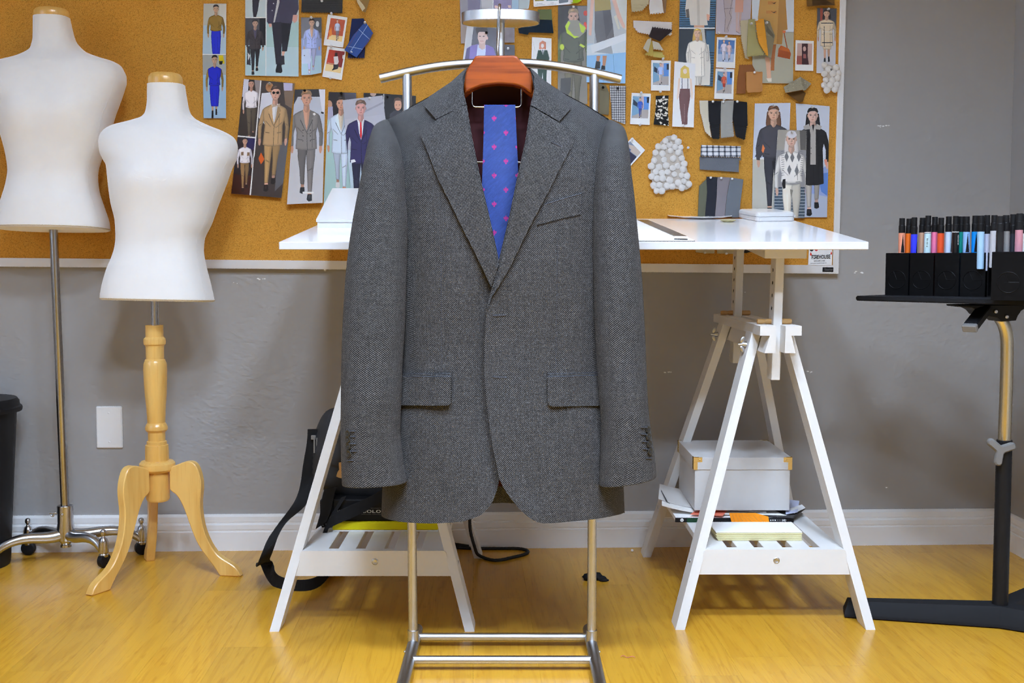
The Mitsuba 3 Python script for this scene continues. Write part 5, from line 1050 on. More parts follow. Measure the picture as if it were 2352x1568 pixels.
def fig(x, y0, H, top, bot=None, hair=(60, 45, 35), skin=SK, shoe=(18, 18, 20), shirt=None, tie=None, w=1.0, st=1, longhair=0, lean=0.0, coat=4.05, skirt=None, glasses=0, lap=True, arms=True, db=False, face=True, open_=0.0, sleeve=None, hands=True, slen=5.5):
    h = H / 7.7; X0 = lambda P: Polygon([(x + (a * w + lean * b) * h, y0 + b * h) for a, b in P]).buffer(0)
    X = lambda P: X0(P).buffer(-.045 * h).buffer(.09 * h, 3).buffer(-.045 * h, 3)
    E = lambda a, b, ra, rb: ell2(x + (a * w + lean * b) * h, y0 + b * h, ra * h, rb * h)
    M = lambda P: [(-a, b) for a, b in P]; L = []; s = 1 if st > 0 else -1; fx = lambda P: P if s > 0 else M(P)
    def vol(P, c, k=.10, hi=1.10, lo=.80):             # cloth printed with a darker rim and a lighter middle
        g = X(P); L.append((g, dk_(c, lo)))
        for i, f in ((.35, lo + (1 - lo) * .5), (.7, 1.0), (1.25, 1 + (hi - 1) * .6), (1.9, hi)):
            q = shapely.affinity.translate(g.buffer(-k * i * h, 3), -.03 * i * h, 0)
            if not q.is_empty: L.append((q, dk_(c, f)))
    if longhair: vol([(-.40, .4), (.40, .4), (.48, 1.2), (.46, longhair), (.2, longhair + .12), (-.2, longhair + .1), (-.46, longhair), (-.48, 1.2)], hair, .07)
    if bot is not None:
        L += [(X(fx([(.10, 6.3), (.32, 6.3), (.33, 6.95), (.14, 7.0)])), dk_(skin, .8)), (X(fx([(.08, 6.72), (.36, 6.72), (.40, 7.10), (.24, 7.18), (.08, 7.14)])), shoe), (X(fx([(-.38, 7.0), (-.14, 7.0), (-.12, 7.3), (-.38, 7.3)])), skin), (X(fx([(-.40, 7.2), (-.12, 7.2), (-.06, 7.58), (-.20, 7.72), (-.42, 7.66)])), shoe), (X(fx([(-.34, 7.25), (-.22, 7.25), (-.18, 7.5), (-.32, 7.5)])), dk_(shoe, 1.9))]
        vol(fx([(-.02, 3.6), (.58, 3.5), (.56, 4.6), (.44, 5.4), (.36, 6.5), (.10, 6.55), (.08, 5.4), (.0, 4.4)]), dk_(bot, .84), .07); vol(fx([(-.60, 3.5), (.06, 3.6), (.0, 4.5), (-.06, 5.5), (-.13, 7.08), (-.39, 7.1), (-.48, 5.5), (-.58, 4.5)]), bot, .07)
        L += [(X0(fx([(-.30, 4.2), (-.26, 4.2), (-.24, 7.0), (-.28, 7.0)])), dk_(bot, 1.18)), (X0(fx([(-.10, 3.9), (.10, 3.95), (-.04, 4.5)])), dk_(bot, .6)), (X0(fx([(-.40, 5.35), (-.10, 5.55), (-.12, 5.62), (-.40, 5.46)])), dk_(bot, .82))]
    elif skirt is not None:
        L += [(X([(-.34, 5.0), (-.06, 5.0), (-.10, 6.0), (-.16, 7.2), (-.30, 7.2), (-.34, 6.0)]), skin), (X([(.06, 5.0), (.34, 5.0), (.34, 6.0), (.28, 6.9), (.14, 6.9), (.08, 6.0)]), dk_(skin, .85)), (X([(-.33, 6.7), (-.14, 6.7), (-.10, 7.55), (-.22, 7.7), (-.36, 7.6)]), shoe), (X([(.12, 6.5), (.31, 6.5), (.33, 7.2), (.12, 7.25)]), shoe)]
        vol([(-.54, 3.2), (.54, 3.2), (.60, 4.2), (.50, slen - .4), (.46, slen), (-.40, slen), (-.48, slen - .5), (-.60, 4.2)], skirt, .09); L += [(X0([(.20, 4.2), (.23, 4.2), (.28, slen - .1), (.25, slen - .1)]), dk_(skirt, .82)), (X0([(-.26, 4.0), (-.24, 4.0), (-.16, slen - .1), (-.18, slen - .1)]), dk_(skirt, .86))]
    slv = sleeve or top
    armL = [(-.66, 1.60), (-.86, 1.72), (-1.00, 2.3), (-1.10, 3.0), (-1.06, 3.82), (-.84, 3.86), (-.84, 3.0), (-.66, 2.3)]
    handP = [(-1.03, 3.80), (-.86, 3.82), (-.83, 4.08), (-.88, 4.34), (-.96, 4.38), (-1.03, 4.1)]
    if arms:
        for q, kk in ((lambda P: P, .97), (M, .84)):
            if hands: L.append((X(q(handP)), dk_(skin, .92)))
            vol(q(armL), dk_(slv, kk), .07); L.append((X0(q([(-1.02, 2.85), (-.86, 2.72), (-.86, 2.78), (-1.02, 2.93)])), dk_(slv, .7)))
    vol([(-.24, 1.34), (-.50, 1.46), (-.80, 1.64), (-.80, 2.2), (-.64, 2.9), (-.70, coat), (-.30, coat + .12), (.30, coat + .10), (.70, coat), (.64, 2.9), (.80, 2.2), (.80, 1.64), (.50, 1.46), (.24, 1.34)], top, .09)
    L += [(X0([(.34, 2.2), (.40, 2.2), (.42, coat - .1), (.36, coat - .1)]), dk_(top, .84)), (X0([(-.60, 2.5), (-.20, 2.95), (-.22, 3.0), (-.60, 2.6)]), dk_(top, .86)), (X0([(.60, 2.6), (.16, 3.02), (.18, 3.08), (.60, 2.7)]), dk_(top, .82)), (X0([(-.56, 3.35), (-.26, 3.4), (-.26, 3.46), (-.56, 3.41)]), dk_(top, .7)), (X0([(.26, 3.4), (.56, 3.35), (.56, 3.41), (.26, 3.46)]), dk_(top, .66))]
    if shirt is not None:
        L.append((X0([(-.24, 1.30), (.24, 1.30), (.12 + open_, 2.3), (.02 + open_ * .5, 2.75 + open_), (-.10 - open_, 2.3)]), shirt)); L.append((X0([(.06, 1.4), (.22, 1.34), (.11 + open_, 2.3), (.02, 2.7)]), dk_(shirt, .88)))
        if tie is not None: L.append((X0([(-.07, 1.42), (.07, 1.42), (.05, 1.58), (.08, 2.45), (.02, 2.68), (-.06, 2.45), (-.05, 1.58)]), tie))
        if lap: L += [(X0([(-.26, 1.32), (-.46, 1.84), (-.34, 1.92), (-.38, 2.0), (-.02, 2.85), (-.10, 2.3), (-.20, 1.5)]), dk_(top, 1.16)), (X0([(.26, 1.32), (.46, 1.84), (.34, 1.92), (.38, 2.0), (.04, 2.85), (.12, 2.3), (.20, 1.5)]), dk_(top, .94)), (X0([(-.38, 2.0), (-.02, 2.85), (-.02, 2.93), (-.42, 2.06)]), dk_(top, .62)), (X0([(.38, 2.0), (.04, 2.85), (.04, 2.93), (.42, 2.06)]), dk_(top, .58))]
        L.append((X0([(.01, 2.8), (.04, 2.8), (.08, coat + .1), (.04, coat + .1)]), dk_(top, .55))); L += [(E(.09, 3.0, .03, .03), dk_(top, .4))]
    if db: L += [(E(a, b, .04, .04), dk_(top, .35)) for a in (-.22, .26) for b in (2.75, 3.15, 3.5)]
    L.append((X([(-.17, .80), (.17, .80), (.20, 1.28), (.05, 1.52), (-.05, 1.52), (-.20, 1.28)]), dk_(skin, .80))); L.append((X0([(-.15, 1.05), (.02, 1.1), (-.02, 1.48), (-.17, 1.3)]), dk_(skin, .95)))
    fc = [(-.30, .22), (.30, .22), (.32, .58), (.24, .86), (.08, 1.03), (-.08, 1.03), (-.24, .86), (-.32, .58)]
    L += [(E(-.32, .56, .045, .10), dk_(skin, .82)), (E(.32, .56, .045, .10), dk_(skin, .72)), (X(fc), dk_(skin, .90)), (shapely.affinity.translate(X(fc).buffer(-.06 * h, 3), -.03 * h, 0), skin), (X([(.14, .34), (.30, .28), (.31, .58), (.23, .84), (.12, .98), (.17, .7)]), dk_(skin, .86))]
    L.append((X([(-.31, .50), (-.36, .25), (-.26, .02), (0, -.07), (.26, .02), (.36, .25), (.31, .50), (.27, .30), (.12, .20), (-.14, .22), (-.27, .32)]), hair)); L.append((X([(-.24, .10), (-.04, -.01), (.12, .04), (.02, .12), (-.16, .17)]), np.minimum(255, np.asarray(hair) * 1.35 + 10)))
    if face:
        if glasses: L += [(E(-.14, .50, .11, .10), (15, 15, 16)), (E(.15, .50, .11, .10), (15, 15, 16)), (X0([(-.05, .46), (.07, .46), (.07, .49), (-.05, .49)]), (15, 15, 16))]
        else: L += [(E(-.14, .51, .075, .045), dk_(skin, .72)), (E(.15, .51, .075, .045), dk_(skin, .68)), (E(-.14, .52, .042, .022), dk_(skin, .30)), (E(.15, .52, .042, .022), dk_(skin, .30)), (X0([(-.22, .43), (-.07, .445), (-.07, .47), (-.22, .46)]), dk_(skin, .52)), (X0([(.07, .445), (.23, .43), (.23, .46), (.07, .47)]), dk_(skin, .52))]
        L += [(X0([(.01, .52), (.05, .52), (.08, .70), (.0, .71)]), dk_(skin, .80)), (E(.01, .70, .07, .022), dk_(skin, .76)), (X0([(-.10, .815), (.0, .80), (.10, .81), (.05, .855), (-.05, .86)]), dk_(np.asarray(skin) * [1, .82, .82], .74)), (E(0, .93, .12, .02), dk_(skin, .86))]
    return L
def instant(quad, inner, layers, bg, label, **k):
    fr_ = Polygon(inner)
    return photo(quad, [(fr_, bg)] + [(g.intersection(fr_), c) for g, c in layers], (236, 236, 234), label, 'instant_photo', 'instant photo', d0=k.pop('d0', .0012), curl=k.pop('curl', .002), **k)
def pink(pts, edges, tooth=5.2, dep=3.0):               # zigzag the named edges of an outline
    out = []; n = len(pts)
    for i in range(n):
        a, b = np.array(pts[i], float), np.array(pts[(i + 1) % n], float)
        if i in edges:
            L_ = np.linalg.norm(b - a); k = max(2, int(L_ / tooth)); t = (b - a) / L_; nn = np.array([t[1], -t[0]])
            for j in range(k): out += [a + (b - a) * j / k, a + (b - a) * (j + .5) / k - nn * dep]
        else: out.append(a)
    return Polygon([tuple(p) for p in out]).buffer(0)
def swatch(poly, col, label, layers=(), d0=.0012, curl=.006, roll=0.0, thick=.0012, back=None, parent=None, name='fabric_swatch', cat_='fabric swatch', group=None):
    if parent: key = key_of(parent + '__' + name)
    else: key = thing(name, label, cat_, group)
    pinned(key, poly, list(layers), col, d0, curl, roll, thick, 'm_vc', back or dk_(col, .8), 8); return key
mat('m_pinclear', pr((0.72, 0.73, 0.74), 0.12, specular=0.8, metallic=0.35))
mat('m_pinsilver', pr((0.70, 0.70, 0.70), 0.16, metallic=1.0))
PK = {'white': 'm_whitegloss', 'black': 'm_rack', 'clear': 'm_pinclear', 'silver': 'm_pinsilver', 'grey': 'm_grey'}
def pin(x, y, kind, what, d=.0030, wall=False):
    t = thing('push_pin', f'{kind} push pin {what}', 'push pin', f'{kind} push pins on the cork board')
    q = onroom(x, y, CBY - .010); c = room(q[0], (CBY if not wall else WALL) - d, q[1]); M = frame(c, PSI, math.pi / 2)
    if kind in ('white', 'black', 'grey'): prof = [(.0032, 0), (.0034, .0008), (.0024, .0016), (.0030, .0028), (.0045, .0046), (.0051, .0068), (.0049, .0088), (.0038, .0106), (.0020, .0116), (.0001, .0119)]
    else: prof = [(.0046, 0), (.0050, .0010), (.0034, .0022), (.0024, .0044), (.0026, .0078), (.0040, .0094), (.0046, .0104), (.0044, .0116), (.0030, .0120), (.0001, .0117)]
    prof = [(r * .68, z * .72) for r, z in prof]
    obj('head', mv(lathe(prof, 22), M), PK[kind], t, smooth=45)
    obj('needle', mv(lathe([(.0005, -.009), (.0005, .001)], 6), M), 'm_zinc', t, smooth=50)
WH, G1, BLU = (232, 234, 236), (150, 152, 158), (176, 205, 222)
# ---- left group
photo([(467.4, 8), (519.8, 8), (519, 125), (519.5, 271.5), (467.8, 271.5), (465.2, 125)],
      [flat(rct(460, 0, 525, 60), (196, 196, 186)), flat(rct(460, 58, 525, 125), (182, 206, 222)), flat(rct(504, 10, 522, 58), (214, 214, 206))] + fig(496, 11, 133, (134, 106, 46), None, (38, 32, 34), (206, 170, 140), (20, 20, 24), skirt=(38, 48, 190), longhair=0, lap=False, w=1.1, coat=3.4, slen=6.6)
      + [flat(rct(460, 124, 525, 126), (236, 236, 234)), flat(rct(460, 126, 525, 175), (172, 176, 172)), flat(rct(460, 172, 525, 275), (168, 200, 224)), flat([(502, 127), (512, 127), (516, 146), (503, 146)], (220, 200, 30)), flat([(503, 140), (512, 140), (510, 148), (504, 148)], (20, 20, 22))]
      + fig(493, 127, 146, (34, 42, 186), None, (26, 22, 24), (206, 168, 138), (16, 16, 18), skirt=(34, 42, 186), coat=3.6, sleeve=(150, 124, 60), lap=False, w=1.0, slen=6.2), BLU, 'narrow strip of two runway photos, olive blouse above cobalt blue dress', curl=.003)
photo([(563, 0), (563, -14), (686, -14), (686, 176), (563.5, 173.5)],
      [flat(rct(560, -20, 612, 40), (200, 216, 220)), flat([(579, -16), (598, -16), (592, 25), (588, 39), (582, 39), (580, 24)], (44, 42, 50)), flat(rct(560, 41, 610, 108), (72, 70, 74)), flat(rct(596, 41, 610, 108), (20, 20, 22)), flat(rct(560, 104, 610, 176), (186, 214, 220))]
      + fig(586, 45, 127, (56, 48, 48), (34, 32, 36), (40, 32, 30), (196, 160, 140), shirt=(84, 78, 100), w=1.15) + [flat([(568, 106), (574, 106), (576, 150), (567, 148)], (46, 46, 50)), flat([(569, 120), (575, 128), (570, 140)], (210, 210, 210))]
      + [flat(rct(560, 39.5, 611, 41.3), (238, 238, 238)), flat(rct(610, -20, 611.5, 180), (238, 238, 238)), flat(rct(611.5, -20, 690, 60), (206, 214, 216)), flat(rct(611.5, 50, 690, 110), (176, 208, 208)), flat(rct(611.5, 108, 690, 180), (190, 216, 224)),
         flat([(616, -20), (684, -20), (686, 20), (680, 36), (674, 36), (670, 54), (626, 52), (619, 58), (613, 50), (613, 10)], (58, 52, 70)), flat([(640, -20), (642, 5), (630, 55), (627, 55), (636, 4)], (196, 196, 196)), flat([(673, 34), (684, 34), (682, 48), (676, 53), (671, 46)], (214, 164, 150)), flat([(617, 54), (624, 54), (624, 62), (618, 62)], (214, 170, 156)),
         flat([(624, 52), (646, 50), (648, 90), (645, 148), (634, 148), (628, 90)], (38, 34, 44)), flat([(646, 52), (669, 54), (664, 88), (659, 118), (648, 118), (647, 80)], (26, 24, 30)), flat([(647, 118), (655, 118), (652, 128), (648, 128)], (220, 176, 160)), flat([(646, 128), (653, 128), (654, 148), (645, 150)], (40, 38, 44)), flat([(637, 146), (646, 146), (649, 164), (646, 168), (634, 167), (633, 162)], (20, 20, 22)),
         flat(ell2(628, 8, 1.4, 1.4), (190, 190, 196)), flat(ell2(625, 24, 1.4, 1.4), (190, 190, 196)), flat(ell2(634, 26, 1.4, 1.4), (190, 190, 196))], (190, 214, 220), 'large runway cutout of a navy coat and cropped trousers beside two small men', curl=.003)
photo([(691.3, 40), (738.4, 40.5), (739, 168), (715, 172.5), (693.2, 173.3)], [flat(rct(690, 38, 742, 90), (112, 110, 116)), flat(rct(714, 38, 742, 75), (74, 74, 78)), flat(ell2(729, 55, 4, 7), (200, 200, 200)), flat(rct(690, 88, 742, 130), (150, 166, 206)), flat(rct(690, 128, 742, 176), (176, 206, 222))]
      + fig(716, 43, 128, (168, 182, 232), (186, 192, 232), (48, 38, 34), (206, 166, 142), (170, 176, 210), shirt=(206, 170, 148), w=1.12) + [flat([(694, 114), (709, 112), (715, 138), (713, 146), (694, 147)], (200, 214, 240)), flat(ell2(699.5, 128, 1.2, 1.2), (30, 30, 40))], (170, 196, 220), 'runway cutout of a man in a pale blue suit carrying a bag', curl=.006, roll=.002)
def redroom(x0, y0, s=1): return [flat([(x0, y0 + 28), (x0 + 42, y0 + 34), (x0 + 36, y0 + 62), (x0 - 8, y0 + 54)], (238, 206, 140)), flat([(x0 - 2, y0 + 22), (x0 + 4, y0 + 10), (x0 + 6, y0 + 28), (x0, y0 + 34)], (222, 130, 40))]
instant([(753, 33), (798, 40), (788, 109.5), (743, 103.7)], [(759.7, 41), (793, 46), (785, 96), (751, 90)], redroom(757, 51) + fig(775, 44.5, 49, (176, 186, 206), (110, 96, 100), (40, 30, 30), w=1.0, face=False), (172, 70, 26), 'tilted instant photo of a figure in a red room, upper of a pair')
instant([(752, 105.6), (795, 112.5), (785, 184), (740, 176)], [(756, 113.5), (792, 118.5), (782, 168), (746, 162)], [flat([(748, 146), (786, 152), (781, 170), (744, 164)], (240, 210, 150)), flat([(770, 116), (793, 119), (786, 156), (766, 150)], (120, 24, 14)), flat([(766, 130), (776, 129), (778, 142), (774, 150), (768, 150)], (216, 210, 206)), flat([(769, 122), (775, 121), (775, 129), (769, 130)], (48, 22, 18)), flat([(766, 148), (778, 148), (776, 158), (762, 162), (766, 155)], (24, 18, 18)), flat([(787, 126), (791, 127), (789, 136), (786, 134)], (210, 204, 200)), flat([(752, 143), (768, 146), (768, 148), (752, 146)], (190, 140, 110))], (176, 50, 22), 'tilted instant photo of a profile in a red room, lower of a pair')
swatch(pink([(808, 43), (835, 42), (842, 60), (837, 135), (799, 135), (802, 90)], (3,)), (22, 30, 70), 'dark navy swatch folded behind the blue windowpane swatch', d0=.001, curl=.004)
def lines(segs, col, w): return [(LineString(s).buffer(w), col) for s in segs]
swatch([(839, 50), (857.5, 77), (848, 96), (820, 134), (792, 117), (812, 82)], (50, 76, 138), 'mid blue windowpane swatch folded to a point at the upper left of the cork', lines([[(845, 58), (806, 120)], [(822, 66), (850, 92)], [(800, 108), (840, 116)]], (150, 170, 205), .7) + lines([[(832, 52), (800, 112)], [(855, 80), (826, 128)]], (96, 70, 100), .6), d0=.006, curl=.010, roll=.004)
swatch(pink([(693, -30), (787, -30), (786.5, 32), (692.5, 30)], (2,)), (52, 50, 48), 'charcoal ribbed fabric swatch cut off by the top of the photo', lines([[(690, y), (790, y + .5)] for y in range(-28, 32, 4)], (40, 38, 37), .8), curl=.004)
swatch([(812, -25), (853, -25), (849, 4), (841.5, 33), (834, 30), (820, 6)], (146, 116, 68), 'tan fabric swatch curling away at the top left of the cork', [flat([(817, -10), (836, 14), (840, 22), (834, 30), (822, 8)], (214, 200, 164))], d0=.004, curl=.022, roll=.008)
# ---- the lower left row
photo([(559.6, 181), (598, 184.5), (676.7, 191.4), (665, 300), (647.4, 455), (577, 448.5), (532.5, 445)],
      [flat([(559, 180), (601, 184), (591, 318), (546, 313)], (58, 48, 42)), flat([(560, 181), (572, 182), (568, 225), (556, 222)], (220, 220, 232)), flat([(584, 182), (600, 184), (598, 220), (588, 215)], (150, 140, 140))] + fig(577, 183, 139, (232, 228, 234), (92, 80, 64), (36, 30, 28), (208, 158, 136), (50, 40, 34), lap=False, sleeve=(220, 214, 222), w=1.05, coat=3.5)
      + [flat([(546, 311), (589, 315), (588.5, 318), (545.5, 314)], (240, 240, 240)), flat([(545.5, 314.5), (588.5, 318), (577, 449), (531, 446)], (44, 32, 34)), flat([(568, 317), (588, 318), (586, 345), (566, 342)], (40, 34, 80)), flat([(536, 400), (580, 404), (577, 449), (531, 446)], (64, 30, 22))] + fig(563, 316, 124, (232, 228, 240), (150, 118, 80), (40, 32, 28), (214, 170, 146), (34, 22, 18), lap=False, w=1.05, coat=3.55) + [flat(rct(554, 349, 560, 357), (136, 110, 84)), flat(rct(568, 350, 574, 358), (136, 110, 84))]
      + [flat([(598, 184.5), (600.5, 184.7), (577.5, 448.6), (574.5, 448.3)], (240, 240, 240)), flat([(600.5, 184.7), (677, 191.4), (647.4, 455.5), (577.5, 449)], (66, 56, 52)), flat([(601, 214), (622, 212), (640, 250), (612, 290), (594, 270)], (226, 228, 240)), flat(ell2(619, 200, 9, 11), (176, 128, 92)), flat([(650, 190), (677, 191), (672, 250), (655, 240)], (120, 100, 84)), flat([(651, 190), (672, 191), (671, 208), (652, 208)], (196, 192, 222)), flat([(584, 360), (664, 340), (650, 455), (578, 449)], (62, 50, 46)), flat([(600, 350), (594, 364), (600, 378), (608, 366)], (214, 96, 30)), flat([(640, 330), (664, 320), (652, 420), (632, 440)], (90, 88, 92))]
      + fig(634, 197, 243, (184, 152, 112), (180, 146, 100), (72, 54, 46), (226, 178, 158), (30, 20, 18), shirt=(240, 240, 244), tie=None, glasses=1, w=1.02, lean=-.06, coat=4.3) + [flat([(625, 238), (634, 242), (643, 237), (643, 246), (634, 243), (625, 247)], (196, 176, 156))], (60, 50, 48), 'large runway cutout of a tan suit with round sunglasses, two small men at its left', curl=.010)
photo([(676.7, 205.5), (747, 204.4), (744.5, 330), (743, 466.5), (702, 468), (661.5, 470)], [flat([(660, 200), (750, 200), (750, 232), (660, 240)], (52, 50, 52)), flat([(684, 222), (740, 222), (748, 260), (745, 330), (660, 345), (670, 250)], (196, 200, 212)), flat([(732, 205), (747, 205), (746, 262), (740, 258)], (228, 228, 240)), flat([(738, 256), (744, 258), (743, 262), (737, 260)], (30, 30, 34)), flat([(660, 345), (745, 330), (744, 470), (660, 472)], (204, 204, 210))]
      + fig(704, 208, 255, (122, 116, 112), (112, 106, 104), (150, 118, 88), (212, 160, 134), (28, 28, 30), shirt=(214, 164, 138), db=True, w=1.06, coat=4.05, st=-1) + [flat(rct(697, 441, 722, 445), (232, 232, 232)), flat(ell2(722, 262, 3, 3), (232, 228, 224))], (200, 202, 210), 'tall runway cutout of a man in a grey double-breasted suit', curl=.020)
photo([(754.7, 211), (817.6, 213), (822, 300), (826, 480), (743.5, 482), (744, 463)], [flat([(750, 205), (825, 205), (825, 262), (750, 268)], (40, 34, 36)), flat(ell2(756, 240, 7, 10), (196, 150, 128)), flat([(750, 246), (764, 244), (766, 280), (748, 282)], (176, 172, 196)), flat([(790, 205), (825, 205), (825, 236), (792, 236)], (72, 68, 76)), flat([(745, 275), (830, 275), (830, 490), (740, 490)], (176, 208, 206))]
      + fig(783, 222, 225, (198, 212, 228), (200, 212, 230), (46, 38, 32), (214, 160, 134), (220, 220, 220), shirt=(222, 210, 190), w=1.05, st=-1, coat=4.4), (180, 206, 206), 'runway cutout of a man in an ice blue suit, half behind the navy suit cutout', d0=.001, curl=.004)
photo([(835, 213), (882, 215), (899, 216.5), (955, 220), (955, 262), (880, 300), (836, 262)], [flat(ell2(857, 215, 7, 6), (200, 170, 156)), flat(rct(880.5, 213, 882.5, 300), (225, 225, 225)), flat(ell2(914, 241, 8.5, 13), (214, 164, 138)), flat([(904, 236), (906, 226), (914, 223), (922, 227), (924, 238), (920, 231), (908, 231)], (92, 66, 50)), flat([(895, 262), (905, 254), (924, 254), (934, 264), (934, 300), (895, 300)], (60, 58, 64)), flat(ell2(910.5, 241, 1.6, .8), (60, 40, 34)), flat(ell2(917.5, 241, 1.6, .8), (60, 40, 34)), flat(rct(909, 249, 918, 250.4), (150, 90, 80))], (34, 32, 33), 'dark runway clipping with a man\'s head, half behind the jacket shoulder', curl=.002)
photo([(787, 230.5), (879, 219.6), (893, 330), (905, 440), (807, 440), (805.7, 425.6)], [flat([(780, 215), (885, 215), (890, 262), (785, 275)], (186, 186, 196)), flat([(822, 262), (884, 232), (885, 236), (824, 266)], (160, 160, 172)), flat([(785, 345), (905, 340), (910, 445), (800, 445)], (196, 214, 226))] + fig(829, 231, 255, (44, 36, 78), (30, 26, 50), (104, 80, 66), (226, 170, 162), shirt=(240, 240, 246), tie=(206, 34, 42), w=1.06, coat=4.3) + [flat([(806, 368), (815, 366), (818, 372), (807, 375)], (236, 236, 240))], (192, 192, 202), 'runway cutout of a man in a navy suit with a red tie', d0=.006, curl=.006)
# ---- behind the tray
photo([(1056, -12), (1219.5, -12), (1214, 20), (1183, 22), (1181.5, 98), (1150, 98), (1059, 100)], [flat([(1056, -12), (1076, -12), (1074, 100), (1058, 100)], (140, 134, 140)), flat([(1074, -12), (1104, -12), (1102, 30), (1096, 70), (1076, 68)], (112, 104, 126)), flat([(1105, -12), (1132, -12), (1130, 45), (1108, 40)], (186, 184, 186)), flat([(1132, -12), (1134, -12), (1132, 40), (1131, 40)], (230, 230, 232)), flat([(1134, -12), (1176, -12), (1174, 36), (1134, 30)], (136, 124, 156)), flat([(1176, -12), (1192, -12), (1190, 40), (1176, 36)], (160, 184, 202)), flat([(1192, -12), (1219, -12), (1214, 20), (1192, 20)], (180, 190, 190)), flat([(1058, 44), (1080, 44), (1078, 100), (1060, 100)], (150, 130, 116)), flat([(1160, 60), (1182, 58), (1181, 98), (1158, 98)], (122, 108, 108)), flat([(1136, 12), (1146, 14), (1142, 20), (1136, 18)], (220, 190, 180)), flat([(1166, 12), (1173, 12), (1174, 18), (1168, 18)], (220, 190, 180))], (150, 150, 156), 'collage of runway figures in lilac and grey suits behind the valet tray', d0=.001, curl=.002)
photo([(1072.6, 59), (1145, 66), (1150, 140), (1063, 140)], [flat([(1087, 58), (1147, 65), (1152, 142), (1078, 142)], (96, 94, 102)), flat([(1072, 59), (1088, 60), (1078, 142), (1060, 142)], (206, 206, 208))] + [flat([(1068, 135), (1072, 112), (1084, 105), (1097, 102), (1120, 104), (1133, 110), (1139, 128), (1140, 145), (1066, 145)], (126, 112, 176)), flat([(1068, 135), (1072, 114), (1080, 108), (1077, 145), (1066, 145)], (84, 72, 116)), flat([(1097, 104), (1116, 104), (1114, 142), (1093, 142)], (206, 216, 242)), flat([(1100, 96), (1115, 96), (1114, 112), (1107, 115), (1100, 110)], (206, 176, 166)), flat([(1098, 74), (1118, 74), (1119, 88), (1114, 98), (1106, 102), (1100, 98), (1097, 88)], (224, 196, 188)), flat(ell2(1119, 88, 2, 4), (226, 190, 184)), flat([(1096, 82), (1092, 68), (1098, 58), (1112, 57), (1120, 68), (1121, 82), (1116, 73), (1100, 74)], (72, 62, 62)), flat(ell2(1102.5, 84, 2.4, 1.1), (80, 60, 58)), flat(ell2(1111, 84, 2.4, 1.1), (80, 60, 58)), flat(rct(1103, 94.5, 1111, 95.8), (176, 120, 116))], (110, 108, 116), 'portrait clipping of a dark-haired man in a lilac jacket behind the valet tube', d0=.006, curl=.004)
swatch([(1158, 102), (1182, 103), (1183, 150), (1158, 150)], (112, 114, 122), 'small grey denim swatch beside the valet tube, above the steel bar', curl=.002)
photo([(1224, -20), (1345, -20), (1335, 2), (1310, 10), (1226, 16)], [flat([(1229, -20), (1249, -20), (1249, 2), (1229, 3)], (150, 134, 36)), flat([(1255, -20), (1281, -20), (1281, 1), (1255, 2)], (96, 134, 132)), flat([(1283, -20), (1306, -20), (1305, 5), (1284, 8)], (88, 96, 104)), flat([(1233, 8.5), (1246, 7.5), (1246, 8.6), (1233, 9.6)], (170, 170, 176)), flat([(1229, 12), (1252, 10.4), (1252, 11.4), (1229, 13)], (170, 170, 176)), flat([(1264, 6.4), (1272, 6), (1272, 7), (1264, 7.4)], (170, 170, 176)), flat([(1258, 10), (1278, 8.8), (1278, 9.8), (1258, 11)], (176, 176, 180))], (234, 234, 234), 'white card with paint colour chips at the top edge of the photo', 'colour_card', 'colour card', curl=.002)
swatch(Polygon([(1310, -14), (1334, -14), (1335, 2), (1326, 8), (1312, 8)]), (176, 208, 34), 'lime green swatch under a white pin at the top edge', d0=.004, curl=.003)
swatch([(1235, 22), (1267, 21), (1268.5, 50), (1236, 50)], (104, 112, 74), 'olive green swatch above the navy swatch right of the tray', d0=.001, curl=.002)
swatch([(1190, 66), (1215, 58), (1240, 45), (1268, 46), (1271, 77), (1215, 75), (1212, 81), (1192, 77)], (10, 28, 42), 'dark navy knit swatch hanging right of the valet tray', d0=.003, curl=.006)
photo([(1222, 85), (1267, 88), (1266, 200), (1219, 200)], [flat([(1238, 112), (1239, 98), (1246, 93), (1254, 97), (1254, 113), (1250, 114), (1242, 114)], (204, 132, 104)), flat(ell2(1246, 105, 3.6, 5), (246, 240, 236)), flat([(1236, 115), (1257, 115), (1262, 134), (1258, 150), (1234, 150), (1232, 134)], (34, 60, 46)), flat([(1242, 112), (1251, 112), (1247, 126)], (244, 244, 246)), flat([(1245.6, 114), (1247.6, 114), (1248, 122), (1246.4, 124)], (40, 40, 60)), flat([(1234, 148), (1257, 148), (1255, 180), (1256, 200), (1248, 200), (1246, 166), (1243, 200), (1236, 200), (1236, 180)], (40, 66, 52)), flat([(1224, 96), (1229, 117), (1229.8, 117), (1224.8, 96)], (200, 200, 205))], (240, 240, 240), 'small drawing of a red-haired figure in a dark green suit', 'sketch_card', 'sketch card', curl=.002)
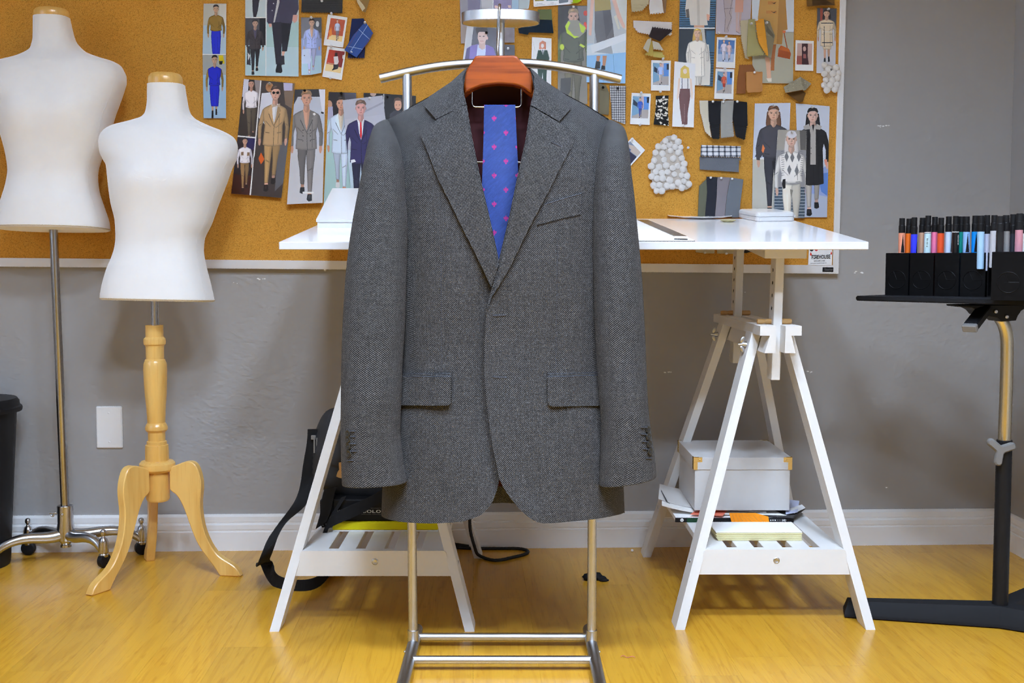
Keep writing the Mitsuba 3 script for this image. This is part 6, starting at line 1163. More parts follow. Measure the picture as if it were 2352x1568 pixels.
photo([(1282, 12), (1349, 13), (1349, 239), (1281, 244)], [flat([(1280, 8), (1352, 8), (1352, 100), (1280, 90)], (62, 58, 56)), flat([(1326, 14), (1350, 14), (1350, 70), (1334, 60)], (120, 116, 118)), flat(ell2(1345, 30, 5, 6), (206, 84, 70)), flat(ell2(1344, 60, 4, 10), (216, 80, 64)), flat([(1280, 100), (1350, 100), (1350, 250), (1280, 250)], (128, 122, 112))]
      + fig(1317, 20, 262, (86, 88, 74), (110, 104, 84), (150, 130, 104), (206, 170, 152), (60, 58, 54), lap=False, w=1.02, coat=3.5, sleeve=(92, 104, 60), hands=False) + [flat([(1300, 55), (1306, 46), (1328, 46), (1344, 60), (1346, 72), (1330, 86), (1318, 86), (1302, 74)], (150, 148, 132)), flat([(1298, 60), (1306, 48), (1310, 52), (1304, 66), (1318, 82), (1330, 84), (1320, 88), (1302, 76)], (196, 222, 70)), flat([(1330, 52), (1346, 64), (1340, 76), (1334, 72)], (190, 216, 80)), flat(ell2(1291, 108, 5, 7), (196, 214, 76)), flat([(1334, 100), (1344, 106), (1340, 110), (1330, 104)], (196, 214, 90)), flat([(1288, 180), (1312, 178), (1310, 210), (1296, 235), (1286, 225)], (78, 76, 74))], (110, 106, 100), 'runway cutout of a figure in a lime scarf and olive puffer, behind the steel bar', curl=.003)
photo([(1349, -12), (1440.5, -12), (1436, 192), (1347, 189)], [flat([(1348, -12), (1442, -12), (1440, 100), (1347, 100)], (190, 194, 196)), flat([(1410, -12), (1442, -12), (1440, 70), (1424, 60)], (210, 212, 206)), flat([(1347, 105), (1440, 85), (1438, 128), (1347, 132)], (214, 224, 232)), flat([(1347, 128), (1440, 120), (1437, 195), (1346, 195)], (150, 196, 236)), flat([(1385, 128), (1386.4, 128), (1386.4, 192), (1385, 192)], (120, 166, 206)), flat([(1408, 126), (1409.4, 126), (1412, 192), (1410.6, 192)], (120, 166, 206)),
      flat([(1366, 80), (1400, 84), (1408, 124), (1364, 120)], (160, 166, 172)), flat([(1366, 20), (1402, 20), (1408, 60), (1412, 96), (1398, 104), (1372, 106), (1366, 70)], (104, 102, 104)), flat([(1384, 22), (1402, 20), (1408, 60), (1392, 90)], (86, 84, 88)), flat([(1366, -12), (1400, -12), (1404, 22), (1366, 26)], (166, 150, 92)), flat([(1358, -12), (1366, -12), (1362, 40), (1358, 82), (1352, 80), (1354, 40)], (222, 184, 168)), flat([(1402, -12), (1412, -12), (1424, 30), (1437, 62), (1432, 66), (1418, 40)], (222, 186, 170)), flat([(1410, 38), (1416, 34), (1424, 66), (1420, 68)], (216, 214, 200)), flat([(1356, 104), (1437, 76), (1438, 92), (1360, 122)], (226, 232, 238)), flat([(1370, 128), (1379, 128), (1376, 142), (1370, 142)], (190, 140, 110)), flat([(1384, 128), (1394, 128), (1390, 152), (1384, 152)], (186, 136, 106)), flat([(1369, 140), (1379, 142), (1378, 158), (1366, 158)], (20, 20, 24)), flat([(1382, 150), (1390, 152), (1390, 161), (1380, 160)], (20, 20, 24))], (180, 200, 216), 'runway cutout of a charcoal skirt and black ankle boots on a blue floor', curl=.003)
# ---- swatches and prints right of centre
swatch(pink([(1448, -25), (1492, -25), (1489, 12), (1474, 28), (1449, 32)], (2, 3)), (200, 190, 156), 'cream pinked swatch hanging left at the top of the right half', d0=.002, curl=.014, roll=.005)
swatch(pink([(1494, -25), (1518, -25), (1522, 34), (1491, 37), (1489, 20)], (2,)), (226, 224, 222), 'white pinked swatch hanging beside the cream one at the top', d0=.006, curl=.012, roll=.004)
swatch([(1516, -25), (1534, -25), (1528, 30), (1522, 32)], (140, 108, 78), 'brown swatch folded behind the white pinked swatch at the top', d0=.002, curl=.008)
swatch(pink([(1454.5, 47), (1545, 51), (1543, 84), (1489, 81.5), (1463, 76), (1455, 64)], (1, 2, 3, 4)), (222, 216, 212), 'wide white swatch with pinked edges under the dark brown one', d0=.002, curl=.008)
swatch(pink([(1498, 62), (1543, 68), (1542, 73), (1513, 98), (1489, 86)], (0,)), (38, 26, 26), 'dark brown swatch folded across the wide white swatch', d0=.010, curl=.010)
swatch(pink([(1495, 88), (1494, 96), (1486, 124), (1475, 113), (1486, 92)], ()), (192, 184, 160), 'pale stone swatch hanging at the left of the fan under the brown swatch', d0=.012, curl=.012)
swatch(pink([(1494, 94), (1499, 98), (1499, 133), (1477, 129), (1486, 120)], (2,)), (190, 166, 84), 'ochre yellow swatch in the fan beneath the dark brown swatch', d0=.009, curl=.008)
swatch(pink([(1497, 95), (1512, 100), (1523, 120), (1499, 117)], (2,)), (206, 198, 180), 'ivory swatch at the right of the fan beneath the dark brown swatch', d0=.012, curl=.010)
swatch(pink([(1499, 117), (1522, 121), (1529, 134), (1516, 134), (1500, 132)], (1,)), (196, 180, 100), 'pale yellow swatch at the bottom of the fan above the instant photo', d0=.006, curl=.004)
def street(x0, y0, x1, y1): return [flat(rct(x0, y0 + (y1 - y0) * .62, x1, y1), (176, 168, 164)), flat([(x0, y0), (x0 + 14, y0 + 4), (x0 + 17, y0 + 40), (x0, y0 + 46)], (120, 160, 188)), flat([(x0 + 3, y0 + 8), (x0 + 12, y0 + 16), (x0 + 14, y0 + 26), (x0 + 2, y0 + 20)], (30, 44, 66)), flat(rct(x1 - 13, y0, x1, y0 + (y1 - y0) * .6), (96, 146, 214)), flat(rct(x1 - 5, y0 + 3, x1, y0 + 16), (24, 26, 40)), flat(rct(x1 - 18, y0, x1 - 12, y0 + (y1 - y0) * .55), (206, 180, 186))]
instant([(1496, 138), (1541, 139), (1539, 208.6), (1495, 208)], [(1500, 144), (1536.5, 145), (1535.5, 196), (1499.5, 195)], street(1500, 144, 1536.5, 195) + fig(1517.5, 144, 51, (170, 190, 236), (196, 186, 182), (40, 32, 30), w=1.05, face=False), (150, 174, 200), 'instant photo of a figure in pale blue shirt and beige trousers, above the leaf-print swatch')
instant([(1451, 213), (1495, 215), (1492, 287), (1447, 285)], [(1454, 220), (1491.5, 222), (1488.5, 272), (1450, 271)], street(1452, 220, 1491, 272) + fig(1470.5, 224, 47, (54, 88, 178), (40, 62, 140), (36, 30, 28), w=1.0, face=False), (150, 170, 190), 'instant photo of a figure in a blue outfit, between the gingham and leaf-print swatches')
rf = np.random.default_rng(3); lv_ = []
for k in range(70):
    x, y, a = 1503 + 34 * rf.random(), 219 + 70 * rf.random(), rf.random() * 6.28; L_ = 5 + 6 * rf.random(); lv_.append((Polygon([(x, y), (x + L_ * .5 * math.cos(a) - 1.7 * math.sin(a), y + L_ * .5 * math.sin(a) + 1.7 * math.cos(a)), (x + L_ * math.cos(a), y + L_ * math.sin(a)), (x + L_ * .5 * math.cos(a) + 1.7 * math.sin(a), y + L_ * .5 * math.sin(a) - 1.7 * math.cos(a))]), (232, 226, 214)))
for (x, y) in ((1514, 276), (1526, 252), (1512, 236), (1531, 282)): lv_.append((ell2(x, y, 3.6, 3.0), (16, 16, 16)))
swatch([(1506.5, 220), (1536, 219), (1534, 250), (1536, 289), (1501, 286), (1506, 250)], (20, 20, 20), 'black and white leaf-print swatch', lv_, curl=.004)
swatch([(1376, 190), (1392, 196), (1400, 214), (1398, 264), (1376, 262)], (112, 104, 82), 'grey olive swatch behind the right valet post', d0=.001, curl=.004)
gi = []
for k in range(9): gi.append((rct(1398, 196 + k * 10.4, 1440, 196 + k * 10.4 + 5), (150, 150, 154)))
for k in range(5):
    gi.append((rct(1400 + k * 8.2, 190, 1400 + k * 8.2 + 4, 295), (150, 150, 154)))
    for j in range(9): gi.append((rct(1400 + k * 8.2, 196 + j * 10.4, 1400 + k * 8.2 + 4, 196 + j * 10.4 + 5), (70, 72, 78)))
gi = [(g, c) for g, c in gi]
g2 = []
for k in range(17): g2.append((rct(1395, 195 + k * 5.6, 1442, 197.8 + k * 5.6), (152, 152, 156)))
for k in range(8): g2.append((rct(1399 + k * 5.1, 190, 1401.6 + k * 5.1, 295), (152, 152, 156)))
for k in range(8):
    for j in range(17): g2.append((rct(1399 + k * 5.1, 195 + j * 5.6, 1401.6 + k * 5.1, 197.8 + j * 5.6), (66, 68, 76)))
swatch(pink([(1400, 196), (1437.5, 197), (1436, 286), (1404, 274), (1403, 235)], (3,), 5, 1.5), (222, 222, 222), 'grey and white gingham swatch under the right end of the steel bar', g2, curl=.004, roll=.002)
photo([(1562, -12), (1645.5, -12), (1641, 110), (1637, 199), (1594, 196), (1558, 143)], [flat(rct(1555, -14, 1650, 64), (70, 110, 140))] + [flat(rct(1560, y, 1650, y + 2.2), (24, 36, 48)) for y in range(4, 64, 5)] + [flat([(1578, -14), (1632, -14), (1630, 44), (1624, 44), (1626, 58), (1586, 58), (1582, 30), (1576, 40), (1574, 20)], (222, 216, 206)), flat([(1600, -14), (1606, -14), (1608, 58), (1602, 58)], (200, 194, 184)), flat([(1575, 22), (1582, 20), (1584, 40), (1577, 40)], (88, 76, 66)), flat([(1623, 32), (1631, 34), (1629, 48), (1624, 46)], (222, 168, 140)), flat(rct(1594, 58, 1618, 64), (214, 170, 140)), flat(rct(1555, 63.5, 1650, 66), (240, 240, 238)), flat(rct(1555, 66, 1650, 200), (40, 46, 52)), flat([(1594, 66), (1618, 66), (1622, 110), (1592, 110)], (196, 196, 190)), flat([(1622, 70), (1645, 70), (1640, 200), (1622, 200)], (56, 88, 112))] + [flat(rct(1622, y, 1645, y + 2), (26, 40, 52)) for y in range(120, 200, 6)]
      + [flat([(1585, 102), (1628, 102), (1632, 150), (1630, 196), (1590, 196), (1577, 142)], (226, 222, 212))] + fig(1602, 66, 150, (228, 224, 214), (224, 220, 210), (196, 160, 84), (228, 190, 164), longhair=1.75, lap=False, w=1.25, coat=5.6, hands=False), (50, 58, 64), 'strip of two runway photos of women in long white coats', curl=.003)
photo([(1549, 141), (1597, 146.5), (1592.5, 293), (1543, 291)], [flat([(1562, 178), (1563, 158), (1572, 150), (1582, 156), (1584, 180), (1574, 182)], (226, 198, 104)), flat(ell2(1573, 164, 4.4, 6), (242, 222, 208)), flat([(1564, 180), (1582, 180), (1584, 206), (1562, 206)], (238, 238, 238)), flat(rct(1565.4, 180, 1566.8, 206), (60, 60, 80)), flat(rct(1578.8, 180, 1580.2, 206), (60, 60, 80)), flat([(1558, 180), (1562, 180), (1560, 214), (1556, 230), (1554, 226)], (240, 216, 200)), flat([(1584, 180), (1588, 182), (1591, 214), (1590, 228), (1587, 226)], (240, 216, 200)), flat([(1562, 204), (1584, 204), (1585, 222), (1579, 260), (1578, 286), (1566, 289), (1561, 250), (1559, 222)], (108, 74, 72)), flat([(1571, 240), (1572.2, 240), (1571.6, 280), (1570.6, 280)], (150, 120, 116))], (240, 240, 240), 'drawing of a blonde figure with braces and maroon trousers on white card', 'sketch_card', 'sketch card', d0=.004, curl=.004)
photo([(1646, -12), (1726.5, -12), (1722, 82), (1699, 81), (1643.6, 77.7)], [flat([(1660, -12), (1684, -12), (1682, 20), (1680, 50), (1672, 76), (1664, 74), (1666, 40)], (178, 164, 164)), flat([(1690, -12), (1708, -12), (1707, 28), (1688, 28)], (206, 156, 136)), flat([(1690, 28), (1696, 28), (1694, 74), (1690, 74)], (196, 168, 160)), flat([(1698, 28), (1704, 28), (1698, 76), (1695, 76)], (190, 160, 152))] + lines([[(1662, 0), (1666, 40), (1664, 74)], [(1682, 0), (1676, 30), (1680, 40), (1670, 66), (1674, 72)], [(1690, 72), (1698, 77)], [(1664, 20), (1684, 18)]], (112, 96, 104), .5), (186, 176, 184), 'lilac grey fashion drawing of two figures at the top', 'sketch_card', 'sketch card', curl=.003)
photo([(1727, -12), (1824, -12), (1823.5, 70), (1821, 192), (1751, 191), (1728, 150)], [flat(rct(1725, -14, 1830, 74), (214, 222, 230)), flat(rct(1725, 73, 1830, 75), (160, 160, 156)), flat(rct(1725, 75, 1830, 195), (176, 172, 152)), flat([(1747, -14), (1804, -14), (1809, 68), (1799, 70), (1796, 102), (1744, 98), (1740, 50)], (196, 152, 84)), flat([(1790, -14), (1804, -14), (1809, 68), (1799, 70), (1796, 102), (1784, 101)], (172, 126, 64)), flat(rct(1764, 3, 1782, 10), (190, 130, 66)), flat(rct(1760, 24, 1784, 31), (190, 130, 66)), flat([(1770, 4), (1777, 7), (1784, 4), (1778, 9)], (40, 34, 30)), flat([(1770, 25), (1777, 28), (1784, 25), (1778, 30)], (40, 34, 30)), flat([(1797, 70), (1805, 70), (1804, 76), (1798, 76)], (206, 110, 60)), flat([(1772, 102), (1783, 102), (1779, 136), (1778, 162), (1770, 162), (1771, 130)], (170, 104, 54)), flat([(1757, 130), (1768, 132), (1770, 160), (1771, 182), (1762, 184), (1760, 160)], (222, 176, 146)), flat([(1760, 180), (1772, 180), (1772, 188), (1764, 188)], (232, 222, 206)), flat(LineString([(1801, 76), (1808, 110)]).buffer(1.2), (150, 80, 40)), flat([(1794, 104), (1812, 112), (1817, 124), (1814, 136), (1786, 130), (1788, 112)], (156, 72, 26)), flat([(1794, 104), (1812, 112), (1814, 120), (1790, 114)], (184, 96, 40))], (190, 186, 170), 'runway cutout of a camel duffle coat with a brown shoulder bag', curl=.003)
swatch(pink([(1698, 48), (1718, 46), (1716, 134), (1724, 137), (1709, 138), (1700, 90)], (3, 4, 5)), (188, 176, 146), 'pale stone swatch at the left of the pinned fan over the camel coat', d0=.005, curl=.006)
swatch(pink([(1718, 45), (1732, 45), (1736, 90), (1754, 130), (1738, 132), (1712, 134)], (3, 4)), (162, 154, 104), 'sage green swatch in the pinned fan over the camel coat', d0=.008, curl=.010, roll=.002)
swatch(pink([(1731, 46), (1752, 45), (1756, 80), (1759, 130), (1755, 134), (1737, 100), (1733, 70)], (4, 5, 6)), (216, 150, 50), 'amber yellow swatch in the pinned fan over the camel coat', d0=.013, curl=.014, roll=.003)
swatch([(1751, 46), (1766, 50), (1777, 84), (1766, 138), (1759, 134), (1754, 80)], (124, 114, 90), 'grey taupe swatch twisted at the right of the pinned fan', [flat([(1760, 60), (1776, 84), (1774, 90), (1758, 74)], (92, 84, 66))], d0=.010, curl=.016, roll=.004)
instant([(1647, 85), (1691, 87), (1688, 157), (1644.5, 155)], [(1650.5, 91), (1688, 92.5), (1685, 143), (1648, 141.5)], [flat(rct(1646, 90, 1690, 112), (80, 120, 180)), flat(rct(1646, 124, 1690, 145), (176, 190, 214))] + fig(1663, 91, 50, (206, 200, 214), (206, 200, 212), (70, 60, 60), w=1.1, face=False) + fig(1675, 95, 45, (206, 180, 180), None, (96, 60, 50), w=1.0, skirt=(196, 180, 190), face=False), (120, 150, 196), 'instant photo of two pale figures on blue, upper of the stacked pair')
instant([(1644, 157), (1687, 159), (1684, 228.6), (1640, 227)], [(1648, 163.5), (1682.5, 165), (1680, 215), (1645, 214)], street(1647, 163, 1682, 214) + fig(1663, 167, 46, (196, 90, 66), None, (40, 30, 30), w=1.0, skirt=(150, 50, 40), face=False), (160, 160, 180), 'instant photo of a figure in a rust dress, lower of the stacked pair')
swatch(pink([(1699, 148), (1748, 147), (1750.5, 165), (1713, 166), (1712, 215), (1691, 215), (1694, 180)], (0,), 6, 1.5), (128, 76, 38), 'dark brown suede swatch behind the tan leather piece', curl=.004)
swatch(Polygon([(1714, 165), (1751, 165), (1749, 210), (1742, 213), (1715, 214.5), (1712, 208)]).buffer(-2).buffer(2), (186, 130, 76), 'tan leather swatch under a white pin', d0=.005, curl=.012)
instant([(1827.5, 92), (1869.5, 94), (1867.7, 163), (1826, 162)], [(1831.5, 99), (1866, 100), (1864.5, 149), (1829.5, 148)], [flat(rct(1829, 98, 1868, 116), (200, 168, 160)), flat([(1842, 100), (1856, 100), (1855, 128), (1858, 149), (1839, 149), (1842, 126)], (58, 30, 34)), flat(ell2(1848, 112, 3.5, 6), (206, 170, 160)), flat(rct(1829, 128, 1842, 149), (150, 84, 74)), flat([(1845, 124), (1851, 124), (1852, 134), (1845, 134)], (150, 90, 84))], (196, 164, 152), 'instant photo of a dark figure against pink, alone right of the camel coat')
photo([(1877.5, 18), (1922, 19.6), (1920, 100), (1918, 170), (1875, 168)], [flat([(1875, 15), (1925, 15), (1922, 66), (1876, 66)], (72, 72, 78)), flat(rct(1884, 18, 1890, 50), (150, 72, 52)), flat([(1876, 66), (1922, 66), (1919, 172), (1874, 172)], (206, 206, 212))] + fig(1899, 22, 128, (206, 190, 164), None, (40, 32, 30), (214, 170, 144), (26, 26, 28), longhair=1.3, lap=False, w=1.25, coat=5.0, skirt=(204, 188, 162)) + [flat(rct(1886, 52, 1914, 54), (70, 70, 80)), flat(rct(1888, 72, 1912, 74), (230, 226, 214)), flat(rct(1888, 97, 1912, 99), (70, 70, 80)), flat(rct(1892.6, 60, 1894, 108), (50, 52, 60))], (190, 190, 196), 'narrow runway cutout of a patterned knit coat with tall black boots', curl=.003)
swatch([(1853, -20), (1915, -20), (1915, 14), (1864, 16), (1851, 17)], (98, 66, 24), 'olive brown swatch cut off at the top right of the cork', [flat([(1864, -20), (1915, 13), (1864, 14)], (64, 42, 16))], d0=.004, curl=.010)
rt_ = np.random.default_rng(6)
tw = [(ell2(1795 + 68 * rt_.random(), 175 + 48 * rt_.random(), .9, .7, 0, 6), (112, 104, 88) if rt_.random() < .6 else (190, 182, 160)) for _ in range(240)]
swatch([(1837, 177), (1862, 193), (1848, 208), (1842, 210), (1838, 196)], (142, 134, 114), 'smaller speckled tweed piece folded at the right of the tweed swatch', tw[:90], d0=.008, curl=.006)
swatch([(1837, 177), (1838, 196), (1842, 208), (1799, 216), (1796, 202)], (150, 142, 120), 'folded speckled beige tweed swatch', tw[90:], d0=.014, curl=.012)
swatch([(1806, 214), (1842, 208), (1850, 214), (1842, 234), (1834, 237)], (92, 62, 24), 'brown underside flap hanging below the tweed swatch', d0=.004, curl=.010)
stp = [('cream', (216, 208, 188), [(1606, 231), (1627, 231), (1630, 290), (1633, 320), (1617, 304), (1608, 262)], .003), ('black', (20, 20, 24), [(1626, 232), (1656, 232), (1653, 285), (1651, 322), (1632, 321), (1627, 280)], .006), ('light grey', (160, 158, 152), [(1655, 232), (1684, 231), (1681, 280), (1684, 316), (1652, 320), (1653, 280)], .009), ('black', (16, 16, 20), [(1684, 232), (1714, 236), (1714, 290), (1707, 325), (1685, 316), (1680, 276)], .012)]
for k, (nm, c, q, d_) in enumerate(stp): swatch(pink(q, (2, 3, 4) if k != 2 else (2, 3), 4.6, 2.2), c, f'{["leftmost cream", "black second", "light grey third", "rightmost black"][k]} swatch of the four-strip fan above the checked swatch', d0=d_, curl=.012, roll=.002)
ck_ = []
for k in range(7): ck_.append((rct(1608 + k * 13.5, 330, 1612 + k * 13.5, 366), (120, 124, 134)))
for j in range(3): ck_.append((rct(1605, 337 + j * 10, 1702, 340 + j * 10), (120, 124, 134)))
for k in range(7):
    for j in range(3): ck_.append((rct(1608 + k * 13.5, 337 + j * 10, 1612 + k * 13.5, 340 + j * 10), (24, 26, 36)))
swatch(pink([(1607, 360), (1698, 362), (1696, 396), (1607, 390)], (2,), 6, 1.2), (108, 110, 116), 'plain grey woven swatch under the black and white checked one', lines([[(1604, y), (1700, y + 2)] for y in range(362, 396, 3)], (92, 94, 100), .5), d0=.002, curl=.004)
swatch(pink([(1610, 333), (1701, 336), (1700, 363), (1608, 361)], (2,)), (230, 230, 232), 'black and white windowpane checked swatch above the grey strip', ck_, d0=.005, curl=.004)
for k, (nm, c, q, d_) in enumerate([('olive', (98, 98, 80), [(1606, 426), (1624, 408), (1626, 430), (1618, 500), (1602, 500)], .002), ('black', (34, 36, 44), [(1622, 405), (1648, 406), (1645, 450), (1640, 500), (1618, 500), (1624, 440)], .005), ('mauve grey', (134, 126, 130), [(1647, 406), (1676, 407), (1668, 450), (1662, 500), (1640, 500), (1645, 450)], .008), ('blue grey', (106, 110, 116), [(1676, 407), (1706, 412), (1698, 470), (1696, 500), (1662, 500), (1668, 450)], .011)]):
    swatch(pink(q, (0,), 4.6, 1.6), c, f'{nm} strip of the lower four-strip fan behind the palette plate', d0=d_, curl=.006)
# big and small bobble fabrics
def bobbles(poly, label, r, n, seed, d0=.002):
    t = thing('bobble_fabric', label, 'fabric swatch'); P = Polygon(poly); k2 = key_of(t + '__cloth'); pinned(k2, P, [], (196, 186, 174), d0, .006, 0, .0012, 'm_vc', (170, 160, 150), 8)
    rs = np.random.default_rng(seed); pts = []; x0, y0, x1, y1 = P.bounds; tries = 0
    while len(pts) < n and tries < 6000:
        tries += 1; x, y = x0 + (x1 - x0) * rs.random(), y0 + (y1 - y0) * rs.random()
        if P.buffer(-.12 * r).contains(Point(x, y)) and all((x - a) ** 2 + (y - b) ** 2 > (1.72 * r) ** 2 for a, b in pts): pts.append((x, y))
    base = trimesh.creation.icosphere(2, 1.0)
    for j, (x, y) in enumerate(pts):
        s = (y - y0) / (y1 - y0); q = onroom(x, y, CBY - .008); R_ = r * (.92 + .2 * rs.random()) * 3.18 / 2650
        m = base.copy(); v = m.vertices; m.vertices = v * (1 + .24 * (meshkit.noise(v * 2.2 + j, j)[:, None] - .5)) * R_; m.vertices[:, 1] *= .62; m.apply_translation(room(q[0], CBY - d0 - .006 * s * s - R_ * .35, q[1])); obj('bobble', m, 'm_bobble', t, smooth=True)
mat('m_bobble', pr((0.74, 0.71, 0.67), 0.95, sheen=0.4))
bobbles([(1530, 313), (1542, 311), (1556, 318), (1568, 345), (1578, 390), (1587, 430), (1575, 436), (1545, 433), (1510, 443), (1504, 444), (1500, 425), (1494, 405), (1495, 370), (1503, 345), (1518, 325)], 'large white bobble fabric swatch hanging on the right half of the cork', 7.2, 110, 3)
bobbles([(1892, 144), (1905, 150), (1928, 154), (1927, 175), (1919, 208), (1890, 210), (1889, 180), (1891, 165)], 'small white bobble fabric swatch over the right frame of the cork board', 7.0, 40, 4, .005)
instant([(1452, 315), (1482, 344.6), (1446, 384), (1418, 352)], [(1447, 324), (1472, 350), (1449, 376), (1424, 350)], [flat([(1440, 330), (1460, 336), (1472, 350), (1464, 360), (1444, 344)], (196, 180, 168)), flat([(1444, 346), (1462, 360), (1448, 378), (1430, 362)], (40, 36, 60)), flat([(1440, 336), (1450, 344), (1440, 352)], (60, 84, 130))], (130, 140, 160), 'instant photo pinned on its corner like a diamond beside the jacket shoulder')
photo([(1734, 237.5), (1816, 236), (1812, 340), (1806, 487), (1727, 487), (1729, 365)], [flat(rct(1725, 230, 1820, 364), (206, 212, 226)), flat(rct(1725, 363, 1820, 366), (226, 226, 222)), flat(rct(1725, 366, 1820, 490), (196, 192, 180))] + fig(1777, 243, 250, (64, 62, 68), (48, 48, 54), (96, 64, 44), (222, 178, 152), (30, 30, 34), longhair=1.5, lap=False, w=1.15, coat=3.6) + [flat([(1752, 300), (1746, 330), (1734, 360), (1748, 362), (1758, 340)], (66, 64, 70)), flat([(1752, 331), (1757, 340), (1753, 352), (1749, 346)], (230, 130, 76))], (200, 204, 210), 'tall runway cutout of a long-haired woman in a dark grey cape, left of three', curl=.003)
photo([(1828, 237), (1906, 244), (1904, 330), (1902, 400), (1899, 499), (1839, 499), (1832, 360)], [flat(rct(1825, 230, 1910, 360), (206, 212, 226)), flat([(1840, 400), (1905, 380), (1902, 500), (1838, 500)], (150, 168, 216)), flat([(1878, 400), (1902, 396), (1900, 450), (1886, 440)], (96, 134, 206)), flat([(1845, 440), (1900, 452), (1899, 500), (1838, 500)], (180, 190, 212))] + fig(1867, 248, 248, (26, 24, 26), (176, 170, 164), (24, 22, 24), (228, 188, 172), (22, 22, 24), shirt=(180, 174, 168), longhair=1.7, w=1.1, coat=5.4, open_=.12) + [flat([(1845, 290), (1858, 284), (1862, 296), (1848, 298)], (176, 172, 168)), flat([(1876, 284), (1888, 290), (1884, 298), (1872, 296)], (176, 172, 168)), flat([(1862, 288), (1874, 288), (1874, 378), (1861, 378)], (182, 176, 170)), flat([(1865, 286), (1871, 286), (1868, 302)], (30, 28, 30)), flat(ell2(1863, 340, 1, 1), (40, 40, 40)), flat(ell2(1863, 353, 1, 1), (40, 40, 40)), flat([(1893, 366), (1900, 366), (1900, 384), (1895, 378)], (222, 150, 130))], (200, 206, 220), 'tall runway cutout of a woman in a long black coat over grey, right of three', curl=.003)
pg_ = []
for (a, b) in ((1806, 360), (1819, 362), (1834, 360), (1812, 390), (1829, 392)): pg_.append(([(a, b - 12), (a + 5, b), (a, b + 12), (a - 5, b)], (120, 120, 122)))
photo([(1786, 298), (1852, 300), (1850, 400), (1846, 501), (1776, 500), (1779, 400)], [flat(rct(1775, 295, 1855, 350), (166, 160, 150)), flat([(1836, 300), (1852, 300), (1850, 350), (1838, 350)], (96, 92, 88)), flat(rct(1775, 345, 1855, 430), (150, 148, 150))] + [flat(rct(1774, y, 1856, y + 3), (44, 62, 80)) for y in range(430, 502, 7)] + fig(1817, 302, 262, (226, 222, 216), (226, 220, 206), (206, 200, 196), (226, 186, 166), longhair=1.5, lap=False, w=1.06, coat=3.4) + [flat(p, c) for p, c in pg_] + [flat(ell2(1818, 309, 10.5, 9), (222, 220, 226)), flat([(1797, 412), (1803, 411), (1803, 432), (1798, 434), (1795, 424)], (22, 22, 24))] + lines([[(1794, y), (1800, y - 1)] for y in range(348, 404, 5)] + [[(1838, y), (1843, y + 1)] for y in range(348, 404, 5)], (120, 120, 124), .6), (130, 140, 150), 'runway cutout of a white cap and argyle sweater, overlapping the other two', d0=.005, curl=.005)
# ---- under the desk
photo([(1857, 560), (1912, 560), (1911, 576), (1858, 579)], [flat(ell2(1864, 574, 4, 3), (30, 30, 34)), flat(ell2(1875, 574, 3.4, 2.6), (206, 60, 70))], (234, 234, 236), 'white card edge half hidden by the desk top above the lettered card', 'business_card', 'card', curl=.001)
fh = photo([(1857.5, 578), (1911.5, 575.5), (1910, 609), (1855.5, 608.5)], [flat([(1859.5, 585), (1862, 578.5), (1865, 586), (1862, 587)], (206, 60, 50)), flat([(1907, 583), (1909, 577), (1911, 583), (1909, 585)], (206, 60, 50))], (236, 236, 238), 'white business card lettered FIREHOUSE at the lower right corner of the cork', 'business_card', 'card', d0=.003, curl=.001)
def board_text(txt, x, y, hpx, key, bold=False, ang=0.0, squeeze=1.0):
    s = 3.18 / 2650; m = meshkit.text_mesh(txt, hpx * s, .0002, bold); q = onroom(x, y, CBY - .005); c, s_ = math.cos(ang), math.sin(ang)
    v = m.vertices; a, b = v[:, 0] * squeeze, v[:, 1]; m.vertices = np.array([room(q[0] + i * c - j * s_, CBY - .0047 - k, q[1] + i * s_ + j * c) for i, j, k in zip(a, b, v[:, 2])]); obj('lettering', m, 'm_rack', key, smooth=False)
board_text('FIREHOUSE', 1864, 594.5, 8.5, fh, True, .03, .66); board_text('SOUND LAB', 1869, 600.5, 2.6, fh, False, .03, 1.25); board_text('www.firehousesoundlabs.com', 1861.5, 605.5, 1.9, fh, False, .03, 1.0)
photo([(1598, 560), (1642, 560), (1641, 582), (1620, 581.5), (1598, 579)], [], (204, 196, 170), 'left cream note pinned to the cork just under the desk top', 'note_card', 'note', curl=.002)
photo([(1647, 560), (1690, 560), (1689, 583), (1647, 582)], [], (200, 192, 166), 'right cream note pinned to the cork beneath the desk by the rear upright', 'note_card', 'note', curl=.002)
photo([(1702, 560), (1725, 560), (1725, 578), (1714, 581), (1703, 580)], [flat([(1703, 574), (1706, 577), (1704, 580), (1702, 578)], (200, 200, 200)), flat([(1707, 575), (1711, 573), (1709, 577)], (200, 200, 200))], (30, 30, 34), 'small black label hanging under the desk top between upright and bearer', 'label_tag', 'label', curl=.002)
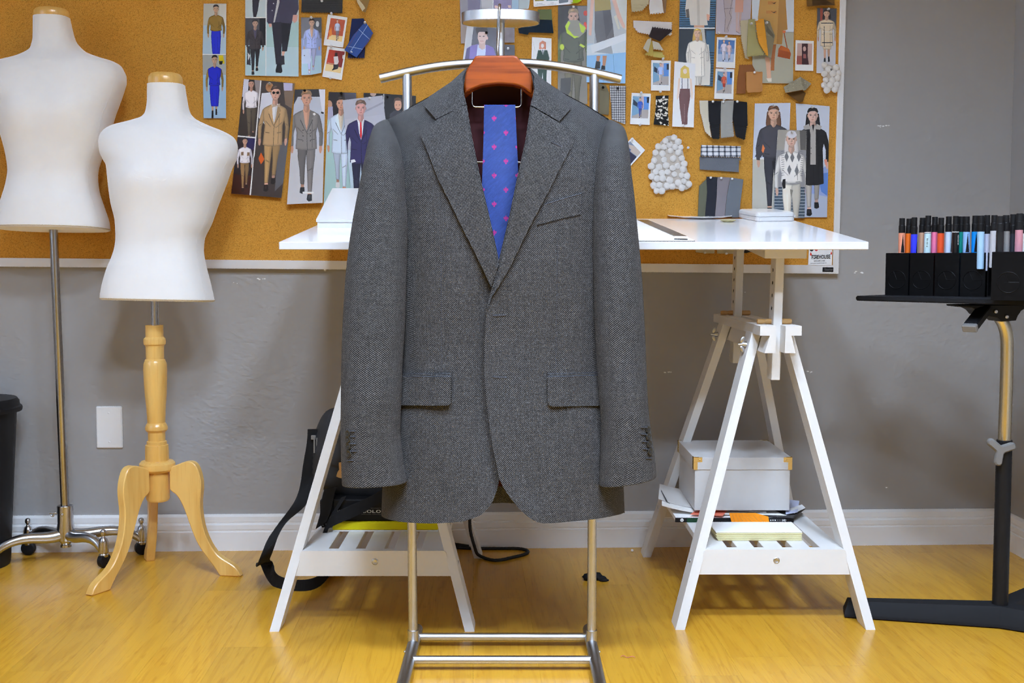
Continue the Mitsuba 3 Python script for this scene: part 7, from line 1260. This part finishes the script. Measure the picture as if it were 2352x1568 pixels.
for a in [(714.8, 40, 'clear', 'over the pale blue suit cutout'), (739, 1.6, 'clear', 'in the charcoal ribbed swatch'), (761, 31, 'clear', 'at the top of the upper red-room instant photo'), (760.7, 105.6, 'clear', 'between the two red-room instant photos'), (758.8, 179, 'clear', 'under the lower red-room instant photo'), (838, 52, 'silver', 'at the top of the blue windowpane swatch'), (807.7, 121, 'silver', 'at the lower end of the blue windowpane swatch'),
          (619, 192, 'silver', 'near the top of the tan suit cutout'), (700, 208, 'black', 'at the top of the grey double-breasted suit cutout'), (784, 214, 'black', 'at the top of the ice blue suit cutout'), (849, 225, 'clear', 'in the navy suit cutout'), (890, 222, 'black', 'in the dark clipping beside the jacket shoulder'), (1117, 75, 'black', 'in the lilac jacket portrait'), (1167, 111, 'clear', 'in the grey denim swatch'),
          (1313, 3, 'white', 'in the lime swatch at the top edge'), (1317, 16, 'white', 'above the lime scarf cutout'), (1385, 201, 'black', 'in the grey olive swatch'), (1419, 203, 'black', 'in the gingham swatch'), (1523, 135, 'clear', 'above the beige trousers instant photo'), (1517, 210, 'clear', 'below the beige trousers instant photo'), (1473, 213, 'clear', 'above the blue outfit instant photo'), (1470, 286, 'clear', 'below the blue outfit instant photo'), (1524, 224, 'white', 'in the leaf-print swatch'),
          (1569, 288, 'white', 'at the foot of the braces drawing'), (1651, 76, 'silver', 'at the corner of the lilac fashion drawing'), (1668, 84, 'clear', 'above the stacked pair of instant photos'), (1665, 157, 'clear', 'between the stacked pair of instant photos'), (1663, 228, 'clear', 'below the stacked pair of instant photos'), (1724, 56, 'silver', 'at the left of the fan over the camel coat'), (1759, 54, 'silver', 'at the right of the fan over the camel coat'), (1736, 47, 'clear', 'at the top middle of the fan over the camel coat'),
          (1733, 166, 'white', 'in the tan leather swatch'), (1903, 20.5, 'silver', 'in the knit coat cutout'), (1637, 233.6, 'white', 'leftmost in the upper four-strip fan'), (1661, 234, 'white', 'in the middle of the upper four-strip fan'), (1693, 233.6, 'white', 'rightmost in the upper four-strip fan'), (1908, 160, 'grey', 'in the small bobble fabric'), (1778, 242, 'silver', 'in the grey cape cutout'), (1866, 246, 'silver', 'in the long black coat cutout'), (1819, 303, 'silver', 'in the argyle sweater cutout'),
          (1580.7, 339, 'clear', 'alone in bare cork right of the big bobble fabric'), (1452.6, 319, 'white', 'in the diamond-hung instant photo'), (1537, 324, 'silver', 'at the top of the big bobble fabric'), (1614, 358, 'grey', 'at the left of the checked swatch'), (1699, 366, 'grey', 'at the right of the checked swatch'), (1632, 408, 'white', 'leftmost in the lower four-strip fan'), (1656, 409, 'white', 'in the middle of the lower four-strip fan'), (1681, 411, 'white', 'rightmost in the lower four-strip fan'),
          (1619, 580, 'clear', 'in the left note under the desk'), (1668, 582, 'clear', 'in the right note under the desk')]: pin(*a, d=.0165 if a[0] in (1724, 1759, 1736) else .004 + (.004 if a[1] > 225 and a[0] > 1600 else .002))
pin(744, 620, 'white', 'stuck in the wall just below the frame left of the jacket', .0005, True)
